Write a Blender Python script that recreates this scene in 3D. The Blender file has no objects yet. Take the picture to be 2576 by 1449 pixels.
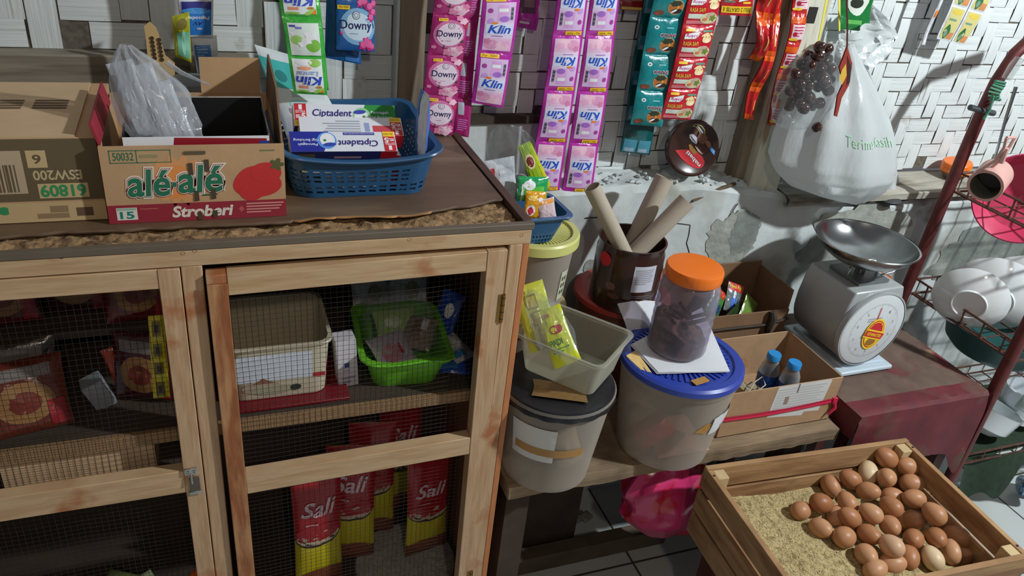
import bpy, bmesh, math, random
from mathutils import Vector, Matrix, Euler, noise as mnoise

random.seed(7)
scene = bpy.context.scene
COL = scene.collection

# ------------------------------------------------------------------ camera
CAMZ = 1.53
FPX, CX, CY = 1975.0, 1288.0, 724.5
def _n(v): return Vector(v).normalized()
_Z = -_n((862 - CX, 4217 - CY, FPX))
_Y = _n((452 - CX, -495 - CY, FPX))
_Y = (_Y - _Z * _Y.dot(_Z)).normalized()
_X = _Y.cross(_Z)
ROT = Matrix((_X, _Y, _Z))                       # camera (x right, y down, z forward) -> world
cam_data = bpy.data.cameras.new('camera')
cam = bpy.data.objects.new('camera', cam_data); COL.objects.link(cam)
_r = ROT @ Vector((1, 0, 0)); _u = ROT @ Vector((0, -1, 0)); _b = ROT @ Vector((0, 0, -1))
cam.matrix_world = Matrix(((_r.x, _u.x, _b.x, 0), (_r.y, _u.y, _b.y, 0), (_r.z, _u.z, _b.z, CAMZ), (0, 0, 0, 1)))
cam_data.sensor_width = 36.0; cam_data.sensor_fit = 'HORIZONTAL'
cam_data.lens = FPX / 2576.0 * 36.0
cam_data.clip_start = 0.05; cam_data.clip_end = 50
scene.camera = cam

# ------------------------------------------------------------------ world, lamps, exposure
scene.view_settings.view_transform = 'Standard'
scene.view_settings.look = 'None'
scene.view_settings.gamma = 1.0
scene.view_settings.exposure = 0.0
scene.view_settings.use_curve_mapping = False
world = bpy.data.worlds.new('world'); scene.world = world
world.use_nodes = True
_bg = world.node_tree.nodes['Background']
_bg.inputs[0].default_value = (0.92, 0.93, 1.0, 1); _bg.inputs[1].default_value = 0.125

def lamp(name, loc, power, col, radius):
    d = bpy.data.lights.new(name, 'POINT'); d.energy = power; d.color = col; d.shadow_soft_size = radius
    o = bpy.data.objects.new(name, d); COL.objects.link(o); o.location = loc
    return o
lamp('ceiling_bulb_light', (2.20, -0.10, 2.40), 240.0, (0.90, 0.97, 1.0), 0.045)
lamp('second_bulb_light', (0.10, -0.9, 2.3), 23.0, (1.0, 0.85, 0.67), 0.06)

# ------------------------------------------------------------------ pixel -> place
def ray(px, py): return ROT @ Vector((px - CX, py - CY, FPX))
def atY(px, py, Y):
    d = ray(px, py); d = d * (Y / d.y); return Vector((d.x, d.y, d.z + CAMZ))
def atZ(px, py, z):
    d = ray(px, py); d = d * ((z - CAMZ) / d.z); return Vector((d.x, d.y, d.z + CAMZ))

# ------------------------------------------------------------------ materials
def lin(c):
    out = []
    for x in c:
        x = x / 255.0
        out.append(x / 12.92 if x <= 0.04045 else ((x + 0.055) / 1.055) ** 2.4)
    return tuple(out) + (1.0,)
_mats = {}
def mat(name, col, rough=0.5, metal=0.0, var=0.0, vscale=8.0, stretch=(1, 1, 1), col2=None, lo=0.45, hi=0.6,
        bump=0.0, bscale=40.0, bstretch=None, spec=0.5, glow=0.0, coat=0.0, wave=None, trans=None, subsurf=0.0, col3=None, c3=(0.6, 0.7), c3scale=3.0):
    """principled surface: base colour, second colour mixed in by noise patches, third colour as stains, bump."""
    if name in _mats: return _mats[name]
    m = bpy.data.materials.new(name); m.use_nodes = True
    nt = m.node_tree; N = nt.nodes; L = nt.links
    b = N['Principled BSDF']; out = N['Material Output']
    b.inputs['Roughness'].default_value = rough; b.inputs['Metallic'].default_value = metal
    b.inputs['Specular IOR Level'].default_value = spec
    b.inputs['Coat Weight'].default_value = coat
    b.inputs['Coat Roughness'].default_value = 0.12
    c = lin(col); b.inputs['Base Color'].default_value = c
    m.diffuse_color = c
    tc = N.new('ShaderNodeTexCoord')
    src = None
    def mapped(st):
        mp = N.new('ShaderNodeMapping'); mp.inputs['Scale'].default_value = st
        L.new(tc.outputs['Object'], mp.inputs[0]); return mp.outputs[0]
    def ramp(fac, a, z):
        r = N.new('ShaderNodeMapRange'); r.inputs[1].default_value = a; r.inputs[2].default_value = z
        r.clamp = True; L.new(fac, r.inputs[0]); return r.outputs[0]
    def mix(fac, a, bb):
        x = N.new('ShaderNodeMix'); x.data_type = 'RGBA'
        if isinstance(fac, float): x.inputs[0].default_value = fac
        else: L.new(fac, x.inputs[0])
        for s, v in ((6, a), (7, bb)):
            if isinstance(v, tuple): x.inputs[s].default_value = v
            else: L.new(v, x.inputs[s])
        return x.outputs[2]
    def noise(sc, st, det=4.0):
        n = N.new('ShaderNodeTexNoise'); n.inputs['Scale'].default_value = sc; n.inputs['Detail'].default_value = det
        L.new(mapped(st), n.inputs['Vector']); return n.outputs['Fac']
    cur = c
    if col2 is not None:
        cur = mix(ramp(noise(vscale, stretch), lo, hi), cur, lin(col2))
    if var > 0:
        dark = tuple(x * (1 - var) for x in c[:3]) + (1,)
        f = ramp(noise(vscale * 2.3, stretch, 6.0), 0.3, 0.75)
        g = N.new('ShaderNodeMapRange'); L.new(f, g.inputs[0]); g.inputs[3].default_value = 1.0 - var; g.inputs[4].default_value = 1.0 + var * 0.4
        x = N.new('ShaderNodeMix'); x.data_type = 'RGBA'; x.blend_type = 'MULTIPLY'; x.inputs[0].default_value = 1.0
        if isinstance(cur, tuple): x.inputs[6].default_value = cur
        else: L.new(cur, x.inputs[6])
        cmb = N.new('ShaderNodeCombineColor')
        for i in range(3): L.new(g.outputs[0], cmb.inputs[i])
        L.new(cmb.outputs[0], x.inputs[7]); cur = x.outputs[2]
    if col3 is not None:
        cur = mix(ramp(noise(c3scale, (1, 1, 1), 5.0), c3[0], c3[1]), cur, lin(col3))
    if not isinstance(cur, tuple): L.new(cur, b.inputs['Base Color'])
    if bump > 0:
        bn = N.new('ShaderNodeBump'); bn.inputs['Strength'].default_value = bump; bn.inputs['Distance'].default_value = 0.004
        L.new(noise(bscale, bstretch or stretch, 5.0), bn.inputs['Height']); L.new(bn.outputs[0], b.inputs['Normal'])
    if subsurf > 0:
        b.inputs['Subsurface Weight'].default_value = subsurf; b.inputs['Subsurface Radius'].default_value = (0.01, 0.006, 0.004)
    if trans is not None:                      # cloudy or clear thin plastic: part see-through, part surface
        mx = N.new('ShaderNodeMixShader'); tr = N.new('ShaderNodeBsdfTransparent')
        tr.inputs[0].default_value = lin(trans[1])
        lw = N.new('ShaderNodeLayerWeight'); lw.inputs[0].default_value = 0.35
        rr = N.new('ShaderNodeMapRange'); L.new(lw.outputs['Facing'], rr.inputs[0])
        rr.inputs[3].default_value = trans[0]; rr.inputs[4].default_value = min(1.0, trans[0] + trans[2])
        L.new(rr.outputs[0], mx.inputs[0]); L.new(tr.outputs[0], mx.inputs[1]); surf = b.outputs[0]
        if glow > 0:                           # light passing through milky plastic
            tl = N.new('ShaderNodeBsdfTranslucent'); tl.inputs[0].default_value = c; m2 = N.new('ShaderNodeMixShader'); m2.inputs[0].default_value = glow
            L.new(surf, m2.inputs[1]); L.new(tl.outputs[0], m2.inputs[2]); surf = m2.outputs[0]
        L.new(surf, mx.inputs[2])
        L.new(mx.outputs[0], out.inputs['Surface'])
    _mats[name] = m
    return m
def flat(c, rough=0.45): return mat('print_%02x%02x%02x' % tuple(c), c, rough)
def foil(c):                                     # glossy printed sachet film with crinkles
    return mat('film_%02x%02x%02x' % tuple(c), c, 0.24, bump=0.5, bscale=60, var=0.12, vscale=30, coat=0.5)

# ------------------------------------------------------------------ things, parts, labels
def thing(name, loc, label, cat, group=None):
    o = bpy.data.objects.new(name, None); COL.objects.link(o); o.location = loc
    o.empty_display_size = 0.03
    o['label'] = label; o['category'] = cat
    if group: o['group'] = group
    return o
def tag(o, label, cat, group=None, kind=None):
    if label: o['label'] = label
    if cat: o['category'] = cat
    if group: o['group'] = group
    if kind: o['kind'] = kind
    return o
def base_of(o):
    v = Vector(o.location)
    while o.parent: o = o.parent; v += Vector(o.location)
    return v
def copy_tree(src, parent=None):
    c = src.copy(); COL.objects.link(c)
    if parent is not None: c.parent = parent
    for ch in list(src.children): copy_tree(ch, c)
    return c

_tcache = {}
def text_geo(s, bold=0.0, shear=0.0, res=3):
    k = (s, bold, shear)
    if k in _tcache: return _tcache[k]
    cu = bpy.data.curves.new('t', 'FONT'); cu.body = s; cu.size = 1.0; cu.offset = bold; cu.shear = shear
    cu.resolution_u = res; cu.align_x = 'LEFT'
    o = bpy.data.objects.new('t', cu)
    me = bpy.data.meshes.new_from_object(o)
    V = [(v.co.x, v.co.y) for v in me.vertices]; F = [tuple(p.vertices) for p in me.polygons]
    bpy.data.meshes.remove(me); bpy.data.objects.remove(o); bpy.data.curves.remove(cu)
    if bold:
        x0, x1, y0, y1 = text_geo(s, 0.0, shear)[3]
    else:
        x0 = min(v[0] for v in V); x1 = max(v[0] for v in V); y0 = min(v[1] for v in V); y1 = max(v[1] for v in V)
    V = [((x - x0) / (x1 - x0), (y - y0) / (y1 - y0)) for x, y in V]
    _tcache[k] = (V, F, (x1 - x0) / max(1e-6, (y1 - y0)), (x0, x1, y0, y1))
    return _tcache[k]

class MB:
    """collects shapes (world coordinates) with several materials; build() links them as ONE mesh object"""
    def __init__(s, M=None): s.V = []; s.F = []; s.MI = []; s.S = []; s.mats = []; s.M = M
    def mi(s, m):
        if m not in s.mats: s.mats.append(m)
        return s.mats.index(m)
    def add(s, V, F, m, smooth=False):
        o = len(s.V); i = s.mi(m)
        for v in V:
            v = Vector(v); s.V.append(s.M @ v if s.M is not None else v)
        for f in F:
            s.F.append(tuple(o + k for k in f)); s.MI.append(i); s.S.append(smooth)
    def box(s, c, d, m, R=None, taper=1.0, shift=(0, 0)):
        V = []
        for z in (-1, 1):
            k = taper if z < 0 else 1.0
            for x, y in ((-1, -1), (1, -1), (1, 1), (-1, 1)):
                v = Vector((x * d[0] / 2 * k, y * d[1] / 2 * k, z * d[2] / 2))
                if R is not None: v = R @ v
                V.append(v + Vector(c))
        s.add(V, [(3, 2, 1, 0), (4, 5, 6, 7), (0, 1, 5, 4), (1, 2, 6, 5), (2, 3, 7, 6), (3, 0, 4, 7)], m)
    def bx(s, x0, x1, y0, y1, z0, z1, m): s.box(((x0 + x1) / 2, (y0 + y1) / 2, (z0 + z1) / 2), (x1 - x0, y1 - y0, z1 - z0), m)
    def grid(s, fn, nu, nv, m, cu=False, smooth=True, flip=False):
        V = []; F = []; ku = nu if cu else nu + 1
        for j in range(nv + 1):
            for i in range(ku): V.append(fn(i / nu, j / nv))
        for j in range(nv):
            for i in range(nu):
                a = j * ku + i; b = j * ku + (i + 1) % ku; q = (a, b, b + ku, a + ku)
                F.append(q[::-1] if flip else q)
        s.add(V, F, m, smooth)
    def tube(s, pts, r, m, n=8, caps=True):
        pts = [Vector(p) for p in pts]; k = len(pts)
        rs = r if isinstance(r, (list, tuple)) else [r] * k
        V = []; up = Vector((0, 0, 1)); prev = None
        for i, p in enumerate(pts):
            t = (pts[min(i + 1, k - 1)] - pts[max(i - 1, 0)]).normalized()
            if prev is None:
                a = t.cross(up)
                if a.length < 1e-3: a = t.cross(Vector((1, 0, 0)))
                a.normalize()
            else:
                a = (prev - t * prev.dot(t)).normalized()
            prev = a; b = t.cross(a)
            for q in range(n):
                w = 2 * math.pi * q / n
                V.append(p + (a * math.cos(w) + b * math.sin(w)) * rs[i])
        F = [(i * n + q, i * n + (q + 1) % n, (i + 1) * n + (q + 1) % n, (i + 1) * n + q) for i in range(k - 1) for q in range(n)]
        if caps: F += [tuple(range(n))[::-1], tuple((k - 1) * n + q for q in range(n))]
        s.add(V, F, m, True)
    def lathe(s, prof, m, c=(0, 0, 0), n=40, R=None, closed=False, fn=None):
        V = []; F = []; k = len(prof); c = Vector(c)
        for (r, z) in prof:
            for q in range(n):
                w = 2 * math.pi * q / n
                rr = r * (fn(w, z) if fn else 1.0)
                v = Vector((rr * math.cos(w), rr * math.sin(w), z))
                if R is not None: v = R @ v
                V.append(v + c)
        for i in range(k - 1):
            for q in range(n):
                F.append((i * n + q, i * n + (q + 1) % n, (i + 1) * n + (q + 1) % n, (i + 1) * n + q))
        s.add(V, F, m, True)
    # prints that lie on a surface: Fn(u, v, h) -> point
    def p_rect(s, Fn, u0, v0, u1, v1, m, h=1, n=8, k=None, skew=0.0):
        k = k or n; n = max(n, 6)
        if abs(v1 - v0) > 0.1: k = max(k, 6)
        s.grid(lambda a, b: Fn(u0 + (u1 - u0) * a + skew * b, v0 + (v1 - v0) * b, h), n, k or n, m)
    def p_ell(s, Fn, cu, cv, ru, rv, m, h=1, n=20, rot=0.0, fn=None, asp=1.0):
        def g(a, b):
            w = 2 * math.pi * a; q = max(b, 0.001) * (fn(w) if fn else 1.0)
            x = math.cos(w) * q; y = math.sin(w) * q
            x, y = x * ru, y * rv / asp
            x, y = x * math.cos(rot) - y * math.sin(rot), x * math.sin(rot) + y * math.cos(rot)
            return Fn(cu + x, cv + y * asp, h)
        s.grid(g, n, 3, m, cu=True, flip=True)
    def p_poly(s, Fn, pts, m, h=1):
        s.add([Fn(u, v, h) for u, v in pts], [tuple(range(len(pts)))], m)
    def p_text(s, Fn, txt, u0, v0, u1, v1, m, h=2, bold=0.0, shear=0.0, arc=0.0):
        V, F, a, _ = text_geo(txt, bold, shear)
        s.add([Fn(u0 + (u1 - u0) * x, v0 + (v1 - v0) * y + arc * (x - 0.5) ** 2, h) for x, y in V], F, m)
    def build(s, name, parent=None, origin=None, bevel=0.0, seg=2, sharp=35, label=None):
        me = bpy.data.meshes.new(name)
        o = bpy.data.objects.new(name, me)
        if parent is not None: org = base_of(parent)
        elif origin is not None: org = Vector(origin)
        else:
            org = Vector((sum(v.x for v in s.V) / len(s.V), sum(v.y for v in s.V) / len(s.V), min(v.z for v in s.V)))
        me.from_pydata([v - org for v in s.V], [], s.F)
        for m in s.mats: me.materials.append(m)
        me.polygons.foreach_set('material_index', s.MI); me.polygons.foreach_set('use_smooth', s.S)
        me.validate(); me.update()
        me.set_sharp_from_angle(angle=math.radians(sharp))
        COL.objects.link(o)
        if parent is not None: o.parent = parent
        else: o.location = org
        if bevel > 0:
            md = o.modifiers.new('bevel', 'BEVEL'); md.width = bevel; md.segments = seg; md.limit_method = 'ANGLE'
        if label: o['label'] = label
        return o
def plane_fn(O, U, V, lift=0.00016):
    """surface function of a flat face: corner O, edge vectors U, V"""
    O = Vector(O); U = Vector(U); V = Vector(V); N = U.cross(V).normalized()
    return lambda u, v, h: O + U * u + V * v + N * (lift * h)
def nz(x, y, z=0.0): return mnoise.noise(Vector((x, y, z)))
def Rz(a): return Matrix.Rotation(math.radians(a), 4, 'Z')
def Rx(a): return Matrix.Rotation(math.radians(a), 4, 'X')
def Ry(a): return Matrix.Rotation(math.radians(a), 4, 'Y')
def T(x, y, z): return Matrix.Translation((x, y, z))

# ================================================================== the setting
white_paint = mat('white_painted_wood', (205, 210, 208), 0.6, var=0.16, vscale=5, bump=0.5, bscale=60, col2=(150, 140, 124), lo=0.60, hi=0.74)
paint_h = mat('white_painted_strand', (212, 217, 216), 0.6, var=0.10, vscale=7, stretch=(0.5, 1, 9), bump=0.45, bscale=9, bstretch=(0.6, 1, 16), col2=(134, 126, 112), lo=0.66, hi=0.76, col3=(150, 138, 120), c3=(0.64, 0.74), c3scale=12)
paint_v = mat('white_painted_upright_strand', (212, 217, 216), 0.6, var=0.10, vscale=7, stretch=(9, 1, 0.5), bump=0.45, bscale=9, bstretch=(16, 1, 0.6), col2=(134, 126, 112), lo=0.66, hi=0.76, col3=(150, 138, 120), c3=(0.64, 0.74), c3scale=12)
plaster = mat('old_plaster', (200, 206, 205), 0.8, var=0.15, vscale=4, bump=0.6, bscale=25, col2=(150, 152, 142), lo=0.52, hi=0.66, col3=(128, 122, 104), c3=(0.62, 0.72), c3scale=7)
cement = mat('bare_cement', (128, 134, 128), 0.9, var=0.35, vscale=9, bump=0.8, bscale=40, col2=(165, 168, 160), lo=0.5, hi=0.7)
gap_dark = mat('dark_gap', (38, 34, 30), 0.9)
W_Y = 1.50; L_Y = 1.40

# tiled floor
def tile_mat():
    m = bpy.data.materials.new('glossy_white_floor_tile'); m.use_nodes = True
    nt = m.node_tree; N = nt.nodes; L = nt.links; b = N['Principled BSDF']
    tc = N.new('ShaderNodeTexCoord'); sp = N.new('ShaderNodeSeparateXYZ'); L.new(tc.outputs['Object'], sp.inputs[0])
    es = []
    for i, off in ((0, 0.909), (1, 1.135)):
        a = N.new('ShaderNodeMath'); a.operation = 'SUBTRACT'; L.new(sp.outputs[i], a.inputs[0]); a.inputs[1].default_value = off - 30.0
        d = N.new('ShaderNodeMath'); d.operation = 'DIVIDE'; L.new(a.outputs[0], d.inputs[0]); d.inputs[1].default_value = 0.30
        f = N.new('ShaderNodeMath'); f.operation = 'FRACT'; L.new(d.outputs[0], f.inputs[0])
        g = N.new('ShaderNodeMath'); g.operation = 'PINGPONG'; L.new(f.outputs[0], g.inputs[0]); g.inputs[1].default_value = 0.5
        es.append(g.outputs[0])
    mn = N.new('ShaderNodeMath'); mn.operation = 'MINIMUM'; L.new(es[0], mn.inputs[0]); L.new(es[1], mn.inputs[1])
    r = N.new('ShaderNodeMapRange'); L.new(mn.outputs[0], r.inputs[0]); r.inputs[1].default_value = 0.006; r.inputs[2].default_value = 0.013
    n = N.new('ShaderNodeTexNoise'); n.inputs['Scale'].default_value = 5; n.inputs['Detail'].default_value = 5; L.new(tc.outputs['Object'], n.inputs['Vector'])
    c = N.new('ShaderNodeMix'); c.data_type = 'RGBA'; L.new(n.outputs['Fac'], c.inputs[0])
    c.inputs[6].default_value = lin((206, 212, 210)); c.inputs[7].default_value = lin((184, 188, 184))
    x = N.new('ShaderNodeMix'); x.data_type = 'RGBA'; L.new(r.outputs[0], x.inputs[0]); x.inputs[6].default_value = lin((70, 62, 52)); L.new(c.outputs[2], x.inputs[7])
    L.new(x.outputs[2], b.inputs['Base Color'])
    q = N.new('ShaderNodeMapRange'); L.new(r.outputs[0], q.inputs[0]); q.inputs[3].default_value = 0.7; q.inputs[4].default_value = 0.22
    L.new(q.outputs[0], b.inputs['Roughness'])
    bp = N.new('ShaderNodeBump'); bp.inputs['Distance'].default_value = 0.002; bp.inputs['Strength'].default_value = 0.5; L.new(r.outputs[0], bp.inputs['Height']); L.new(bp.outputs[0], b.inputs['Normal'])
    return m
b = MB(); b.bx(-2.2, 4.2, -2.0, 1.62, -0.06, 0.0, tile_mat())
tag(b.build('floor', origin=(0, 0, 0)), 'white glossy tiled floor with thin dark joints', 'floor', kind='structure')

# low masonry wall with a rough sloping ledge
def ztop(x):
    return 0.903 - 0.075 * max(0.0, min(1.0, (x - 1.05) / 0.5)) if x > 0.4 else 0.90
b = MB()
def lw(u, v):
    x = -2.2 + 6.4 * u; zt = ztop(x)
    if v < 0.6:
        z = zt * (v / 0.6); y = L_Y + 0.004 * nz(x * 6, z * 6)
        if v > 0.56: y += 0.006 + 0.008 * nz(x * 22, 3)
    else:
        q = (v - 0.6) / 0.4; y = L_Y + 0.012 + (0.12) * q; z = zt + 0.012 * nz(x * 14, q * 3, 5) + 0.008 * nz(x * 45, q * 9, 2) - 0.002 + q * 0.012
    return Vector((x, y, z))
b.grid(lw, 420, 44, plaster)
b.bx(-2.2, 4.2, 1.47, 1.62, 0, 0.80, plaster)
wallF = lambda u, v, h: Vector((u, L_Y - 0.0010 - 0.0004 * h + 0.004 * nz(u * 6, v * 6), v))
def blob(cpx, rx, rz, m, h, seed, s=1.6, amp=0.35):
    c = atY(cpx[0], cpx[1], L_Y)
    b.p_ell(wallF, c.x, c.z, rx, rz, m, h, n=48, fn=lambda w: 1 + amp * nz(math.cos(w) * s, math.sin(w) * s, seed) + 0.2 * nz(math.cos(w) * 6, math.sin(w) * 6, seed))
blob((1840, 600), 0.075, 0.075, mat('pale_cement_patch', (158, 162, 152), 0.9, var=0.3, vscale=14, bump=0.8, bscale=60), 1, 3)
blob((1870, 585), 0.045, 0.055, cement, 2, 8)
blob((2150, 600), 0.16, 0.10, mat('pale_cement_patch', (0, 0, 0)), 1, 12)
blob((2480, 640), 0.2, 0.10, cement, 2, 21)
blob((1500, 700), 0.05, 0.06, mat('pale_cement_patch', (0, 0, 0)), 1, 31)
for path in ([(1690, 562), (1712, 563), (1736, 566), (1733, 590), (1727, 612), (1735, 640)], [(1475, 549), (1500, 548), (1520, 546)], [(1850, 555), (1843, 530), (1856, 512)]):
    b.tube([(lambda q: Vector((q.x, L_Y - 0.0002 + 0.004 * nz(q.x * 6, q.z * 6), q.z)))(atY(x, y, L_Y)) for x, y in path], 0.0013, gap_dark, n=5)
tag(b.build('wall_low', origin=(1.0, L_Y, 0)), 'low whitewashed masonry wall with a crumbling ledge and grey cement patches', 'wall', kind='structure')
# broken lath and lumps on the ledge
b = MB()
lath = mat('old_lath_wood', (96, 78, 58), 0.85, var=0.3, vscale=20, bump=0.5, bscale=60)
p0 = atY(1742, 506, 1.405); p1 = atY(1850, 462, 1.42)
b.tube([p0, (p0 + p1) / 2 + Vector((0, 0, 0.004)), p1], [0.003, 0.006, 0.004], lath, n=6)
tag(b.build('trim_1'), 'bare lath sticking out of the broken plaster ledge', 'wall trim', kind='structure')
b = MB()
rnd = random.Random(5)
for i in range(34):
    x = rnd.uniform(0.80, 1.2); y = rnd.uniform(1.405, 1.47); r = rnd.uniform(0.002, 0.007)
    z = ztop(x) + 0.004 + (y - L_Y) * 0.1
    b.lathe([(0.001, -r * 0.6), (r * 0.8, -r * 0.3), (r, 0.1 * r), (r * 0.6, r * 0.55), (0.001, r * 0.7)], rnd.choice([plaster, cement, plaster]), (x, y, z), n=7, fn=lambda w, zz: 1 + 0.3 * math.sin(3 * w + x * 90))
tag(b.build('plaster_rubble', origin=(0.95, 1.44, 0.90)), 'loose crumbs of plaster lying along the ledge', 'rubble', kind='stuff')

# woven bamboo panel, white paint over 2/2 twill
b = MB()
S = 0.036
X0, Z0 = -2.1, 0.880; NI, NJ = 172, 24
def zmin(x): return 1.15 if x < 0.08 else (1.035 if x < 0.74 else 0.90)
rnd = random.Random(11)
def slab(x0, x1, z0, z1, horiz):
    t = 0.0022; yb = W_Y
    def g(u, v):
        q = u if horiz else v; w = v if horiz else u
        lift = t * (1 - (2 * q - 1) ** 4) * (0.75 + 0.25 * (1 - (2 * w - 1) ** 2))
        x = x0 + (x1 - x0) * u; z = z0 + (z1 - z0) * v
        return Vector((x, yb - lift, z))
    nu, nv = (4, 2) if horiz else (2, 4)
    b.grid(g, nu, nv, paint_h if horiz else paint_v)
for (X0, S, NI, NJ, XM) in ((-2.1, 0.046, 53, 19, 0.372), (0.395, 0.0355, 106, 25, 9)):
  for j in range(NJ):
    for i in range(NI):
        x = X0 + i * S; z = Z0 + j * S
        if z < zmin(x + S / 2) - 0.6 * S: continue
        k = (i + j) % 4; k2 = (i - j) % 4
        if k == 0:                                    # a horizontal strand passes over two columns
            e = rnd.uniform(-0.004, 0.003); hgt = rnd.uniform(0.93, 0.99)
            slab(x + 0.0008 + e, x + 2 * S - 0.0008 + e, z + S * (1 - hgt) / 2, z + S * (1 + hgt) / 2, True)
        if k == 2:                                    # a vertical strand passes over two rows
            wd = rnd.uniform(0.93, 0.99); e = rnd.uniform(-0.003, 0.003)
            slab(x + S * (1 - wd) / 2, x + S * (1 + wd) / 2, z + 0.0008 + e, z + 2 * S - 0.0008 + e, False)
back = mat('weave_backing', (104, 96, 84), 0.85, var=0.5, vscale=40)
b.bx(-2.2, 0.08, W_Y + 0.0012, W_Y + 0.02, 1.14, 1.75, back)
b.bx(0.08, 0.74, W_Y + 0.0012, W_Y + 0.02, 1.03, 1.75, back)
b.bx(0.74, 4.2, W_Y + 0.0012, W_Y + 0.02, 0.885, 1.75, back)
b.bx(-2.2, 4.2, W_Y, W_Y + 0.02, 1.75, 2.6, white_paint)
tag(b.build('wall_back', origin=(1.0, W_Y, 0.88)), 'white painted woven bamboo wall panel in twill pattern', 'wall', kind='structure')
b = MB()
dusty = mat('dusty_wood_board', (142, 132, 116), 0.8, var=0.3, vscale=10, stretch=(0.3, 3, 3), bump=0.3, col2=(84, 74, 62), lo=0.5, hi=0.7)
b.bx(-2.2, 0.08, 1.462, W_Y + 0.01, 0.90, 1.155, dusty)
tag(b.build('trim_2', bevel=0.003), 'dusty brown board under the bamboo wall behind the cartons', 'wall trim', kind='structure')
b = MB(); b.bx(0.08, 0.74, W_Y - 0.012, W_Y + 0.02, 0.90, 1.03, plaster); b.bx(0.50, 0.74, W_Y - 0.022, W_Y, 1.026, 1.042, mat('dark_batten', (62, 50, 40), 0.8, var=0.3))
tag(b.build('trim_3'), 'white plaster strip under a thin dark batten on the back wall', 'wall trim', kind='structure')
b = MB()
pw = mat('bare_post_wood', (142, 128, 108), 0.7, var=0.2, vscale=8, stretch=(4, 4, 0.4), bump=0.3, col2=(112, 98, 82), lo=0.5, hi=0.65)
pz = mat('painted_post_wood', (206, 202, 184), 0.65, var=0.12, vscale=10, stretch=(4, 4, 0.5), bump=0.4, bscale=50, col2=(156, 132, 104), lo=0.58, hi=0.66, col3=(92, 72, 54), c3=(0.66, 0.72), c3scale=9)
b.bx(0.346, 0.395, 1.464, 1.51, 0.90, 2.3, pw); b.bx(0.340, 0.346, 1.466, 1.51, 0.90, 2.3, white_paint)
tag(b.build('trim_4', bevel=0.002), 'narrow bare wood post with a white edge on the bamboo wall', 'wall post', kind='structure')
b = MB(); b.bx(1.197, 1.283, 1.43, 1.51, 0.865, 2.3, pz); b.bx(1.170, 1.197, 1.456, 1.51, 0.885, 2.3, pw); b.bx(1.283, 1.292, 1.47, 1.51, 0.885, 2.3, lath)
c = atY(2042, 38, 1.43); b.bx(c.x - 0.012, c.x + 0.012, 1.4285, 1.4305, c.z - 0.017, c.z + 0.017, gap_dark)
tag(b.build('trim_5', bevel=0.002), 'thick white painted timber post standing on the ledge', 'wall post', kind='structure')
b = MB()
def sill(u, v):
    x = 1.29 + 1.9 * u
    pr = [(1.50, 0.874), (1.40, 0.868 + 0.004 * nz(x * 9, 1)), (1.385 + 0.006 * nz(x * 7, 4), 0.862), (1.387, 0.845), (1.50, 0.842)]
    k = v * 4; i = min(3, int(k)); f = k - i
    return Vector((x, pr[i][0] * (1 - f) + pr[i + 1][0] * f, pr[i][1] * (1 - f) + pr[i + 1][1] * f))
b.grid(sill, 60, 4, mat('worn_sill_wood', (172, 166, 152), 0.75, var=0.25, vscale=9, stretch=(0.5, 3, 3), bump=0.5, col2=(110, 100, 86), lo=0.5, hi=0.66))
tag(b.build('trim_6'), 'worn plank lying along the top of the low wall', 'wall trim', kind='structure')

# ================================================================== cabinet
wood = mat('raw_door_wood', (196, 164, 126), 0.62, var=0.14, vscale=14, stretch=(0.6, 1, 6), bump=0.15, col2=(186, 150, 110), lo=0.45, hi=0.6, col3=(164, 104, 62), c3=(0.61, 0.68), c3scale=7)
woodv = mat('raw_stile_wood', (194, 160, 124), 0.62, var=0.14, vscale=14, stretch=(6, 1, 0.6), bump=0.15, col2=(184, 146, 108), lo=0.45, hi=0.6, col3=(166, 104, 62), c3=(0.57, 0.64), c3scale=9)
wood_stain = mat('stained_stile_wood', (182, 132, 88), 0.6, var=0.25, vscale=12, stretch=(5, 1, 0.8), bump=0.15, col2=(150, 88, 48), lo=0.42, hi=0.58)
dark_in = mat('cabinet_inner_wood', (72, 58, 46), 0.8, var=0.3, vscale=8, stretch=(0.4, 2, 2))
top_skin = mat('cabinet_top_veneer', (104, 82, 62), 0.5, var=0.25, vscale=6, stretch=(0.5, 2, 2), bump=0.15, col2=(128, 108, 86), lo=0.5, hi=0.7, col3=(70, 54, 42), c3=(0.6, 0.7), c3scale=5)
chip = mat('crumbled_chipboard', (158, 126, 88), 0.95, var=0.35, vscale=60, bump=1.0, bscale=120, col2=(104, 78, 54), lo=0.52, hi=0.66)
CT = 1.03
cab = thing('wire_mesh_cabinet', (-0.04, 1.0, 0.0), 'big wooden cabinet with wire mesh doors and a crumbling brown top', 'cabinet')
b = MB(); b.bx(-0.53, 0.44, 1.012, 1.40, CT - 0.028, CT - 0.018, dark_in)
rnd = random.Random(3)
def chipf(u, v):
    x = -0.53 + 0.968 * u; y = 1.010 + 0.12 * v
    e = 0.006 * nz(x * 22, y * 50, 1) + 0.005 * nz(x * 80, y * 140, 7)
    return Vector((x, y, CT - 0.008 + e * (1 if 0.05 < v < 1 else 0.3) - 0.004 * (1 - v)))
b.grid(chipf, 240, 30, chip)
b.build('top_board', cab)
b = MB()
def edge_y(x):
    e = 1.058 + 0.009 * nz(x * 9, 2) + 0.003 * nz(x * 40, 6)
    if x > 0.28: e += (x - 0.28) * 0.24 + 0.006 * nz(x * 25, 9)
    if x < 0.1: e -= 0.004
    return e
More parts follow.
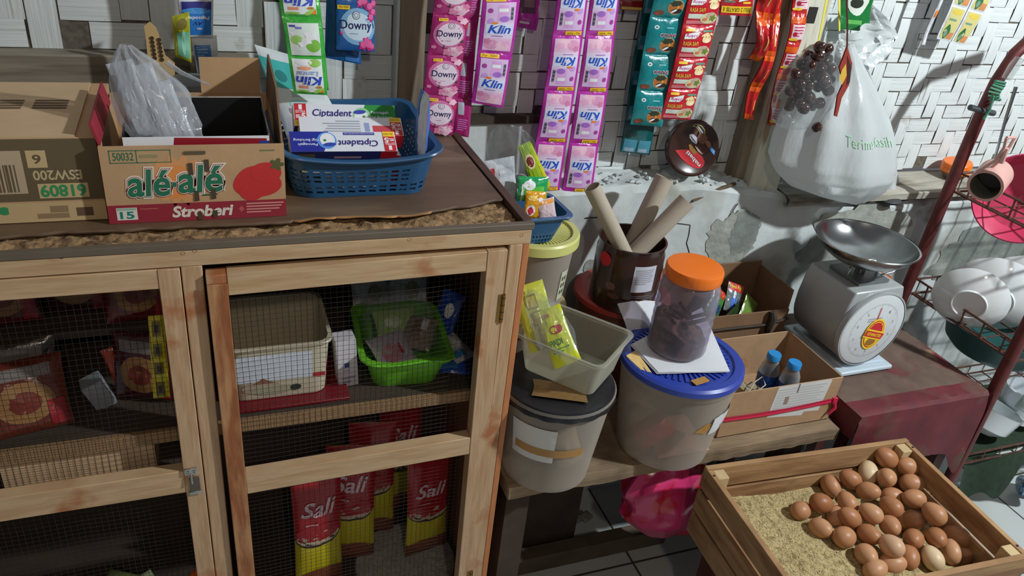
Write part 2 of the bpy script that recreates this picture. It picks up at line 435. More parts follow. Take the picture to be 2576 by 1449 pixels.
def skin(u, v):
    x = -0.53 + 0.968 * u; y0 = edge_y(x)
    pr = [(y0 + 0.002, CT - 0.006), (y0, CT - 0.003), (y0 + 0.001, CT), (1.14, CT), (1.412, CT)]
    k = v * 4; i = min(3, int(k)); f = k - i
    return Vector((x, pr[i][0] * (1 - f) + pr[i + 1][0] * f, pr[i][1] * (1 - f) + pr[i + 1][1] * f))
b.grid(skin, 200, 4, top_skin)
b.build('top_veneer', cab)
spl = mat('torn_veneer_edge', (178, 128, 76), 0.7, var=0.2)
for (xa, xb) in ((0.105, 0.165), (0.165, 0.255), (0.255, 0.31)):
    b = MB()
    def sp(u, v, xa=xa, xb=xb):
        x = xa + (xb - xa) * u; w = 0.007 * math.sin(math.pi * u) ** 0.6
        return Vector((x, edge_y(x) - 0.002 - w * v * 1.6, CT + 0.0005 + 0.006 * v * math.sin(math.pi * u) - 0.003 * v))
    b.grid(sp, 10, 3, spl); b.build('veneer_splinter', cab)
b = MB(); edge_m = mat('grey_edge_strip', (104, 92, 78), 0.6, var=0.15)
b.bx(-0.53, 0.456, 0.998, 1.010, CT - 0.009, CT + 0.001, edge_m)
b.bx(0.441, 0.456, 1.010, 1.412, CT - 0.012, CT + 0.002, mat('dark_edge_strip', (82, 58, 44), 0.55, var=0.2))
b.build('edge_strip', cab, bevel=0.001)
b = MB(); b.bx(-0.53, 0.453, 0.999, 1.028, 0.9965, 1.0205, wood); b.build('top_rail', cab, bevel=0.0015)
b = MB(); b.bx(-0.049, -0.0225, 0.999, 1.028, 0.08, 0.9965, woodv); b.build('post', cab, bevel=0.0015)
b = MB(); b.bx(0.419, 0.441, 0.999, 1.028, 0.0, 0.9965, woodv); b.bx(0.4415, 0.453, 1.000, 1.030, 0.0, 1.02, mat('orange_edge_wood', (190, 120, 72), 0.6, var=0.2, vscale=12, stretch=(5, 1, 0.6))); b.build('post', cab, bevel=0.0015)
b = MB(); b.bx(-0.53, -0.50, 0.999, 1.028, 0.0, 0.9965, woodv); b.build('post', cab, bevel=0.0015)
b = MB(); b.bx(0.441, 0.453, 1.030, 1.385, 0.0, 1.018, mat('cabinet_side_wood', (150, 96, 60), 0.6, var=0.25, vscale=8, stretch=(2, 2, 0.4))); b.build('side_panel', cab)
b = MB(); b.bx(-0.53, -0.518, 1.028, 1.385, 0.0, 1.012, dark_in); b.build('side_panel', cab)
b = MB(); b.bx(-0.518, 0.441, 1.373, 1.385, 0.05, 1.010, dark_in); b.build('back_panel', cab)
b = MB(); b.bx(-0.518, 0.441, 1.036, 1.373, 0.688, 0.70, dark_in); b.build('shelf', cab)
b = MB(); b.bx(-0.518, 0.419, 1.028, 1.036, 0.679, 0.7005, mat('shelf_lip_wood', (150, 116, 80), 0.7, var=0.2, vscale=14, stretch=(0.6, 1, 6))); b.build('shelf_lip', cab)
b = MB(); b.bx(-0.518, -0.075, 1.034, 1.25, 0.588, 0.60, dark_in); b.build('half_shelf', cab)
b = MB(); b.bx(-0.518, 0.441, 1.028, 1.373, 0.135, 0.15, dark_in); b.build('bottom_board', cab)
for (px, py) in ((155, 646), (460, 637), (490, 631), (1030, 603), (1312, 592)):
    p = atY(px, py, 0.999); b = MB(); b.lathe([(0.0001, -0.0008), (0.0022, -0.0006), (0.0026, 0.0004)], mat('nail_head', (64, 44, 40), 0.6), p, n=10, R=Matrix.Rotation(math.radians(90), 3, 'X')); b.build('nail', cab)
wire = mat('thin_dark_wire', (50, 47, 44), 0.5, 0.6)
def wire_panel(x0, x1, z0, z1, y, step=0.0088, seed=0, M=None):
    b = MB(M); r = 0.00036
    nx = int((x1 - x0) / step); nzv = int((z1 - z0) / step)
    def off(x, z): return 0.003 * nz(x * 7, z * 7, seed), 0.0022 * nz(x * 9, z * 5, seed + 5)
    for i in range(nx + 1):
        x = x0 + i * step; b.tube([(x + off(x, z0 + k * (z1 - z0) / 14)[1], y + off(x, z0 + k * (z1 - z0) / 14)[0], z0 + k * (z1 - z0) / 14) for k in range(15)], r, wire, n=4, caps=False)
    for j in range(nzv + 1):
        z = z0 + j * step; b.tube([(x0 + k * (x1 - x0) / 10, y + off(x0 + k * (x1 - x0) / 10, z)[0], z + 1.4 * off(x0 + k * (x1 - x0) / 10, z)[1]) for k in range(11)], r, wire, n=4, caps=False)
    return b
# right door, sagging a little on its hinges
Md = T(0.415, 1.0, 0.99) @ Ry(-0.55) @ Rz(0.8) @ T(-0.415, -1.0, -0.99)
b = MB(Md)
b.bx(-0.0195, 0.0075, 0.996, 1.02, 0.09, 0.974, wood_stain); b.bx(-0.0195, 0.0075, 0.998, 1.02, 0.974, 0.988, woodv)
b.bx(0.383, 0.4155, 0.996, 1.02, 0.09, 0.99, woodv)
b.bx(0.0075, 0.383, 0.997, 1.02, 0.955, 0.989, wood); b.bx(0.0075, 0.383, 0.997, 1.02, 0.584, 0.622, wood); b.bx(0.0075, 0.383, 0.997, 1.02, 0.09, 0.13, wood)
d1 = b.build('door', cab, bevel=0.001)
wire_panel(0.0, 0.39, 0.11, 0.965, 1.0225, seed=2, M=Md).build('wire_mesh', d1)
brass = mat('worn_brass', (150, 116, 60), 0.35, 0.9, var=0.3)
for zc in (0.885, 0.25):
    b = MB(); b.tube([(0.4168, 0.995, zc - 0.026), (0.4168, 0.995, zc + 0.026)], 0.0032, brass, n=10)
    for q in range(4): b.tube([(0.4168, 0.995, zc - 0.0195 + q * 0.013), (0.4168, 0.995, zc - 0.0185 + q * 0.013)], 0.0036, gap_dark, n=10)
    b.bx(0.4085, 0.4168, 0.9950, 0.9962, zc - 0.026, zc + 0.026, brass); b.build('hinge', d1)
b = MB()
b.bx(-0.078, -0.0505, 0.997, 1.02, 0.09, 0.995, woodv); b.bx(-0.498, -0.468, 0.997, 1.02, 0.09, 0.995, woodv)
b.bx(-0.468, -0.078, 0.998, 1.02, 0.966, 0.995, wood); b.bx(-0.468, -0.078, 0.998, 1.02, 0.598, 0.642, wood); b.bx(-0.468, -0.078, 0.998, 1.02, 0.09, 0.13, wood)
d2 = b.build('door', cab, bevel=0.001)
wire_panel(-0.47, -0.075, 0.11, 0.98, 1.0225, seed=9).build('wire_mesh', d2)
chrome = mat('scratched_chrome', (190, 192, 190), 0.25, 1.0, var=0.2, vscale=30)
p = atY(480, 1185, 0.996)
b = MB()
b.bx(p.x - 0.009, p.x + 0.009, 0.9935, 0.9968, p.z - 0.006, p.z + 0.006, chrome)
for s in (-1, 1): b.lathe([(0.0001, -0.001), (0.0021, -0.0008), (0.0024, 0.0004)], gap_dark, (p.x + 0.0045 * s, 0.9932, p.z), n=8, R=Matrix.Rotation(math.radians(90), 3, 'X'))
b.tube([(p.x, 0.993, p.z - 0.004), (p.x + 0.0005, 0.991, p.z - 0.022)], 0.0018, chrome)
b.bx(p.x - 0.004, p.x + 0.011, 0.9945, 0.9965, p.z - 0.042, p.z - 0.012, mat('dull_steel', (120, 108, 98), 0.4, 0.8, var=0.3)); b.bx(p.x - 0.006, p.x + 0.012, 0.993, 0.9966, p.z - 0.047, p.z - 0.041, chrome)
b.build('latch', d2, bevel=0.0008)

# ================================================================== plank bench
plank_w = mat('grey_plank_wood', (138, 116, 90), 0.8, var=0.3, vscale=7, stretch=(0.5, 3, 3), bump=0.6, bscale=30, bstretch=(0.3, 4, 4), col2=(168, 148, 116), lo=0.55, hi=0.7, col3=(92, 74, 56), c3=(0.6, 0.7), c3scale=4)
bench = thing('plank_bench', (0.89, 1.19, 0), 'rough low plank bench against the wall beneath the plastic buckets', 'bench')
b = MB()
def plk(x0, x1, y0, y1, zt, th, seed):
    def g(u, v):
        x = x0 + (x1 - x0) * u + 0.004 * nz(v * 6, seed); e = 0.004 * nz(x * 8, seed) + 0.002 * nz(x * 40, seed)
        pr = [(y1, zt), (y0 + e, zt), (y0 + e - 0.001, zt - 0.004), (y0 + e * 1.6, zt - th), (y1, zt - th), (y1, zt)]
        k = v * 5; i = min(4, int(k + 1e-6)); f = k - i
        return Vector((x, pr[i][0] * (1 - f) + pr[i + 1][0] * f, pr[i][1] * (1 - f) + pr[i + 1][1] * f))
    b.grid(g, 80, 5, plank_w, smooth=False)
    for xx in (x0, x1): b.box((xx, (y0 + y1) / 2, zt - th / 2), (0.002, y1 - y0 - 0.004, th - 0.003), plank_w)
plk(0.475, 1.262, 0.998, 1.19, 0.48, 0.03, 3); b.build('plank', bench)
b = MB(); plk(0.475, 1.262, 1.196, 1.385, 0.478, 0.03, 8); b.build('plank', bench)
leg_w = mat('dark_bench_wood', (70, 56, 44), 0.85, var=0.3)
for x in (0.52, 1.2):
    for y in (1.07, 1.33):
        b = MB(); b.bx(x - 0.025, x + 0.025, y - 0.025, y + 0.025, 0, 0.45, leg_w); b.build('leg', bench)
b = MB(); b.bx(0.48, 1.24, 1.19, 1.22, 0.395, 0.45, leg_w); b.build('stretcher', bench)
b = MB(); b.bx(0.478, 0.78, 1.225, 1.24, 0.0, 0.448, leg_w); b.build('added_dark_board', bench)  # added board, only there to darken the space under the bench
b = MB(); b.bx(0.46, 1.02, 1.17, 1.21, 0.0, 0.05, mat('floor_batten', (96, 82, 66), 0.8, var=0.3, vscale=9))
tag(b.build('wood_batten', bevel=0.003), 'narrow brown batten lying on the tiles under the plank bench', 'wood batten')
b = MB()
for i, (px, py, w) in enumerate(((1370, 1357, 0.05), (1430, 1335, 0.07), (1468, 1325, 0.04))):
    c = atZ(px, py, 0.02); b.box((c.x, c.y, 0.0565), (w * 0.8, 0.025, 0.012), mat('broken_brick_mortar', (140, 134, 122), 0.9, var=0.4, vscale=30, bump=0.8), R=Matrix.Rotation(0.2 * i, 3, 'Z'))
tag(b.build('mortar_lump', bevel=0.004), 'grey crumbled mortar lump lying on the batten below the bench', 'mortar lump')

# ================================================================== table with red oilcloth
tb = thing('small_table', (1.48, 1.15, 0), 'small wooden table under the red cloth carrying the scale', 'table')
tw = mat('dark_red_wood', (84, 42, 36), 0.6, var=0.3, vscale=9)
b = MB(); b.bx(1.295, 1.668, 0.99, 1.385, 0.50, 0.524, tw); b.build('table_top', tb)
for x in (1.32, 1.645):
    for y in (1.015, 1.36):
        b = MB(); b.bx(x - 0.016, x + 0.016, y - 0.016, y + 0.016, 0, 0.50, tw); b.build('leg', tb)
b = MB(); b.bx(1.31, 1.655, 1.0, 1.02, 0.40, 0.50, tw); b.build('apron', tb)
red_cloth = mat('worn_red_oilcloth', (100, 32, 40), 0.7, var=0.35, vscale=7, bump=0.35, bscale=22, col2=(96, 74, 60), lo=0.50, hi=0.64, col3=(158, 138, 110), c3=(0.64, 0.71), c3scale=9)
worn_top = mat('worn_brown_cloth_top', (104, 84, 72), 0.75, var=0.35, vscale=7, bump=0.35, bscale=22, col2=(112, 40, 46), lo=0.56, hi=0.68, col3=(146, 124, 100), c3=(0.66, 0.74), c3scale=8)
b = MB()
def drop(x):      # lower hem of the front drop
    P = [(1.285, 0.455), (1.33, 0.40), (1.40, 0.41), (1.48, 0.385), (1.57, 0.37), (1.62, 0.355), (1.65, 0.31), (1.672, 0.285), (1.68, 0.30)]
    for (a, za), (c, zc) in zip(P, P[1:]):
        if x <= c: return za + (zc - za) * max(0, (x - a)) / (c - a) + 0.004 * nz(x * 60, 1)
    return P[-1][1]
def cl(u, v):
    x = 1.283 + 0.397 * u
    if v > 0.5:
        q = (v - 0.5) / 0.5; return Vector((x, 0.980 + 0.408 * q, 0.5265 + 0.0025 * nz(x * 12, q * 6) + 0.0015 * nz(x * 40, q * 20)))
    q = 1 - v / 0.5; zd = drop(x)
    y = 0.980 - 0.006 * min(1, q * 4) - 0.004 * q * math.sin(x * 34) - 0.003 * q
    return Vector((x, y, 0.5265 + 0.0025 * nz(x * 12, 0) - (0.5265 - zd) * q - (0.004 if q > 0 else 0)))
b.grid(lambda u, v: cl(u, 0.56 + 0.44 * v), 70, 34, worn_top); b.grid(lambda u, v: cl(u, 0.56 * v), 70, 34, red_cloth)
def cls(u, v, s):      # side drops
    q = v; y = 0.972 + 0.416 * u; d = (0.06 + 0.03 * nz(u * 3, s)) if s < 0 else (0.05 + 0.17 * max(0, 1 - u * 4))
    x = (1.283 if s < 0 else 1.680) + s * (0.006 * min(1, q * 4) + 0.006 * q * math.sin(u * 22))
    return Vector((x, y, 0.5265 - d * q))
b.grid(lambda u, v: cls(u, v, -1), 40, 8, red_cloth); b.grid(lambda u, v: cls(u, v, 1), 40, 12, red_cloth)
tag(b.build('table_cloth', origin=(1.48, 1.18, 0.5265)), 'worn dark red oilcloth with ragged hem draped over the small table', 'tablecloth')

# ================================================================== hanging sachet strips
WHITE = flat((232, 232, 236)); YEL = flat((240, 200, 40)); NAVY = flat((30, 32, 90)); BLUE = flat((30, 80, 190)); RED = flat((200, 30, 40)); GREY = flat((120, 116, 128)); BLACK = flat((24, 22, 24)); GREEN = flat((50, 140, 60))
PALE = flat((222, 204, 228)); LILAC = flat((196, 150, 214)); ROSE = flat((222, 132, 170)); BLUSH = flat((236, 190, 208)); CREAM = flat((228, 204, 150)); BROWN = flat((96, 58, 38)); LEAF = flat((120, 150, 60)); DKGREEN = flat((40, 70, 40)); ORANGE = flat((232, 130, 40)); TAGTX = flat((150, 60, 30))
MAG = foil((186, 46, 164)); DPINK = foil((170, 34, 110)); DBLUE = foil((36, 92, 156)); KGREEN = foil((64, 176, 64)); TEAL = foil((16, 128, 132)); RRED = foil((196, 26, 44)); STRIPRED = foil((196, 30, 30)); ORFOIL = foil((226, 96, 24)); BKGREEN = foil((24, 116, 54)); WFOIL = foil((222, 224, 230))

def lines(b, F, u0, u1, v0, v1, n, m, h=2):
    for i in range(n):
        v = v1 - (v1 - v0) * (i + 0.5) / n; e = (v1 - v0) / n * 0.22
        b.p_rect(F, u0, v - e, u1 - (u1 - u0) * (0.35 if i == n - 1 else 0.06 * (i % 3)), v + e, m, h, 2, 1)

def klin_pink(b, F, tagtop=True):
    b.p_rect(F, 0.10, 0.05, 0.91, 0.90, PALE, 1)
    b.p_rect(F, 0.10, 0.05, 0.91, 0.28, flat((224, 184, 214)), 1.5); b.p_rect(F, 0.10, 0.56, 0.91, 0.90, flat((216, 184, 224)), 1.5); b.p_ell(F, 0.32, 0.16, 0.20, 0.09, flat((218, 150, 186)), 2); b.p_ell(F, 0.62, 0.13, 0.22, 0.08, BLUSH, 2); b.p_ell(F, 0.74, 0.18, 0.13, 0.06, flat((226, 166, 202)), 2, fn=lambda w: 1 + 0.2 * math.cos(5 * w))
    b.p_ell(F, 0.22, 0.22, 0.1, 0.05, flat((204, 124, 164)), 3, fn=lambda w: 1 + 0.2 * math.cos(5 * w))
    b.p_rect(F, 0.42, 0.58, 0.72, 0.86, flat((216, 160, 216)), 2, 2); b.p_rect(F, 0.44, 0.74, 0.70, 0.80, WHITE, 3, 2)
    b.p_ell(F, 0.62, 0.62, 0.14, 0.05, flat((160, 104, 196)), 3); b.p_ell(F, 0.25, 0.56, 0.10, 0.07, LILAC, 2)
    b.p_ell(F, 0.22, 0.76, 0.075, 0.045, flat((164, 60, 150)), 3, n=8)
    b.p_rect(F, 0.78, 0.60, 0.86, 0.82, GREY, 3, 2)
    for i in range(3): b.p_rect(F, 0.79, 0.62 + i * 0.07, 0.85, 0.66 + i * 0.07, flat((70, 66, 84)), 4, 1)
    b.p_rect(F, 0.13, 0.345, 0.90, 0.53, flat((214, 214, 240)), 3, 3)
    b.p_ell(F, 0.36, 0.545, 0.09, 0.022, ORANGE, 4, n=12)
    b.p_text(F, 'Klin', 0.19, 0.365, 0.83, 0.515, WHITE, 4, bold=0.05, shear=0.25)
    b.p_text(F, 'Klin', 0.20, 0.37, 0.82, 0.51, BLUE, 5, bold=0.028, shear=0.25)
    lines(b, F, 0.3, 0.8, 0.30, 0.335, 1, flat((160, 120, 190)), 3)
    if tagtop:
        b.p_rect(F, 0.08, 0.915, 0.62, 0.985, YEL, 2); b.p_text(F, 'Rp. 500', 0.14, 0.928, 0.56, 0.972, TAGTX, 3)
def downy_pink(b, F, tagtop=True):
    b.p_ell(F, 0.50, 0.55, 0.44, 0.34, flat((206, 110, 160)), 1); b.p_ell(F, 0.52, 0.54, 0.37, 0.28, flat((228, 208, 222)), 2)
    for cu, cv, r, m in ((0.72, 0.12, 0.22, BLUSH), (0.55, 0.10, 0.16, ROSE), (0.84, 0.2, 0.12, ROSE), (0.7, 0.18, 0.1, flat((240, 214, 222))), (0.86, 0.86, 0.12, BLUSH), (0.74, 0.93, 0.1, ROSE), (0.93, 0.74, 0.07, flat((190, 40, 70))), (0.12, 0.22, 0.07, ROSE)):
        b.p_ell(F, cu, cv, r, r * 0.62, m, 3, n=14, fn=lambda w: 1 + 0.18 * math.cos(5 * w))
    b.p_poly(F, [(0.36, 0.2), (0.42, 0.19), (0.40, 0.3)], DKGREEN, 5); b.p_poly(F, [(0.82, 0.36), (0.92, 0.34), (0.9, 0.42)], DKGREEN, 4)
    b.p_rect(F, 0.16, 0.86, 0.42, 0.93, YEL, 4, 2); b.p_text(F, 'Rp.500', 0.19, 0.876, 0.39, 0.915, TAGTX, 5)
    for r, m in ((0.10, GREY), (0.082, flat((232, 214, 226))), (0.055, GREY), (0.04, flat((232, 214, 226)))): b.p_ell(F, 0.53, 0.75, r, r * 0.75, m, 4 + 0.5 * (r < 0.09) + 0.5 * (r < 0.06) + 0.5 * (r < 0.05))
    b.p_text(F, 'Downy', 0.16, 0.44, 0.86, 0.64, NAVY, 5, bold=0.004)
    lines(b, F, 0.4, 0.64, 0.37, 0.40, 1, flat((190, 150, 170)), 4)
def downy_blue(b, F):
    b.p_ell(F, 0.54, 0.48, 0.46, 0.36, flat((130, 176, 214)), 1); b.p_ell(F, 0.55, 0.48, 0.38, 0.27, flat((206, 222, 236)), 2)
    for cu, cv, r in ((0.68, 0.12, 0.13), (0.82, 0.14, 0.15), (0.76, 0.2, 0.12), (0.9, 0.1, 0.1), (0.88, 0.66, 0.10), (0.94, 0.76, 0.1), (0.84, 0.86, 0.12), (0.95, 0.92, 0.1), (0.7, 0.96, 0.13), (0.6, 0.92, 0.1), (0.12, 0.34, 0.05)):
        b.p_ell(F, cu, cv, r, r * 0.9, flat((196, 44, 120)), 3, n=15, fn=lambda w: 0.8 + 0.25 * math.cos(5 * w + cu * 9)); b.p_ell(F, cu + 0.01, cv + 0.02, r * 0.6, r * 0.5, flat((226, 100, 160)), 4, n=12)
    b.p_rect(F, 0.02, 0.80, 0.34, 0.88, YEL, 4, 2); b.p_text(F, 'Rp.500', 0.07, 0.82, 0.30, 0.865, TAGTX, 5)
    for r, m in ((0.10, GREY), (0.08, flat((212, 226, 238))), (0.055, GREY), (0.04, flat((212, 226, 238)))): b.p_ell(F, 0.5, 0.70, r, r * 0.8, m, 5 + 0.5 * (r < 0.09) + 0.5 * (r < 0.06) + 0.5 * (r < 0.05))
    b.p_text(F, 'Downy', 0.10, 0.38, 0.90, 0.60, NAVY, 5, bold=0.006); lines(b, F, 0.34, 0.66, 0.33, 0.36, 1, flat((140, 150, 180)), 4)
def klin_green(b, F, word=True):
    b.p_rect(F, 0.09, 0.05, 0.92, 0.93, flat((226, 232, 230)), 1)
    b.p_ell(F, 0.72, 0.90, 0.2, 0.03, flat((150, 196, 80)), 2)
    b.p_ell(F, 0.26, 0.88, 0.16, 0.05, flat((166, 206, 90)), 2, rot=0.4); b.p_poly(F, [(0.10, 0.93), (0.10, 0.80), (0.25, 0.93)], ORANGE, 3)
    b.p_text(F, 'Klin', 0.13, 0.50, 0.88, 0.72, WHITE, 4, bold=0.05, shear=0.2); b.p_text(F, 'Klin', 0.14, 0.505, 0.87, 0.715, flat((40, 70, 190)), 5, bold=0.03, shear=0.2)
    if word: b.p_text(F, 'Lantai', 0.22, 0.36, 0.84, 0.48, flat((150, 170, 220)), 4, bold=0.02, shear=0.2)
    b.p_ell(F, 0.24, 0.78, 0.1, 0.035, flat((200, 150, 60)), 4); b.p_text(F, 'So', 0.19, 0.765, 0.29, 0.795, BROWN, 5)
    b.p_rect(F, 0.55, 0.75, 0.82, 0.82, flat((232, 150, 120)), 3, 2); b.p_ell(F, 0.6, 0.28, 0.2, 0.05, flat((232, 160, 130)), 3)
    b.p_ell(F, 0.3, 0.15, 0.18, 0.10, flat((150, 200, 90)), 3); b.p_ell(F, 0.6, 0.14, 0.24, 0.07, WHITE, 3)
def apple_green(b, F):
    b.p_rect(F, 0.10, 0.04, 0.92, 0.86, flat((218, 228, 220)), 1)
    b.p_ell(F, 0.72, 0.30, 0.2, 0.17, flat((126, 190, 70)), 2); b.p_ell(F, 0.30, 0.44, 0.16, 0.12, flat((160, 206, 110)), 2)
    for cu, cv, r in ((0.55, 0.42, 0.13), (0.72, 0.52, 0.12), (0.42, 0.34, 0.10), (0.22, 0.6, 0.08), (0.6, 0.58, 0.1)): b.p_ell(F, cu, cv, r, r * 0.7, WHITE, 3, n=15, fn=lambda w: 1 + 0.25 * math.cos(4 * w + 3 * cu))
    b.p_rect(F, 0.14, 0.76, 0.30, 0.81, flat((70, 70, 170)), 3, 2); b.p_rect(F, 0.30, 0.72, 0.46, 0.77, flat((120, 120, 200)), 3, 2)
def bango(b, F):
    b.p_ell(F, 0.38, 0.70, 0.23, 0.20, flat((190, 170, 120)), 1); b.p_ell(F, 0.38, 0.70, 0.215, 0.185, flat((176, 104, 44)), 2)
    b.p_ell(F, 0.40, 0.60, 0.17, 0.08, flat((44, 52, 34)), 3, n=14, fn=lambda w: 1 + 0.15 * math.cos(6 * w)); b.p_ell(F, 0.34, 0.80, 0.16, 0.07, flat((44, 28, 22)), 3); b.p_ell(F, 0.42, 0.80, 0.09, 0.03, WHITE, 4, rot=0.5); b.p_ell(F, 0.33, 0.70, 0.04, 0.05, flat((206, 140, 60)), 4)
    b.p_ell(F, 0.80, 0.86, 0.14, 0.07, flat((110, 70, 50)), 2); b.p_ell(F, 0.85, 0.89, 0.06, 0.04, flat((160, 60, 50)), 3)
    b.p_text(F, 'BANGO', 0.20, 0.395, 0.66, 0.49, WHITE, 3, bold=0.035); b.p_text(F, 'BANGO', 0.205, 0.40, 0.655, 0.485, flat((150, 40, 60)), 4, bold=0.01)
    b.p_ell(F, 0.78, 0.24, 0.07, 0.055, flat((200, 220, 220)), 2, n=12); b.p_rect(F, 0.755, 0.225, 0.805, 0.255, BLACK, 3, 1); lines(b, F, 0.30, 0.62, 0.22, 0.27, 1, flat((150, 210, 210)), 3)
def royco(b, F, gratis=False):
    if gratis:
        b.p_rect(F, 0.02, 0.72, 0.98, 0.92, YEL, 2); b.p_text(F, 'BELI 2 GRATIS 1', 0.08, 0.76, 0.92, 0.88, flat((60, 50, 20)), 3, bold=0.01)
        F0 = F; F = lambda u, v, h: F0(u, v * 0.75 - 0.05, h)
    b.p_rect(F, 0.10, 0.84, 0.36, 0.92, YEL, 2, 2); b.p_rect(F, 0.62, 0.82, 0.94, 0.88, flat((90, 140, 120)), 2, 2)
    b.p_poly(F, [(0.08, 0.60), (0.10, 0.76), (0.30, 0.80), (0.53, 0.86), (0.50, 0.70), (0.40, 0.62), (0.2, 0.61)], LEAF, 2); b.p_poly(F, [(0.09, 0.615), (0.11, 0.755), (0.30, 0.79), (0.52, 0.845), (0.49, 0.70), (0.39, 0.63), (0.2, 0.625)], WHITE, 3)
    b.p_text(F, 'Royco', 0.13, 0.64, 0.48, 0.77, flat((190, 40, 130)), 4, bold=0.008, shear=0.2)
    b.p_ell(F, 0.78, 0.64, 0.15, 0.15, CREAM, 3, fn=lambda w: 1 + 0.12 * math.cos(3 * w + 1.5)); b.p_ell(F, 0.66, 0.74, 0.09, 0.03, CREAM, 4, rot=0.5); b.p_ell(F, 0.92, 0.76, 0.06, 0.03, CREAM, 4, rot=-0.5); b.p_ell(F, 0.80, 0.56, 0.1, 0.06, flat((240, 222, 180)), 4)
    for e in (0.74, 0.86): b.p_ell(F, e, 0.68, 0.014, 0.014, BLACK, 5, n=8)
    b.p_text(F, 'RASA SAPI', 0.09, 0.42, 0.52, 0.54, flat((226, 180, 60)), 3, bold=0.02)
    b.p_rect(F, 0.08, 0.22, 0.50, 0.36, flat((206, 214, 200)), 2, 2); b.p_rect(F, 0.06, 0.06, 0.95, 0.16, flat((214, 120, 130)), 2)
    b.p_ell(F, 0.70, 0.24, 0.27, 0.17, flat((206, 204, 160)), 3); b.p_ell(F, 0.74, 0.32, 0.16, 0.10, flat((190, 160, 140)), 4); b.p_ell(F, 0.82, 0.24, 0.1, 0.09, flat((110, 130, 50)), 5, fn=lambda w: 1 + 0.3 * math.cos(5 * w)); b.p_ell(F, 0.58, 0.2, 0.08, 0.05, flat((220, 120, 80)), 5)
def pepso(b, F):
    b.p_rect(F, 0.06, 0.04, 0.92, 0.94, flat((40, 120, 204)), 1); b.p_rect(F, 0.06, 0.04, 0.92, 0.26, flat((30, 36, 130)), 2); b.p_ell(F, 0.5, 0.28, 0.42, 0.08, flat((70, 150, 220)), 3)
    b.p_text(F, 'Pepsodent', 0.12, 0.40, 0.86, 0.52, WHITE, 4, bold=0.02, shear=0.1); b.p_text(F, 'AV', 0.3, 0.56, 0.62, 0.66, NAVY, 4, shear=0.3); b.p_ell(F, 0.42, 0.76, 0.09, 0.03, flat((190, 190, 210)), 4)
def plain_back(b, F):
    b.p_rect(F, 0.2, 0.60, 0.55, 0.92, flat((176, 176, 190)), 1, 2); lines(b, F, 0.2, 0.8, 0.16, 0.5, 6, flat((200, 120, 190)), 1)
def none_p(b, F): pass

def sachets(name, label, Y, TL, TR, BL, BR, rows, cols, paint, m, flip=False, group=None, bulge=0.006, wav=0.003, gap=0.02, cat='sachet strip', seed=0, part='sachet', yt=0.0, flips=None, up=0):
    """a sheet of joined sachets hanging in front of the wall; corners are where its corners show in the photo plane Y"""
    c = [atY(p[0], p[1], Y) for p in (TL, TR, BL, BR)]
    c[0] = c[0] + (c[0] - c[2]) / rows * up; c[1] = c[1] + (c[1] - c[3]) / rows * up; rows += up
    ctr = (c[0] + c[1]) / 2
    t = thing(name, (ctr.x, Y, ctr.z), label, cat, group)
    def P(s, r):
        a = c[0] * (1 - s) + c[1] * s; d = c[2] * (1 - s) + c[3] * s
        p = a * (1 - r) + d * r
        p.y += wav * math.sin(r * 9 + seed) + wav * 0.6 * nz(s * 3, r * 5, seed) + yt * r
        return p
    for i in range(rows):
        for j in range(cols):
            b = MB()
            fl = flips[(i - up) % len(flips)] if flips else flip
            def F(u, v, h, i=i, j=j, flip=fl):
                if flip: u, v = 1 - u, 1 - v
                uu = gap / 2 + u * (1 - gap) if cols > 1 else u
                p = P((j + uu) / cols, (i + 1 - v) / rows)
                e = max(0.0, 4 * u * (1 - u)) ** 0.7 * max(0.0, math.sin(math.pi * min(1, max(0, v)))) ** 0.6
                p.y -= bulge * e + 0.0008 * nz(u * 6 + i * 3, v * 6 + j * 7, seed) * e + 0.00016 * (h + 2.2 if h > 0 else 0)
                return p
            b.grid(lambda u, v: F(u, v, 0), 24, 28, m, flip=fl)
            b.grid(lambda u, v: F(u, v, 0) + Vector((0, 0.0022 + 1.4 * bulge * 4 * u * (1 - u) * math.sin(math.pi * v), 0)), 6, 6, m, flip=True)
            pm = paint[((i - up) * cols + j) % len(paint)] if isinstance(paint, (list, tuple)) else paint
            pm(b, F); b.build(part, t)
    return t
kl = 'laundry sachet sheets and strips'
sachets('sachet_strip', 'white and blue toothpaste sachet strip hanging upside down above the clear plastic bag', 1.420, (442, -95), (538, -95), (455, 92), (536, 92), 2, 1, pepso, WFOIL, flip=True, up=3, seed=1)
sachets('sachet_strip', 'pale blue and white sachet hanging just below the blue toothpaste sachets', 1.430, (480, 92), (545, 90), (497, 190), (552, 188), 1, 1, lambda b, F: (b.p_rect(F, 0.06, 0.02, 0.72, 0.80, flat((70, 130, 200)), 1), lines(b, F, 0.14, 0.6, 0.5, 0.74, 3, flat((150, 190, 230)), 2)), WFOIL, up=0, seed=2)
sachets('toothbrush_pack', 'yellow edged clear pack with pale green toothbrush leaning against the wall', 1.400, (433, 42), (476, 30), (440, 140), (482, 158), 1, 1, lambda b, F: (b.p_rect(F, 0.22, 0.08, 0.95, 0.62, flat((110, 176, 150)), 1), b.p_ell(F, 0.55, 0.8, 0.3, 0.12, flat((120, 110, 40)), 1), b.p_ell(F, 0.6, 0.4, 0.12, 0.28, flat((150, 210, 180)), 2)), foil((176, 176, 40)), cat='toothbrush pack', part='pack', up=0, seed=3)
sachets('sachet_strip', 'green bordered floor cleaner sachet strip hanging in front of the white and teal pack', 1.368, (688, -70), (790, -70), (730, 212), (812, 216), 3, 1, [klin_green, apple_green, klin_green], KGREEN, flips=(True, False, True), group=kl, up=3, seed=4, yt=-0.055)
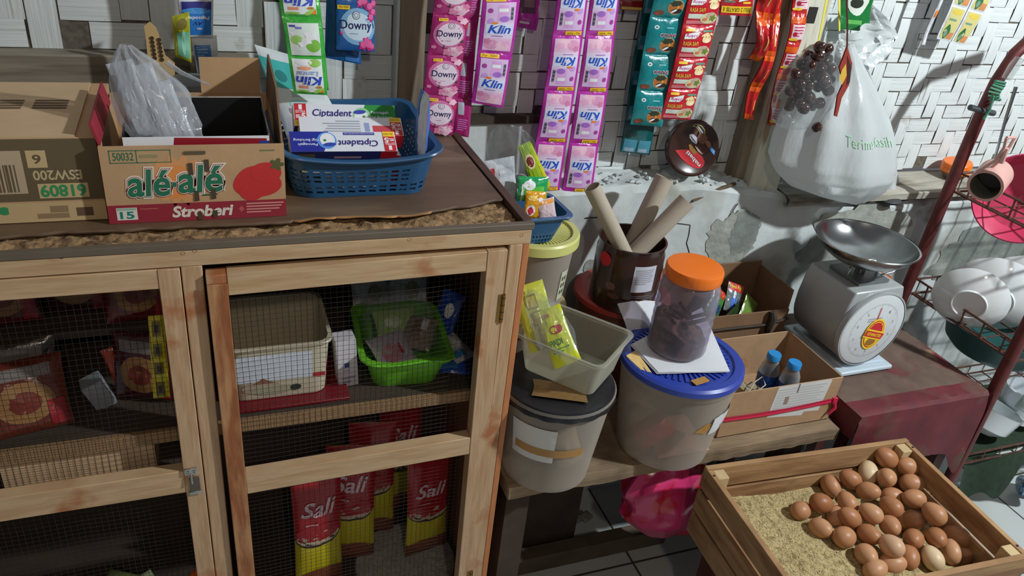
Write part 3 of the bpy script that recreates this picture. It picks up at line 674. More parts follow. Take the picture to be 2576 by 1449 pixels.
sachets('sachet_strip', 'white backed green edged strip half hidden behind the floor cleaner sachets', 1.430, (775, -40), (800, -40), (795, 232), (828, 228), 3, 1, lambda b, F: (b.p_rect(F, 0.0, 0.08, 0.86, 0.92, flat((214, 222, 224)), 1), lines(b, F, 0.1, 0.7, 0.2, 0.5, 3, flat((150, 170, 200)), 2)), KGREEN, up=2, seed=5)
sachets('sachet_strip', 'dark blue fabric softener sachets at the back left of the blue floral pair', 1.445, (822, -30), (905, -30), (818, 146), (909, 163), 1, 1, lambda b, F: b.p_rect(F, 0.55, 0.02, 0.95, 0.10, flat((60, 120, 190)), 1), DBLUE, up=2, seed=6, group=kl, bulge=0.008)
sachets('sachet_strip', 'blue fabric softener sachets with pink flowers, the front pair near the narrow post', 1.425, (848, -140), (944, -140), (846, 124), (943, 131), 2, 1, downy_blue, DBLUE, up=2, seed=7, group=kl)
sachets('sachet_strip', 'magenta fabric softener strip with white ovals hanging over the cabinet corner', 1.405, (1100, -72), (1196, -72), (1052, 327), (1134, 335), 4, 1, downy_pink, DPINK, up=2, seed=8, group=kl, yt=-0.01)
sachets('sachet_strip', 'back of a dark magenta strip behind the white oval softener sachets', 1.435, (1160, -60), (1214, -60), (1138, 338), (1178, 345), 4, 1, plain_back, DPINK, up=1, seed=9, group=kl)
sachets('sachet_strip', 'single column of pink detergent sachets with upright print right of the magenta strip', 1.420, (1216, -8), (1310, -10), (1186, 258), (1266, 272), 2, 1, klin_pink, MAG, up=3, seed=10, group=kl)
sachets('sachet_strip', 'short magenta sachet behind the single column of pink detergent sachets', 1.47, (1300, -20), (1362, -20), (1300, 68), (1350, 78), 1, 1, lambda b, F: (b.p_rect(F, 0.12, 0.45, 0.8, 0.98, flat((90, 50, 80)), 1), lines(b, F, 0.1, 0.8, 0.1, 0.26, 1, PALE, 1), b.p_rect(F, 0.3, 0.6, 0.75, 0.95, flat((130, 100, 110)), 2)), MAG, seed=11, group=kl)
t = sachets('sachet_sheet', 'long double column sheet of pink detergent sachets printed upside down', 1.410, (1408, -60), (1570, -62), (1328, 478), (1494, 486), 4, 2, klin_pink, MAG, flip=True, up=2, seed=12, group=kl, gap=0.08, bulge=0.008)
sachets('sachet_sheet', 'lower end of detergent sachets, darkened in colour for shade, hanging behind the paper tubes', 1.430, (1322, 478), (1496, 486), (1296, 602), (1462, 610), 1, 2, klin_pink, foil((136, 26, 96)), flip=True, up=0, seed=13, gap=0.06, group=kl)  # darker film colour stands in for a paper tube's shadow
sachets('snack_pack', 'dark red pack with gold edge hanging between pink and teal sachets', 1.47, (1566, -60), (1644, -60), (1562, 24), (1634, 28), 1, 1, lambda b, F: (b.p_rect(F, 0.0, 0.02, 1.0, 0.10, flat((206, 176, 90)), 1), b.p_rect(F, 0.3, 0.28, 0.7, 0.4, flat((150, 100, 80)), 1)), foil((140, 22, 26)), cat='snack pack', part='pack', seed=14)
kb = 'cooking sachet strips'
sachets('sachet_strip', 'teal soy sauce sachet strip printed upside down beside the red bouillon strip', 1.415, (1675, -156), (1767, -156), (1584, 312), (1664, 318), 5, 1, bango, TEAL, flip=True, up=1, seed=15, group=kb, bulge=0.009)
sachets('sachet_strip', 'back of the teal sachet strip seen behind with silver spots', 1.462, (1628, -60), (1700, -60), (1560, 382), (1634, 390), 5, 1, lambda b, F: (b.p_rect(F, 0.05, 0.05, 0.46, 0.45, flat((70, 140, 160)), 1), b.p_rect(F, 0.52, 0.05, 0.95, 0.45, flat((70, 140, 160)), 1), b.p_rect(F, 0.1, 0.06, 0.4, 0.18, flat((150, 170, 190)), 2), b.p_rect(F, 0.55, 0.06, 0.85, 0.18, flat((150, 170, 190)), 2)), foil((14, 84, 84)), seed=16, group=kb)
sachets('sachet_strip', 'red beef bouillon sachet strip with cow picture right of the teal strip', 1.405, (1758, -110), (1843, -110), (1662, 300), (1738, 302), 5, 1, royco, RRED, up=2, seed=17, group=kb, bulge=0.008)
sachets('sachet_strip', 'red bouillon sachet with yellow offer band hanging upside down near the painted post', 1.420, (1820, -48), (1902, -48), (1813, 38), (1892, 42), 1, 1, lambda b, F: royco(b, F, True), RRED, flip=True, up=2, seed=18, group=kb)
def stick(b, F): b.p_rect(F, 0.0, 0.0, 1.0, 0.16, ORFOIL, 1, 3); b.p_rect(F, 0.0, 0.86, 1.0, 1.0, ORFOIL, 1, 3); b.p_rect(F, 0.62, 0.3, 0.7, 0.6, flat((226, 190, 100)), 1, 2)
kd = 'drink and coffee stick strips on the painted post'
sachets('sachet_strip', 'twisted red and orange stick sachets, the longer strip left of the post', 1.435, (1955, -40), (1990, -40), (1874, 300), (1899, 303), 4, 1, stick, STRIPRED, seed=19, group=kd, wav=0.012)
sachets('sachet_strip', 'short red and orange stick sachets overlapping the longer twisted strip', 1.425, (1925, -60), (1962, -60), (1888, 150), (1917, 158), 2, 1, stick, STRIPRED, seed=23, group=kd, wav=0.012)
def mie(b, F):
    b.p_rect(F, 0.0, 0.66, 1.0, 0.86, ORFOIL, 1, 3); b.p_rect(F, 0.12, 0.10, 0.96, 0.66, flat((226, 200, 206)), 1, 3)
    b.p_text(F, 'tasti', 0.2, 0.34, 0.9, 0.60, flat((180, 40, 80)), 2, bold=0.01, shear=0.3); lines(b, F, 0.25, 0.9, 0.2, 0.34, 2, flat((190, 70, 90)), 2)
    b.p_ell(F, 0.3, 0.1, 0.3, 0.06, YEL, 2); b.p_rect(F, 0, 0, 1, 0.07, flat((170, 24, 44)), 3, 3)
def mie2(b, F): mie(b, F)
sachets('sachet_strip', 'red orange and white seasoning sachet strip fixed down the front of the painted post', 1.425, (2010, -45), (2052, -45), (1931, 311), (1952, 314), 5, 1, lambda b, F: (b.p_rect(F, 0.0, 0.66, 1.0, 0.86, ORFOIL, 1, 3), b.p_rect(F, 0.12, 0.12, 0.96, 0.62, flat((226, 200, 206)), 1, 3), lines(b, F, 0.2, 0.9, 0.2, 0.58, 4, flat((180, 40, 80)), 2), b.p_ell(F, 0.3, 0.12, 0.3, 0.05, YEL, 2), b.p_ell(F, 0.3, 0.3, 0.12, 0.08, flat((180, 30, 60)), 3)), STRIPRED, seed=20, group=kd, wav=0.006)
sachets('spice_pack', 'green spice sachet with white oval hanging above the white carrier bag', 1.42, (2122, -60), (2206, -60), (2108, 72), (2184, 80), 1, 1, lambda b, F: (b.p_ell(F, 0.5, 0.64, 0.34, 0.36, flat((216, 222, 210)), 1), b.p_ell(F, 0.45, 0.52, 0.2, 0.1, flat((40, 48, 36)), 2), b.p_ell(F, 0.6, 0.7, 0.16, 0.1, flat((190, 196, 170)), 3), b.p_ell(F, 0.4, 0.76, 0.12, 0.07, flat((70, 60, 50)), 3), b.p_rect(F, 0.2, 0.12, 0.7, 0.2, flat((90, 170, 80)), 1)), BKGREEN, cat='spice pack', part='pack', seed=21)
def cuke(b, F):
    b.p_rect(F, 0.10, 0.06, 0.90, 0.95, flat((206, 196, 130)), 1, 3); b.p_ell(F, 0.36, 0.26, 0.17, 0.2, flat((50, 110, 60)), 2, fn=lambda w: 1 + 0.1 * math.cos(4 * w)); b.p_ell(F, 0.34, 0.2, 0.1, 0.1, flat((120, 150, 130)), 3); b.p_rect(F, 0.5, 0.07, 0.88, 0.26, flat((206, 140, 90)), 2, 2); lines(b, F, 0.2, 0.85, 0.55, 0.68, 1, flat((110, 150, 130)), 2); b.p_ell(F, 0.5, 0.84, 0.3, 0.08, flat((214, 190, 80)), 2)
kc = 'white face wash sachets on the right of the bamboo wall'
sachets('sachet_strip', 'white sachet pair with green cucumber print on the right of the bamboo wall', 1.430, (2390, 10), (2474, 34), (2358, 98), (2428, 115), 1, 2, cuke, WFOIL, up=2, seed=24, group=kc, gap=0.04, bulge=0.004)
sachets('sachet_strip', 'small white sachet at the top edge above the cucumber sachets', 1.445, (2440, -60), (2508, -50), (2436, 10), (2492, 20), 1, 1, cuke, WFOIL, seed=25, group=kc, bulge=0.004)
sachets('sachet_strip', 'thin white sachet seen edge on, left of the cucumber sachets', 1.430, (2352, 24), (2360, 26), (2318, 112), (2326, 113), 1, 1, lambda b, F: b.p_rect(F, 0.2, 0.8, 1.0, 1.0, ORANGE, 1, 2), WFOIL, up=1, seed=26, bulge=0.004)
b = MB(); b.tube([(-0.3, 1.475, 1.52), (0.6, 1.47, 1.505), (1.25, 1.468, 1.515), (2.2, 1.472, 1.52)], 0.0015, mat('hanging_line', (170, 164, 140), 0.7), n=5)
tag(b.build('hanging_line'), 'thin string stretched along the wall that carries the sachet strips', 'string')

# ------------------------------------------------------------------ carrier bag, bag of brown fruit, tin lid
thin_white = mat('thin_white_plastic', (222, 226, 226), 0.3, bump=0.9, bscale=16, bstretch=(2.2, 2.2, 0.6), trans=(0.82, (230, 236, 236), 0.15), coat=0.2, glow=0.3)
clear_bag = mat('clear_plastic_film', (214, 217, 220), 0.12, bump=0.8, bscale=30, trans=(0.04, (242, 244, 244), 0.22), coat=0.6)
HY = 1.36
bagc = atY(2110, 330, HY)
bag = thing('carrier_bag', (bagc.x, HY, bagc.z - 0.14), 'bulging white plastic carrier bag with green print hanging beside the painted post', 'carrier bag')
prof = [(110, 2118, 26), (150, 2120, 40), (200, 2118, 66), (250, 2110, 96), (300, 2106, 118), (350, 2102, 132), (400, 2098, 140), (430, 2100, 136), (460, 2104, 112), (485, 2122, 74), (505, 2146, 26)]
ring = [(atY(cx, y, HY), abs(atY(cx + hw, y, HY).x - atY(cx - hw, y, HY).x) / 2) for y, cx, hw in prof]
def bagf(u, v):
    k = v * (len(ring) - 1); i = min(len(ring) - 2, int(k)); f = k - i
    f2 = f
    c = ring[i][0] * (1 - f2) + ring[i + 1][0] * f2; r = ring[i][1] * (1 - f2) + ring[i + 1][1] * f2
    w = 2 * math.pi * u
    fold = (1 - v) ** 1.5 * 0.16 * math.cos(9 * w + 3 * v) + 0.03 * nz(math.cos(w) * 3, math.sin(w) * 3, v * 7)
    rr = r * (1 + fold)
    return c + Vector((math.cos(w) * rr, math.sin(w) * rr * 0.62, 0.006 * nz(math.cos(w) * 2, v * 5)))
b = MB(); b.grid(bagf, 64, 50, thin_white, cu=True)
pf = lambda u, v, h: bagf(0.75 + (u - 0.5) * 0.26, v) + Vector((0, -0.0012 * h, 0))
body = b.build('bag_body', bag)
fgp = mat('faded_green_print', (172, 210, 180), 0.4)
b = MB(); b.p_text(lambda u, v, h: bagf(0.70 + 0.15 * u, 0.47 - 0.05 * v + 0.015 * u) + Vector((0, -0.0012 * h, 0)), 'Terima Kasih', 0.0, 0.0, 1.0, 1.0, fgp, 2); b.build('print', body)
b = MB(); b.p_ell(lambda u, v, h: pf(u, 0.97 - 0.06 * v, h), 0.55, 0.5, 0.09, 0.3, fgp, 2); b.build('print_mark', body)
b = MB()
def wing(pts, m, nseg=10):
    P = [atY(x, y, Y) for x, y, Y in pts]
    def g(u, v):
        a = P[0] * (1 - u) + P[1] * u; d = P[3] * (1 - u) + P[2] * u; p = a * (1 - v) + d * v
        p.y += 0.010 * math.sin(u * 9 + v * 4) + 0.006 * nz(u * 5, v * 5); p.z += 0.006 * nz(u * 4, v * 6, 3); return p
    b.grid(g, nseg, nseg, m); b.grid(lambda u, v: g(u, v) + Vector((0, 0.0012, 0)), nseg, nseg, m, flip=True)
wing([(2110, 95, 1.37), (2190, 60, 1.40), (2256, 92, 1.42), (2140, 140, 1.38)], thin_white); wing([(2140, 120, 1.375), (2256, 92, 1.42), (2210, 165, 1.41), (2150, 165, 1.375)], thin_white); wing([(2178, 20, 1.43), (2196, 10, 1.44), (2262, 88, 1.43), (2210, 110, 1.40)], thin_white)
b.build('bag_handle', bag)
# trailing grey-white side of the bag
b = MB()
def tail(u, v):
    p = atY(2170 + 100 * u + 20 * v * (1 - u), 170 + (330 + 0 * u) * v - 60 * u * v, HY + 0.035 + 0.02 * u); k = v ** 0.8
    q = atY(2132 + (40 + 100 * k) * u, 150 + 345 * v - 30 * u * v, HY + 0.03 + 0.03 * u); q.y += 0.012 * math.sin(u * 12 + v * 2) + 0.004 * nz(u * 6, v * 6); return q
b.grid(tail, 24, 20, thin_white); b.grid(lambda u, v: tail(u, v) + Vector((0, 0.0015, 0)), 24, 20, thin_white, flip=True); b.build('bag_side', bag)

fc = atY(2040, 210, 1.29)
fb = thing('clear_bag', (fc.x, 1.29, fc.z - 0.10), 'clear plastic bag of dark brown round fruit hanging in front of the carrier bag', 'plastic bag')
prof2 = [(108, 2100, 12), (125, 2090, 34), (150, 2066, 62), (190, 2048, 78), (230, 2032, 80), (270, 2018, 70), (300, 2004, 58), (318, 1998, 40), (326, 1996, 8)]
ring2 = [(atY(cx, y, 1.29), abs(atY(cx + hw, y, 1.29).x - atY(cx - hw, y, 1.29).x) / 2) for y, cx, hw in prof2]
def bag2(u, v):
    k = v * (len(ring2) - 1); i = min(len(ring2) - 2, int(k)); f = k - i
    c = ring2[i][0] * (1 - f) + ring2[i + 1][0] * f; r = ring2[i][1] * (1 - f) + ring2[i + 1][1] * f; w = 2 * math.pi * u
    rr = r * (1 + 0.10 * nz(math.cos(w) * 4, math.sin(w) * 4, v * 9) + (0.15 * math.cos(7 * w) if v < 0.25 else 0))
    return c + Vector((math.cos(w) * rr, math.sin(w) * rr * 0.45, 0))
b = MB(); b.grid(bag2, 40, 36, clear_bag, cu=True); b.build('bag_film', fb)
b = MB()
for x0, x1 in (((2092, -60), (2058, 112)), ((2112, -60), (2112, 78))):
    p0 = atY(x0[0], x0[1], 1.31); p1 = atY(x1[0], x1[1], 1.29); s = Vector((0.0032, 0, 0)); b.add([p0 - s, p0 + s, p1 + s * 0.6, p1 - s * 0.6, p0 - s + Vector((0, .001, 0)), p0 + s + Vector((0, .001, 0)), p1 + s * .6 + Vector((0, .001, 0)), p1 - s * .6 + Vector((0, .001, 0))], [(0, 1, 2, 3), (7, 6, 5, 4), (0, 4, 5, 1), (2, 6, 7, 3), (1, 5, 6, 2), (3, 7, 4, 0)], mat('yellow_raffia', (206, 200, 60), 0.5))
b.build('raffia_tie', fb, label='yellow raffia strings')
b = MB(); b.tube([atY(2128, -60, 1.285), atY(2132, 60, 1.285), atY(2131, 118, 1.282)], 0.0017, mat('brown_cord', (92, 44, 34), 0.7), n=6); b.build('cord', fb, label='brown cord')
b = MB()
fruit_m = mat('brown_fruit_skin', (62, 34, 26), 0.22, var=0.3, vscale=30, coat=0.5)
fr = [(2062, 118), (2082, 124), (2036, 140), (2058, 142), (2082, 150), (2018, 160), (2040, 164), (2064, 168), (2090, 172), (2002, 184), (2024, 188), (2046, 190), (2070, 196), (2088, 200), (1998, 206), (2014, 212), (2036, 214), (2058, 218), (2078, 208), (1988, 228), (2010, 236), (2032, 240), (2084, 228), (1992, 256), (2014, 262), (2036, 248), (1986, 268), (2022, 272), (2062, 260), (2044, 266), (2056, 320)]
rnd = random.Random(4); proto = None
for i, (x, y) in enumerate(fr):
    p = atY(x, y, 1.285 + (i % 3 - 1) * 0.011)
    if proto is None:
        b = MB(); b.lathe([(0.0002, -0.0115), (0.006, -0.0105), (0.0105, -0.006), (0.0118, 0.0), (0.0105, 0.006), (0.006, 0.0105), (0.002, 0.0125), (0.0002, 0.0118)], fruit_m, (0, 0, 0), n=16, fn=lambda w, z: 1 + 0.05 * math.cos(3 * w + 80 * z)); proto = b.build('brown_fruit', origin=(0, 0, 0)); o = proto
    else: o = proto.copy(); COL.objects.link(o)
    o.location = p; o.rotation_euler = (rnd.uniform(0, 3), rnd.uniform(0, 3), 0); s = rnd.uniform(0.9, 1.12); o.scale = (s, s, s)
    tag(o, 'lone brown round fruit hanging lowest over the green print of the carrier bag' if i == len(fr) - 1 else 'dark brown round fruit packed inside the clear hanging bag', 'fruit', 'brown fruit in the clear bag')
b = MB(); q = [(2132, 118), (2112, 170), (2122, 210), (2108, 240), (2100, 292), (2106, 294), (2118, 246), (2136, 214), (2144, 160)]
P = [atY(x, y, 1.255) for x, y in q]; n = len(P); b.add(P + [p + Vector((0, 0.004, 0)) for p in P], [tuple(range(n)), tuple(range(n, 2 * n))[::-1]] + [(i, i + n, (i + 1) % n + n, (i + 1) % n) for i in range(n)], foil((150, 60, 50)))
pp = [atY(x, y, 1.2545) for x, y in [(2118, 176), (2128, 160), (2130, 190), (2118, 214), (2112, 196)]]; b.add(pp, [tuple(range(5))], flat((206, 170, 60)))
pp = [atY(x, y, 1.2545) for x, y in [(2132, 140), (2142, 170), (2138, 208), (2130, 214), (2132, 180)]]; b.add(pp, [tuple(range(5))], flat((60, 34, 30)))
tag(b.build('torn_wrapper'), 'torn red and yellow wrapper strip dangling over the carrier bag', 'wrapper')

# tin lid leaning on the ledge
lidc = atY(1745, 373, 1.42)
tin_dk = mat('dark_brown_tin_print', (58, 34, 26), 0.22, coat=0.5, var=0.15)
Rl = Matrix.Rotation(math.radians(78), 3, 'X') @ Matrix.Rotation(0, 3, 'Z')
Rl = Matrix.Rotation(math.radians(-6), 3, 'Z') @ Matrix.Rotation(math.radians(74), 3, 'X')
lid = thing('tin_lid', (lidc.x, 1.43, lidc.z - 0.055), 'round dark brown wafer tin lid leaning on the ledge under the red sachets', 'tin lid')
RL = 0.063
lp = [(0.0002, 0.0), (RL * 0.82, 0.0), (RL * 0.86, 0.0015), (RL * 0.96, 0.0015), (RL, -0.0005), (RL * 1.005, -0.003), (RL, -0.016), (RL * 0.97, -0.0165), (RL * 0.965, -0.004), (0.0002, -0.002)]
b = MB(); b.lathe(lp, tin_dk, lidc, n=64, R=Rl)
N = Rl @ Vector((0, 0, 1)); rt = Rl @ Vector((1, 0, 0)); upv = Rl @ Vector((0, 1, 0))
s2 = 1.0 / 1534 * 180
def LF(px, py, h):   # print placed by its position in the photo on the lid's own plane
    d = ray(px, py); o = Vector((0, 0, CAMZ)); k = (lidc + N * 0.0004 * h - o).dot(N) / d.dot(N); return o + d * k
zz = lambda x, y: (1650 + x * 180 / 1534, 290 + y * 170 / 1449)
LFz = lambda u, v, h: LF(*zz(u, v), h)
def poly(pts, m, h): b.add([LFz(x, y, h) for x, y in pts], [tuple(range(len(pts)))], m)
poly([(410, 750), (560, 735), (780, 740), (900, 790), (1000, 890), (1045, 1000), (1020, 1090), (930, 1145), (820, 1125), (680, 1050), (540, 920)], RED, 2)
V, F, a, _ = text_geo('nabati', 0.02)
b.add([LFz(960 - 325 * x - 55 * y + 0, 1060 - 300 * x + 105 * y * 0 + 70 * y * 0.9 - 10, 4) if False else LFz(905 + 55 * (1 - y) * 1.0 - 270 * x, 1120 - 60 * (1 - y) - 300 * x, 4) for x, y in V], [f for f in F], WHITE)
poly([(790, 240), (830, 195), (900, 185), (990, 225), (1050, 310), (1060, 390), (1010, 425), (950, 390), (900, 300), (850, 250)], flat((224, 206, 110)), 2); poly([(815, 235), (840, 205), (900, 200), (985, 240), (1035, 315), (1045, 385), (1005, 405), (960, 375), (915, 290), (865, 240)], BLACK, 3); poly([(875, 225), (905, 215), (1025, 375), (1000, 400)], flat((190, 180, 200)), 4)
choc = flat((128, 84, 64)); poly([(880, 490), (930, 390), (1040, 400), (1110, 480), (1080, 560), (1000, 630), (920, 580)], choc, 2); poly([(780, 290), (860, 280), (910, 340), (870, 440), (810, 420)], flat((92, 52, 42)), 2); poly([(830, 640), (940, 600), (1130, 700), (1140, 750), (1000, 840), (930, 790)], flat((84, 48, 38)), 3); poly([(1040, 560), (1120, 540), (1180, 600), (1185, 680), (1120, 700)], flat((150, 104, 84)), 3)
poly([(835, 660), (880, 680), (1000, 830), (990, 842), (900, 770)], flat((214, 196, 176)), 4); poly([(715, 420), (760, 395), (810, 410), (880, 470), (890, 590), (860, 620), (780, 560), (725, 480)], flat((206, 206, 220)), 3); poly([(730, 430), (770, 450), (850, 560), (860, 600), (790, 550)], flat((110, 84, 90)), 4)
poly([(1145, 720), (1190, 680), (1305, 810), (1290, 860), (1265, 880)], flat((90, 160, 230)), 3); poly([(700, 640), (740, 615), (885, 790), (850, 840), (800, 830), (720, 720)], flat((160, 110, 40)), 3)
b.build('lid_disc', lid)

# ================================================================== generic builders
def rrect(s, a, bb, r):
    """point on a rounded rectangle (half sizes a, bb, corner r), s in 0..1 round the edge"""
    L = [2 * (a - r), math.pi * r / 2, 2 * (bb - r), math.pi * r / 2] * 2
    tot = sum(L); d = (s % 1.0) * tot; k = 0
    while d > L[k] and k < 7: d -= L[k]; k += 1
    cs = [(a - r, -(bb - r)), (a - r, bb - r), (-(a - r), bb - r), (-(a - r), -(bb - r))]
    if k == 0: return (-(a - r) + d, -bb)
    if k == 2: return (a, -(bb - r) + d)
    if k == 4: return ((a - r) - d, bb)
    if k == 6: return (-a, (bb - r) - d)
    c = cs[(k - 1) // 2]; w = d / r + {1: -math.pi / 2, 3: 0, 5: math.pi / 2, 7: math.pi}[k]
    return (c[0] + r * math.cos(w), c[1] + r * math.sin(w))
def basket_mesh(M, a, bb, h, m, r=0.03, taper=0.86, hole=None, nS=120, nT=18, sag=None, lip=0.006, floor=True, th=0.0016):
    b = MB(M)
    def P(s, t, off=0.0):
        k = taper + (1 - taper) * t; x, y = rrect(s, a * k + off, bb * k + off, r)
        z = h * t
        if sag: z += sag(x, y, t)
        return Vector((x, y, z))
    for off, fl in ((0.0, False), (-th, True)):
        V = [P(i / nS, j / nT, off) for j in range(nT + 1) for i in range(nS)]; F = []
        for j in range(nT):
            for i in range(nS):
                if hole and hole(i, j): continue
                q = (j * nS + i, j * nS + (i + 1) % nS, (j + 1) * nS + (i + 1) % nS, (j + 1) * nS + i)
                F.append(q[::-1] if fl else q)
        b.add(V, F, m, True)
    prof = [(0, 0), (lip, 0.0005), (lip + 0.0012, -0.002), (lip * 0.8, -0.006), (0.0, -0.007)]
    V = []
    for s in range(nS):
        for (o, dz) in prof + [(-th, 0.0)]:
            p = P(s / nS, 1.0, o); p.z += dz; V.append(p)
    n = len(prof) + 1; order = [5, 0, 1, 2, 3, 4]
    F = []
    for s in range(nS):
        for k in range(5): A, B_ = order[k], order[k + 1]; F.append((s * n + A, s * n + B_, ((s + 1) % nS) * n + B_, ((s + 1) % nS) * n + A))
    b.add(V, F, m, True)
    if floor: b.add([P(i / nS, 0) + Vector((0, 0, 0.0005)) for i in range(nS)], [tuple(range(nS))], m); b.add([P(i / nS, 0) for i in range(nS)], [tuple(range(nS))[::-1]], m)
    return b
def pillow(M, w, l, d, m, paint=None, seed=0, back=None):
    """a filled film pack lying in local XY, puffed along Z; prints on its +Z face"""
    b = MB(M)
    def F(u, v, h):
        e = (max(0, 4 * u * (1 - u)) ** 0.55) * (max(0, 4 * v * (1 - v)) ** 0.5)
        z = d / 2 * e * (1 + 0.3 * nz(u * 4, v * 4, seed)) + 0.0016 * nz(u * 14, v * 14, seed) * min(1, e * 3) + 0.0004 * h
        k = 1 - 0.06 * math.sin(math.pi * v)
        return Vector(((u - 0.5) * w * k, (v - 0.5) * l, z))
    b.grid(lambda u, v: F(u, v, 0), 18, 20, m)
    def G(u, v):
        p = F(u, v, 0); p.z = -p.z - 0.0002; return p
    b.grid(G, 14, 14, back or m, flip=True)
    if paint: paint(b, F)
    return b
def carton(M, sx, sy, sz, m, painters=None):
    """closed box centred on its base, prints on chosen faces"""
    b = MB(M); b.box((0, 0, sz / 2), (sx, sy, sz), m)
    faces = {'front': plane_fn((-sx / 2, -sy / 2, 0), (sx, 0, 0), (0, 0, sz)), 'top': plane_fn((-sx / 2, -sy / 2, sz), (sx, 0, 0), (0, sy, 0)), 'right': plane_fn((sx / 2, -sy / 2, 0), (0, sy, 0), (0, 0, sz)), 'left': plane_fn((-sx / 2, sy / 2, 0), (0, -sy, 0), (0, 0, sz))}
    for k, fn in (painters or {}).items(): fn(b, faces[k])
    return b
def flipF(F): return lambda u, v, h: F(1 - u, 1 - v, h)
def open_box(t, x0, x1, y0, y1, z0, z1, m, th=0.003, inner=None, name='box_body', zf=None):
    b = MB(); zf = zf or {}
    b.bx(x0, x1, y0, y1, z0, z0 + th, m)
    b.bx(x0, x1, y0, y0 + th, z0, zf.get('front', z1), m); b.bx(x0, x1, y1 - th, y1, z0, zf.get('back', z1), m)
    b.bx(x0, x0 + th, y0 + th, y1 - th, z0, zf.get('left', z1), m); b.bx(x1 - th, x1, y0 + th, y1 - th, z0, zf.get('right', z1), m)
    return b
card = mat('brown_cardboard', (190, 152, 112), 0.8, var=0.08, vscale=9, bump=0.08, bscale=90)
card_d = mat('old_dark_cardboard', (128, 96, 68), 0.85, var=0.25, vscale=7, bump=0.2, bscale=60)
card_l = mat('pale_cardboard', (202, 170, 132), 0.8, var=0.1, vscale=9)

# ================================================================== on the cabinet top
# carton with upside-down print
ex = thing('cardboard_carton', (-0.26, 1.2, CT), 'closed brown carton with upside down number print at the left end of the cabinet top', 'carton')
b = MB(); x0, x1, y0, y1, z0, z1 = -0.40, -0.137, 1.086, 1.33, CT + 0.0005, 1.147
b.bx(x0, x1, y0, y1, z0, z1, card)
F = flipF(plane_fn((x0, y0, z0), (x1 - x0, 0, 0), (0, 0, z1 - z0)))
olive = flat((98, 84, 58), 0.8); ink = flat((100, 78, 56), 0.8); inkg = flat((50, 140, 84), 0.8); cream_p = flat((196, 168, 122), 0.8)
b.p_rect(F, 0.0, 0.01, 1.0, 0.735, olive, 1)
b.p_text(F, 'ESW200', 0.085, 0.375, 0.295, 0.485, flat((190, 172, 130), 0.8), 2, bold=0.02)
b.p_rect(F, 0.065, 0.53, 0.285, 0.705, cream_p, 2); b.p_text(F, '61809', 0.078, 0.55, 0.275, 0.685, inkg, 3, bold=0.03)
b.p_rect(F, 0.225, 0.14, 0.31, 0.34, cream_p, 2); b.p_text(F, '6', 0.25, 0.19, 0.283, 0.29, ink, 3, bold=0.02)
b.p_rect(F, 0.33, 0.14, 0.53, 0.64, flat((182, 160, 132), 0.8), 2)
for i in range(11): b.p_rect(F, 0.365 + i * 0.015, 0.30, 0.371 + i * 0.015 + 0.003 * (i % 3), 0.62, olive, 3, 1)
F2 = flipF(plane_fn((x0, y0, z0), (x1 - x0, 0, 0), (0, 0, z1 - z0)))
b.p_rect(F2, 0.0, 0.755, 1.0, 0.99, cream_p, 2); b.p_rect(F2, 0.06, 0.83, 0.135, 0.935, ink, 3, 2); b.p_rect(F2, 0.17, 0.80, 0.25, 0.88, flat((146, 120, 88), 0.8), 3, 2); b.p_rect(F2, 0.17, 0.89, 0.31, 0.95, flat((146, 120, 88), 0.8), 3, 2); b.p_ell(F2, 0.46, 0.84, 0.035, 0.045, inkg, 3, fn=lambda w: 1 + 0.2 * math.cos(3 * w))
b.build('carton_body', ex, bevel=0.0015)
b = MB(); b.box(((x0 - 0.16) / 2, 1.20, z1 + 0.0025), (abs(x0 + 0.16), 0.228, 0.003), card_l, R=Matrix.Rotation(math.radians(0.6), 3, 'X'))
F = flipF(plane_fn((-0.33, 1.14, z1 + 0.0045), (0.16, 0, 0), (0, 0.12, 0)))
for i in range(4):
    b.p_rect(F, 0.06, 0.25 + i * 0.09, 0.32, 0.30 + i * 0.09, ink, 1, 1); b.p_rect(F, 0.40, 0.25 + i * 0.09, 0.66 + 0.2 * (i in (1, 2)), 0.30 + i * 0.09, ink, 1, 1)
b.build('top_flap', ex)

# open strawberry drink carton
al = thing('drink_carton', (-0.02, 1.19, CT), 'open drink carton with green lettering and a red strawberry, flaps standing up', 'carton')
z0 = CT + 0.0005; ax0, ax1, ay0, ay1, az1 = -0.134, 0.096, 1.071, 1.31, 1.139
b = open_box(al, ax0, ax1, ay0, ay1, z0, az1, card)
F = plane_fn((ax0, ay0, z0), (ax1 - ax0, 0, 0), (0, 0, az1 - z0))
maroon = flat((150, 36, 52), 0.7); sred = flat((196, 44, 44), 0.7); dgreen = flat((30, 110, 80), 0.7); boxw = flat((226, 218, 200), 0.7); orr = flat((226, 140, 70), 0.75); orr2 = flat((214, 150, 96), 0.75)
b.p_rect(F, 0.0, 0.0, 1.0, 0.245, maroon, 1)
b.p_ell(F, 0.40, 0.55, 0.2, 0.36, orr2, 1, n=32, fn=lambda w: 0.85 + 0.15 * math.cos(14 * w)); b.p_ell(F, 0.38, 0.53, 0.095, 0.22, orr, 2)
for s, m2, h, e in ((0, boxw, 4, 0.09), (1, maroon, 5, 0.055), (2, boxw, 6, 0.04), (3, dgreen, 7, 0.022)):
    b.p_text(F, 'al\u00e9', 0.125, 0.36, 0.345, 0.70, m2, h, bold=e, shear=0.12); b.p_ell(F, 0.372, 0.50, 0.012 + e * 0.1, 0.03 + e * 0.2, m2, h, n=10); b.p_text(F, 'al\u00e9', 0.395, 0.39, 0.635, 0.74, m2, h, bold=e, shear=0.12)
b.p_text(F, 'Stroberi', 0.345, 0.055, 0.685, 0.20, boxw, 3, bold=0.035, shear=0.2)
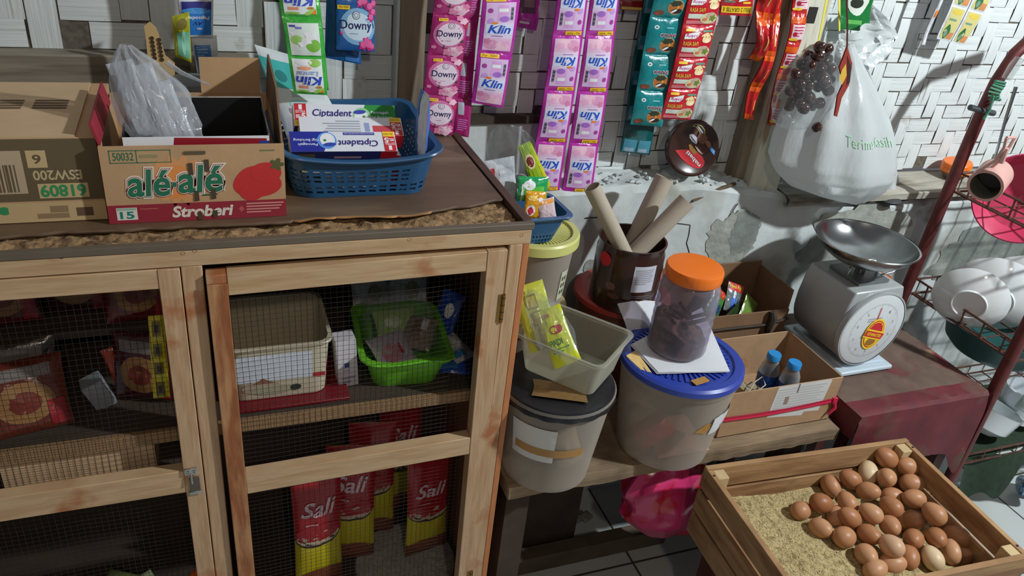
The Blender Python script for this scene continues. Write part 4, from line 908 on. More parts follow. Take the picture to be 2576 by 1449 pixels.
b.p_ell(F, 0.735, 0.13, 0.018, 0.045, flat((190, 90, 90)), 2, n=12, fn=lambda w: 0.8 + 0.2 * math.cos(8 * w)); lines(b, F, 0.765, 0.985, 0.06, 0.22, 4, flat((214, 150, 140)), 2); lines(b, F, 0.17, 0.32, 0.17, 0.2, 1, flat((190, 100, 90)), 2)
b.p_rect(F, 0.045, 0.045, 0.155, 0.21, boxw, 3); b.p_text(F, '15', 0.065, 0.065, 0.135, 0.155, flat((30, 130, 130)), 4, bold=0.03); b.p_rect(F, 0.05, 0.175, 0.15, 0.205, flat((150, 190, 170)), 4, 1)
for (u0, v0, u1, v1) in ((0.05, 0.945, 0.37, 0.955), (0.05, 0.79, 0.37, 0.80), (0.05, 0.79, 0.054, 0.955), (0.366, 0.79, 0.37, 0.955), (0.188, 0.79, 0.192, 0.955)): b.p_rect(F, u0, v0, u1, v1, dgreen, 2, 1)
b.p_text(F, '50032', 0.068, 0.825, 0.175, 0.925, dgreen, 2, bold=0.005); lines(b, F, 0.205, 0.35, 0.83, 0.92, 1, flat((150, 140, 96)), 2)
hat = lambda w: 0.92 - 0.08 * math.sin(w) + 0.10 * math.cos(2 * w)
b.p_ell(F, 0.835, 0.50, 0.138, 0.215, sred, 2, n=32, fn=lambda w: 1 + 0.06 * math.cos(3 * w + 1.2) - 0.05 * math.sin(w)); b.p_ell(F, 0.89, 0.62, 0.09, 0.14, sred, 3, n=24); b.p_ell(F, 0.80, 0.36, 0.07, 0.12, sred, 3, n=20)
b.p_ell(F, 0.955, 0.73, 0.045, 0.09, flat((90, 90, 50), 0.8), 4, n=20, fn=lambda w: 0.5 + 0.5 * abs(math.cos(2.5 * w)))
for (u, v, hh) in ((0.455, 0.62, 0.16), (0.545, 0.66, 0.16), (0.475, 0.27, 0.14), (0.57, 0.29, 0.14), (0.485, 0.01, 0.10), (0.57, 0.03, 0.10)): b.p_rect(F, u, v, u + 0.026, v + hh, flat((74, 62, 44), 0.8), 9, 1)
lines(b, F, 0.44, 0.62, 0.86, 0.96, 1, flat((92, 80, 58), 0.8), 8); lines(b, F, 0.52, 0.65, 0.33, 0.37, 1, dgreen, 8); lines(b, F, 0.86, 0.99, 0.90, 0.94, 1, flat((110, 120, 80), 0.8), 2)
b.build('carton_body', al, bevel=0.001)
flapm = card_d
b = MB(); Mf = T(ax1 - 0.002, 0, az1) @ Ry(4)
bb_ = MB(Mf); bb_.add([(-0.0015, ay0 + 0.004, 0), (-0.0015, ay1, 0), (-0.0015, ay1, 0.062), (-0.0015, ay0 + 0.10, 0.050), (0.0015, ay0 + 0.004, 0), (0.0015, ay1, 0), (0.0015, ay1, 0.062), (0.0015, ay0 + 0.10, 0.050)], [(0, 1, 2, 3), (7, 6, 5, 4), (0, 3, 7, 4), (3, 2, 6, 7), (2, 1, 5, 6), (1, 0, 4, 5)], flapm); bb_.build('flap', al)
bb_ = MB(T(0, ay1 - 0.002, az1) @ Rx(-6)); bb_.bx(-0.005, ax1 - 0.012, -0.0015, 0.0015, 0, 0.055, card); bb_.build('flap', al)
bb_ = MB(T(ax0 + 0.002, 0, az1) @ Ry(-14)); bb_.bx(-0.0015, 0.0015, ay0 + 0.006, ay1 - 0.05, 0, 0.03, maroon); bb_.build('flap', al)
tr = thing('metal_tray', (-0.015, 1.14, CT + 0.05), 'shallow tin tray with dark inside and white red blue rim standing in the drink carton', 'tray')
b = MB(); dk = mat('dark_tray_inside', (44, 42, 42), 0.25, 0.4)
b.bx(-0.105, 0.078, 1.082, 1.084, CT + 0.05, 1.147, WHITE); F = plane_fn((-0.105, 1.082, CT + 0.05), (0.183, 0, 0), (0, 0, 0.067))
b.p_poly(F, [(0.28, 0.0), (1.0, 0.0), (0.98, 0.95), (0.34, 0.99)], flat((150, 24, 40)), 1); b.p_poly(F, [(0.84, 0.0), (1.0, 0.0), (1.0, 0.9), (0.93, 0.9)], flat((50, 70, 150)), 2)
b.bx(-0.105, 0.078, 1.205, 1.207, CT + 0.05, 1.162, dk); b.bx(0.0765, 0.078, 1.084, 1.205, CT + 0.05, 1.152, dk); b.bx(-0.105, -0.1035, 1.084, 1.205, CT + 0.05, 1.152, dk); b.bx(-0.1035, 0.0765, 1.084, 1.205, CT + 0.05, CT + 0.055, dk)
b.tube([(-0.10, 1.206, 1.163), (0.0775, 1.206, 1.163), (0.0775, 1.083, 1.149)], 0.0016, mat('tray_rim_metal', (150, 150, 150), 0.3, 0.9), n=6)
b.build('tray_body', tr)
# clear bag of white goods in the carton
cloudy_bag = mat('cloudy_plastic_film', (208, 210, 214), 0.15, bump=0.8, bscale=30, bstretch=(3, 3, 1), trans=(0.26, (232, 234, 236), 0.5), coat=0.5)
cb = thing('plastic_bag', (-0.03, 1.15, CT + 0.06), 'crumpled clear plastic bag of white packs rising out of the drink carton', 'plastic bag')
pr = [(345, 420, 92, 1.12), (320, 415, 98, 1.12), (280, 398, 100, 1.13), (240, 382, 94, 1.135), (200, 362, 78, 1.14), (160, 340, 56, 1.15), (130, 322, 30, 1.155), (112, 316, 14, 1.16)]
RG = [(atY(cx, y, Y), abs(atY(cx + hw, y, Y).x - atY(cx - hw, y, Y).x) / 2) for y, cx, hw, Y in pr]
def ringf(RG, sq, amp, seed, folds=0.0, nf=9):
    def g(u, v):
        k = v * (len(RG) - 1); i = min(len(RG) - 2, int(k)); f = k - i
        c = RG[i][0] * (1 - f) + RG[i + 1][0] * f; r = RG[i][1] * (1 - f) + RG[i + 1][1] * f; w = 2 * math.pi * u
        rr = r * (1 + amp * nz(math.cos(w) * 2.5, math.sin(w) * 2.5, v * 6 + seed) + folds * v * math.cos(nf * w + 5 * v))
        return c + Vector((math.cos(w) * rr, math.sin(w) * rr * sq, 0))
    return g
b = MB(); b.grid(ringf(RG, 0.55, 0.16, 3, 0.12), 48, 40, cloudy_bag, cu=True)
b.build('bag_film', cb)
b = MB(); pts = [atY(420, 158, 1.15), atY(455, 182, 1.14), atY(495, 200, 1.135), atY(528, 214, 1.13)]; b.tube(pts, [0.004, 0.003, 0.002, 0.001], cloudy_bag, n=6); b.build('bag_tail', cb)
pk = flat((196, 200, 206), 0.4)
for i, (px, py, w, l, rz) in enumerate(((335, 250, 0.034, 0.10, -14), (385, 262, 0.036, 0.105, -16), (430, 285, 0.034, 0.085, -18))):
    c = atY(px, py, 1.135); o = pillow(T(c.x, 1.135, c.z) @ Ry(rz) @ Rx(90 - 12), w, l, 0.012, pk, seed=i).build('white_pack')
    tag(o, ('white pack inside the clear bag in the drink carton, leftmost of three', 'white pack inside the clear bag in the drink carton, middle of three', 'white pack inside the clear bag in the drink carton, rightmost of three')[i], 'pack', 'white packs in the clear bag')
# translucent tub behind, cream card with holes
frost = mat('frosted_grey_plastic', (150, 156, 156), 0.35, trans=(0.40, (200, 206, 206), 0.4))
c = atY(488, 300, 1.34)
b = MB(); b.lathe([(0.0002, 0), (0.030, 0), (0.031, 0.003), (0.036, 0.085), (0.034, 0.095), (0.027, 0.10), (0.0002, 0.102)], frost, (c.x, 1.355, CT + 0.02), n=32); b.lathe([(0.0002, 0), (0.032, 0), (0.032, 0.02), (0.0002, 0.02)], frost, (c.x, 1.355, CT), n=32)
tag(b.build('frosted_jar'), 'frosted grey plastic jar behind the clear bag on the cabinet top', 'jar')
b = MB(); q = [(362, 66), (376, 55), (392, 70), (398, 84), (416, 140), (440, 160), (440, 300), (372, 300), (372, 150), (366, 90)]
P = [atY(x, y, 1.40) for x, y in q]; n = len(P); cr = flat((196, 164, 112), 0.7); b.add(P + [p + Vector((0, 0.003, 0)) for p in P], [tuple(range(n))[::-1], tuple(range(n, 2 * n))] + [(i, (i + 1) % n, (i + 1) % n + n, i + n) for i in range(n)], cr)
for i in range(6):
    for j, ox in enumerate((382, 400)):
        c = atY(ox + i * 1.5, 96 + i * 10 + j * 4, 1.3992); b.lathe([(0.0002, 0), (0.0030, 0), (0.0032, 0.0006)], flat((70, 56, 40)), c, n=10, R=Matrix.Rotation(math.radians(90), 3, 'X'))
tag(b.build('snack_card'), 'cream card with two rows of dark holes standing behind the clear bag', 'card')

# blue basket with toothpaste
blue_p = mat('dark_blue_plastic', (38, 88, 130), 0.35, var=0.08, coat=0.15)
bk = thing('plastic_basket', (0.217, 1.235, CT), 'dark blue perforated plastic basket full of toothpaste boxes on the cabinet top', 'basket')
def hole1(i, j):
    if j in (0, 1) and False: return True
    if i % 3 == 2: return False
    if j in (2, 4): return True
    if j in (7, 9, 11): return (i // 3) % 18 not in (9, 10, 11)
    return False
b = basket_mesh(T(0.217, 1.237, CT + 0.0005), 0.118, 0.122, 0.072, blue_p, r=0.035, hole=hole1, nS=150, nT=18, taper=0.88, sag=lambda x, y, t: -0.007 * t * max(0, -y / 0.122) * (1 - (x / 0.118) ** 2) + 0.008 * t * max(0, y / 0.122) + 0.004 * t * (x / 0.118) ** 2, lip=0.008)
b.build('basket_body', bk)
tb_w = flat((220, 222, 230), 0.4); tb_b = flat((36, 46, 150), 0.4); tb_b2 = flat((90, 150, 226), 0.4); tb_g = flat((40, 140, 60), 0.4)
def tpaste(green=False, back=False):
    def pt(b, F):
        side = tb_g if green else tb_b
        if back:
            b.p_rect(F, 0.02, 0.1, 0.10, 0.9, flat((130, 140, 180)), 1, 1); b.p_rect(F, 0.10, 0.45, 0.30, 0.92, flat((200, 70, 80)), 1, 1); lines(b, F, 0.42, 0.78, 0.15, 0.85, 5, flat((160, 164, 176)), 1); b.p_rect(F, 0.33, 0.3, 0.38, 0.9, flat((150, 160, 200)), 1, 1)
        else:
            b.p_poly(F, [(1.0, 0.0), (1.0, 1.0), (0.70, 1.0), (0.66, 0.6), (0.64, 0.0)], side, 1); b.p_ell(F, 0.66, 0.45, 0.09, 0.42, tb_b2 if not green else flat((150, 206, 150)), 2, n=24); b.p_ell(F, 0.655, 0.42, 0.07, 0.34, WHITE, 3); b.p_ell(F, 0.64, 0.66, 0.06, 0.10, flat((50, 70, 170)), 4, rot=-0.2); b.p_ell(F, 0.68, 0.45, 0.014, 0.06, GREEN, 5)
            b.p_text(F, 'Ciptadent', 0.18, 0.36, 0.56, 0.76, flat((40, 34, 120)), 4, bold=0.012, shear=0.15)
            b.p_rect(F, 0.20, 0.04, 0.50, 0.17, side, 2, 2); b.p_text(F, 'GRATIS KONSULTASI DOKTER GIGI', 0.21, 0.075, 0.49, 0.135, WHITE, 3)
            b.p_text(F, 'Pencegah', 0.75, 0.56, 0.93, 0.72, flat((226, 230, 246)), 3, bold=0.01, shear=0.1); b.p_text(F, 'Gigi Berlubang', 0.74, 0.34, 0.97, 0.50, flat((226, 230, 246)), 3, bold=0.008, shear=0.1)
        b.p_rect(F, 0.01, 0.26, 0.12, 1.0, RED, 5, 1); b.p_rect(F, 0.01, 0.0, 0.12, 0.26, YEL, 5, 1)
        b.p_text(F, 'BELI', 0.02, 0.36, 0.07, 0.50, WHITE, 6, bold=0.02); b.p_text(F, '5', 0.075, 0.32, 0.11, 0.56, WHITE, 6, bold=0.03); b.p_text(F, 'EXTRA', 0.02, 0.58, 0.11, 0.70, WHITE, 6, bold=0.01); b.p_text(F, '1', 0.055, 0.74, 0.075, 0.94, WHITE, 6, bold=0.03); b.p_text(F, 'Rp.4000', 0.025, 0.08, 0.115, 0.17, TAGTX, 6)
    return pt
def tbox(p, rx, rz, kind, flip, label, ry=0.0):
    M = T(*p) @ Rz(rz) @ Ry(ry) @ Rx(rx); sx, sy, sz = 0.158, 0.036, 0.030
    t = thing('toothpaste_box', p, label, 'toothpaste box', 'toothpaste boxes in the blue basket')
    pt = tpaste(kind == 'green', kind == 'back')
    b = carton(M @ T(0, 0, -sz / 2), sx, sy, sz, tb_w, {'top': (lambda b, F: pt(b, flipF(F) if flip else F)), 'front': (lambda b, F: (b.p_rect(F, 0.0, 0.0, 0.84 if flip else 1, 1, flat((40, 44, 110)) if kind != 'back' else tb_w, 1, 2), b.p_rect(F, 0.84, 0, 1, 1, RED, 2, 1), b.p_rect(F, 0.05, 0.3, 0.22, 0.8, flat((110, 96, 70)), 2, 1), lines(b, F, 0.4, 0.8, 0.3, 0.7, 1, flat((190, 150, 170)), 2)))})
    b.build('box_body', t, bevel=0.0008); return t
pA = (0.190, 1.150, 1.103)
tbox(pA, 34, 0, 'blue', True, 'blue ended toothpaste box lying upside down in front in the blue basket', ry=1.0)
tbox((0.209, 1.190, 1.112), 30, -1, 'back', True, 'mostly white toothpaste box with red end in the middle of the blue basket', ry=1)
tbox((0.204, 1.222, 1.124), 52, -1, 'green', False, 'green ended toothpaste box at the back of the blue basket', ry=1)
for i, (x, y, z, rz) in enumerate(((0.205, 1.165, 1.052, 2), (0.215, 1.225, 1.052, -2))):
    tbox((x, y, z), 0, rz, 'back', False, ('lower toothpaste box seen through the front holes of the blue basket', 'toothpaste box at the bottom rear of the blue basket')[i])
sachets('diaper_pack', 'white and teal soft pack leaning in the back left corner of the blue basket', 1.425, (640, 112), (772, 150), (712, 312), (852, 286), 1, 1, lambda b, F: (b.p_rect(F, 0.0, 0.62, 1.0, 0.90, flat((70, 180, 176)), 2, 12, 12), b.p_ell(F, 0.3, 0.74, 0.1, 0.06, flat((50, 130, 130)), 4), b.p_ell(F, 0.42, 0.47, 0.16, 0.05, flat((170, 214, 220)), 3), b.p_rect(F, 0.44, 0.34, 0.66, 0.40, flat((60, 150, 140)), 2, 2), b.p_ell(F, 0.55, 0.25, 0.15, 0.12, flat((196, 200, 206)), 3), b.p_ell(F, 0.56, 0.26, 0.12, 0.09, flat((222, 200, 186)), 4), b.p_rect(F, 0.74, 0.3, 0.95, 0.36, flat((160, 206, 200)), 2, 1), b.p_rect(F, 0.76, 0.12, 0.96, 0.22, flat((150, 160, 170)), 2, 1), b.p_ell(F, 0.24, 0.4, 0.03, 0.03, flat((170, 150, 180)), 3)), mat('soft_white_film', (214, 220, 222), 0.3, bump=0.3, bscale=20, coat=0.3), cat='soft pack', bulge=0.018, part='pack', yt=-0.135, seed=31)
b = pillow(T(*atY(1064, 315, 1.165)) @ Rz(-90) @ Rx(88) @ Rz(4), 0.05, 0.105, 0.016, WFOIL, lambda b, F: b.p_rect(F, 0.0, 0.0, 0.42, 1.0, flat((80, 120, 200), 0.35), 2, 10, 20), seed=5, back=flat((70, 110, 190), 0.35))
tag(b.build('wipes_pack'), 'white and blue pack standing edge on at the right end of the blue basket', 'pack')

# ================================================================== inside the cabinet
SH = 0.7005
cream_tub = mat('cream_plastic', (206, 194, 168), 0.4, var=0.08)
ct = thing('plastic_tub', (0.08, 1.14, SH + 0.006), 'cream rectangular tub with a white label on the cabinet shelf behind the mesh', 'tub')
b = basket_mesh(T(0.076, 1.14, SH + 0.008), 0.080, 0.078, 0.104, cream_tub, r=0.02, taper=0.92, nS=60, nT=8, lip=0.004); b.build('tub_body', ct)
b = MB(); F = plane_fn((0.002, 1.0668, SH + 0.012), (0.148, 0, 0), (0, -0.0058, 0.092))
b.p_rect(F, 0.02, 0.35, 0.84, 0.92, flat((214, 220, 230)), 1); b.p_ell(F, 0.3, 0.22, 0.2, 0.14, flat((180, 160, 140)), 1); b.p_ell(F, 0.42, 0.14, 0.22, 0.1, flat((170, 168, 140)), 1.5); b.p_ell(F, 0.66, 0.15, 0.06, 0.07, flat((50, 60, 50)), 2); b.p_poly(F, [(0.2, 0.3), (0.32, 0.42), (0.44, 0.3)], flat((140, 96, 70)), 2); b.p_rect(F, 0.85, 0.34, 0.98, 0.42, flat((190, 40, 50)), 2); b.build('label', ct)
b = MB(); b.bx(-0.01, 0.185, 1.045, 1.25, SH, SH + 0.0065, flat((120, 20, 30), 0.4)); tag(b.build('red_tray', bevel=0.002), 'flat dark red tray under the cream tub on the cabinet shelf', 'tray')
wc = carton(T(0.188, 1.098, SH) @ Rz(4) @ Ry(-3.5), 0.034, 0.03, 0.095, flat((214, 208, 214), 0.5), {'front': lambda b, F: (b.p_rect(F, 0.35, 0.42, 0.6, 0.52, flat((50, 60, 140)), 1, 1), lines(b, F, 0.25, 0.8, 0.32, 0.38, 1, flat((170, 170, 190)), 1), lines(b, F, 0.2, 0.85, 0.06, 0.24, 2, flat((150, 150, 180)), 1))})
tag(wc.build('white_carton', bevel=0.001), 'narrow white carton with small blue mark standing between tub and green basket', 'carton')
lime = mat('lime_green_plastic', (110, 190, 40), 0.35, var=0.06, coat=0.2)
gb = thing('plastic_basin', (0.285, 1.14, SH), 'lime green plastic basin of small packs on the cabinet shelf', 'basin')
b = basket_mesh(T(0.290, 1.142, SH + 0.0005) @ Rz(-4), 0.072, 0.094, 0.062, lime, r=0.026, taper=0.80, nS=72, nT=10, lip=0.008, sag=lambda x, y, t: 0.002 * t * math.sin(60 * x) + 0.002 * t * math.sin(50 * y)); b.build('basin_body', gb)
clearp = clear_bag
for i, (x, y, z, w, l, rx, rz, m, lab, fn) in enumerate((
    (0.27, 1.115, SH + 0.040, 0.075, 0.07, 30, 20, flat((206, 190, 206), 0.3), 'pink and white pack in the lime green basin', lambda b, F: (b.p_ell(F, 0.4, 0.4, 0.26, 0.26, flat((220, 140, 160)), 1), b.p_rect(F, 0.62, 0.3, 0.7, 0.6, RED, 2, 1))),
    (0.325, 1.15, SH + 0.050, 0.06, 0.07, 24, -30, flat((150, 130, 110), 0.3), 'brown and clear pack on the right in the lime green basin', lambda b, F: (b.p_rect(F, 0.3, 0.2, 0.6, 0.8, flat((120, 84, 60)), 1), b.p_rect(F, 0.55, 0.5, 0.75, 0.9, WHITE, 2))),
    (0.29, 1.18, SH + 0.055, 0.08, 0.06, 35, 5, flat((170, 200, 120), 0.3), 'pale green pack at the back in the lime green basin', lambda b, F: b.p_ell(F, 0.4, 0.5, 0.2, 0.2, flat((220, 230, 190)), 1)))):
    tag(pillow(T(x, y, z) @ Rz(rz) @ Rx(rx), w, l, 0.022, m, fn, seed=i).build('small_pack'), lab, 'pack', 'packs in the lime green basin')
RG2 = [(Vector((0.290, 1.14, SH + 0.055)), 0.062), (Vector((0.290, 1.15, SH + 0.075)), 0.064), (Vector((0.288, 1.16, SH + 0.095)), 0.058), (Vector((0.285, 1.18, SH + 0.115)), 0.04), (Vector((0.283, 1.19, SH + 0.128)), 0.012)]
b = MB(); b.grid(ringf(RG2, 1.1, 0.2, 8, 0.1), 32, 20, clear_bag, cu=True); tag(b.build('clear_wrap'), 'shiny clear wrap bulging over the lime green basin', 'plastic bag')
for i, (x, y, z, w, l, rx, rz, c1, lab) in enumerate((
    (0.265, 1.285, SH + 0.05, 0.075, 0.10, 70, 3, (206, 214, 226), 'white and blue pack standing behind the lime basin on the left'),
    (0.335, 1.275, SH + 0.055, 0.075, 0.11, 68, -8, (196, 208, 224), 'white and blue pack standing behind the lime basin on the right'),
    (0.30, 1.31, SH + 0.10, 0.09, 0.10, 66, 0, (190, 190, 180), 'topmost pale pack behind the lime basin'),
    (0.392, 1.20, SH + 0.05, 0.05, 0.09, 60, -50, (40, 76, 170), 'blue pack propped right of the lime basin'),
    (0.385, 1.11, SH + 0.008, 0.06, 0.07, 6, -20, (46, 84, 180), 'blue and white sachet pile lying flat right of the lime basin'),
    (0.39, 1.13, SH + 0.022, 0.05, 0.07, 10, 24, (200, 206, 214), 'white sachet lying over the flat blue sachet'))):
    tag(pillow(T(x, y, z) @ Rz(rz) @ Rx(rx), w, l, 0.014, foil(c1), lambda b, F, i=i: (b.p_rect(F, 0.1, 0.12, 0.6, 0.35, flat((60, 130, 200)), 1, 2), b.p_ell(F, 0.6, 0.6, 0.2, 0.16, WHITE if i > 2 else flat((140, 150, 110)), 1)), seed=i + 20).build('goods_pack'), lab, 'pack', 'packs around the lime basin')
# refill pouches on the cabinet floor
BZ = 0.1505
def pouch_paint(b, F):
    b.p_rect(F, 0.0, 0.46, 1.0, 1.0, flat((170, 22, 34), 0.3), 2, 18, 20); b.p_rect(F, 0.0, 0.0, 1.0, 0.14, flat((120, 60, 40), 0.4), 2, 18, 6); b.p_ell(F, 0.5, 0.13, 0.46, 0.06, flat((140, 76, 46), 0.4), 3)
    b.p_ell(F, 0.47, 0.46, 0.46, 0.06, flat((60, 40, 30), 0.4), 3); b.p_ell(F, 0.47, 0.475, 0.455, 0.055, flat((200, 176, 150), 0.4), 4); b.p_ell(F, 0.48, 0.52, 0.46, 0.07, flat((170, 22, 34), 0.3), 5)
    b.p_text(F, 'Sali', 0.14, 0.66, 0.84, 0.78, flat((222, 190, 200), 0.3), 6, bold=0.02, shear=0.3); lines(b, F, 0.2, 0.6, 0.58, 0.61, 1, flat((206, 140, 140)), 6)
ypf = mat('yellow_pouch_film', (206, 190, 24), 0.3, bump=0.2, bscale=20, coat=0.3)
pl = ['front left red and yellow pouch on the cabinet floor', 'second red and yellow pouch from the left on the cabinet floor', 'third red and yellow pouch from the left on the cabinet floor', 'rearmost red and yellow pouch on the cabinet floor', 'red and yellow pouch nearest the right door stile']
for i, (x, y, rz, s) in enumerate(((0.140, 1.150, 10, 1.0), (0.215, 1.20, -10, 1.0), (0.270, 1.26, -10, 1.0), (0.345, 1.315, 4, 1.04), (0.372, 1.17, 10, 0.84))):
    h = 0.31 * s
    b = pillow(T(x, y, BZ + h / 2 + (0.012 if i == 4 else 0)) @ Rz(rz) @ Rx(88), 0.100, h, 0.036, ypf, pouch_paint, seed=i + 40)
    tag(b.build('refill_pouch'), pl[i], 'pouch', 'red and yellow pouches in the cabinet')
b = MB(); b.lathe([(0.0002, 0.0), (0.10, 0.0), (0.108, 0.004), (0.105, 0.010), (0.06, 0.012), (0.0002, 0.012)], mat('speckled_white_sack', (186, 184, 172), 0.8, var=0.4, vscale=60, bump=0.4), (0.325, 1.15, BZ), n=48)
tag(b.build('round_mat'), 'round speckled white mat under the right hand pouches', 'mat')
dup_t = ['upper left red noodle pack behind the left mesh door', 'second red noodle pack at the top behind the left mesh door', 'red and white noodle pack at the top near the left door stile', 'red noodle pack standing beside the yellow sachet strip']
def noodle(b, F): b.p_ell(F, 0.5, 0.42, 0.36, 0.28, flat((150, 106, 60)), 3, n=18); b.p_ell(F, 0.5, 0.42, 0.2, 0.15, flat((120, 44, 30)), 4); b.p_rect(F, 0.15, 0.74, 0.85, 0.9, flat((120, 110, 106)), 2, 10); b.p_rect(F, 0.75, 0.06, 0.95, 0.4, flat((150, 20, 30)), 3, 2)
for i, (x, y, z, rx, rz, c1) in enumerate(((-0.31, 1.20, 0.873, 78, 6, (84, 26, 20)), (-0.215, 1.22, 0.873, 80, -4, (74, 28, 22)), (-0.125, 1.18, 0.873, 78, 4, (104, 24, 24)), (-0.125, 1.12, SH + 0.06, 80, -20, (70, 20, 24)))):
    tag(pillow(T(x, y, z) @ Rz(rz) @ Rx(rx), 0.095, 0.115, 0.026, foil(c1), noodle, seed=i + 60).build('noodle_pack'), dup_t[i], 'noodle pack', 'noodle packs in the left cabinet half')
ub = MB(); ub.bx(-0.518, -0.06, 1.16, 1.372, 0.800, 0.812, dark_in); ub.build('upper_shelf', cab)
for i, (x, y, z, rx, rz, c1, lab) in enumerate(((-0.285, 1.09, SH + 0.05, 62, 12, (110, 44, 28), 'large red orange noodle pack low behind the left mesh door'), (-0.30, 1.14, SH + 0.058, 80, 4, (60, 50, 30), 'olive noodle pack behind the large red orange one'))):
    tag(pillow(T(x, y, z) @ Rz(rz) @ Rx(rx), 0.115, 0.11, 0.03, foil(c1), noodle, seed=i + 70).build('noodle_pack'), lab, 'noodle pack', 'noodle packs in the left cabinet half')
tag(pillow(T(-0.165, 1.15, SH + 0.05) @ Rz(10) @ Rx(78) @ Rz(12), 0.03, 0.06, 0.01, foil((190, 70, 40)), seed=81).build('orange_packet'), 'small orange packet hanging in the dark behind the left mesh door', 'packet')
tag(carton(T(-0.185, 1.12, SH) @ Rz(12) @ Ry(-20), 0.03, 0.03, 0.05, flat((150, 154, 160), 0.5)).build('grey_carton'), 'small tilted grey white carton behind the left mesh door', 'carton')
sachets('sachet_strip', 'yellow sachet strip with dark squares hanging beside the left door stile', 1.06, (372, 800), (412, 796), (386, 1000), (428, 996), 4, 1, lambda b, F: (b.p_rect(F, 0.2, 0.15, 0.75, 0.8, flat((120, 104, 40)), 1, 2), b.p_rect(F, 0.35, 0.3, 0.6, 0.65, flat((60, 50, 40)), 2, 2)), foil((206, 190, 30)), seed=33, bulge=0.003)
tag(open_box(None, -0.325, -0.118, 1.040, 1.18, 0.6005, 0.676, card_l, zf={'back': 0.66, 'left': 0.66, 'right': 0.66}).build('shallow_carton'), 'shallow pale cardboard box on the half shelf behind the left mesh door', 'carton')
for i, (x, y, rz, c1) in enumerate(((-0.205, 1.10, 10, (120, 130, 50)), (-0.155, 1.13, -14, (110, 120, 60)), (-0.19, 1.15, 30, (150, 160, 120)), (-0.235, 1.16, -30, (100, 110, 60)))):
    tag(pillow(T(x, y, BZ + 0.03 + 0.012 * i) @ Rz(rz) @ Rx(16), 0.08, 0.09, 0.03, mat('shiny_green_film_%d' % i, c1, 0.15, bump=0.7, bscale=30, coat=0.6), None, seed=i + 90).build('shiny_pack'), ['shiny green pack low behind the left mesh door, nearest the front', 'shiny green pack low behind the left mesh door, nearest the middle post', 'palest shiny pack low behind the left mesh door', 'shiny green pack low behind the left mesh door, farthest left'][i], 'pack', 'shiny packs at the cabinet bottom')
b = MB(); b.lathe([(0.0002, 0), (0.02, 0.002), (0.038, 0.014), (0.043, 0.032), (0.036, 0.052), (0.018, 0.064), (0.0002, 0.066)], flat((214, 84, 30), 0.4), (-0.075, 1.15, BZ + 0.02), n=32)
b.lathe([(0.0002, 0), (0.03, 0), (0.03, 0.022), (0.0002, 0.022)], flat((180, 150, 130), 0.4), (-0.075, 1.15, BZ), n=24)
tag(b.build('orange_pot'), 'round orange pot half hidden behind the left door stile', 'pot')

# ================================================================== on the plank bench
PB = 0.4815
cloudy = mat('cloudy_polypropylene', (226, 218, 208), 0.4, trans=(0.27, (232, 226, 216), 0.34), glow=0.35)
cloudy2 = mat('thin_cloudy_polypropylene', (230, 230, 218), 0.3, trans=(0.22, (236, 234, 224), 0.36), glow=0.35, coat=0.2)
def shell(prof, th): return prof + [(max(0.0002, r - th), z) for r, z in reversed(prof)]
def bucket(name, x, y, z, rb, rt, h, m, label, rim=0.006):
    t = thing(name, (x, y, z), label, 'bucket')
    pr = [(rb * 0.9, 0.0), (rb, 0.004), (rt, h - 0.02), (rt + rim * 0.4, h - 0.018), (rt + rim, h - 0.004), (rt + rim * 0.6, h)]
    b = MB(); b.lathe(pr + [(rt - 0.002, h - 0.004), (rt - 0.002, h - 0.02), (rb - 0.003, 0.006), (0.0002, 0.005)], m, (x, y, z), n=56); b.lathe([(0.0002, 0.0), (rb * 0.9, 0.0)], m, (x, y, z), n=56)
    b.build('bucket_body', t); return t
def cylF(x, y, z, rfun, a0, a1, z0, z1):
    def F(u, v, h):
        zz_ = z0 + (z1 - z0) * v; r = rfun(zz_) + 0.0007 * h; w = math.radians(a0 + (a1 - a0) * u)
        return Vector((x + r * math.cos(w), y + r * math.sin(w), z + zz_))
    return F
tape = mat('brown_packing_tape', (190, 142, 78), 0.35, trans=(0.75, (220, 180, 110), 0.1)); paper = mat('white_paper', (216, 218, 222), 0.7, var=0.05); paper2 = mat('creased_note_paper', (214, 212, 206), 0.7, var=0.1, bump=0.3, bscale=40)
# white bucket with wavy black lid
bw = bucket('plastic_bucket', 0.565, 1.045, PB, 0.084, 0.103, 0.205, cloudy, 'cloudy white plastic bucket with black lid, nearest the cabinet on the bench')
b = MB(); blk = mat('black_lid_film', (28, 28, 32), 0.35, bump=0.4, bscale=30)
b.lathe([(0.0002, 0.210), (0.095, 0.2105), (0.104, 0.2075), (0.1085, 0.200), (0.1095, 0.190), (0.108, 0.1895)], blk, (0.565, 1.045, PB), n=90, fn=lambda w, z: 1 + (0.012 * math.sin(17 * w) if z < 0.195 else 0)); b.build('lid', bw)
rf = lambda z: 0.0845 + 0.02 * z / 0.19
b = MB(); b.p_rect(cylF(0.565, 1.045, PB, rf, 200, 250, 0.085, 0.165), 0, 0, 1, 1, paper2, 1, 8); b.build('paper_note', bw)
b = MB(); b.p_rect(cylF(0.565, 1.045, PB, rf, 205, 283, 0.100, 0.118), 0, 0, 1, 1, tape, 2, 8); b.build('tape', bw)
o = pillow(T(0.60, 1.03, PB + 0.045) @ Rx(80) @ Rz(20), 0.06, 0.075, 0.05, flat((226, 206, 170), 0.5), seed=3).build('cream_pack'); tag(o, 'cream coloured pack seen dimly through the cloudy white bucket', 'pack')
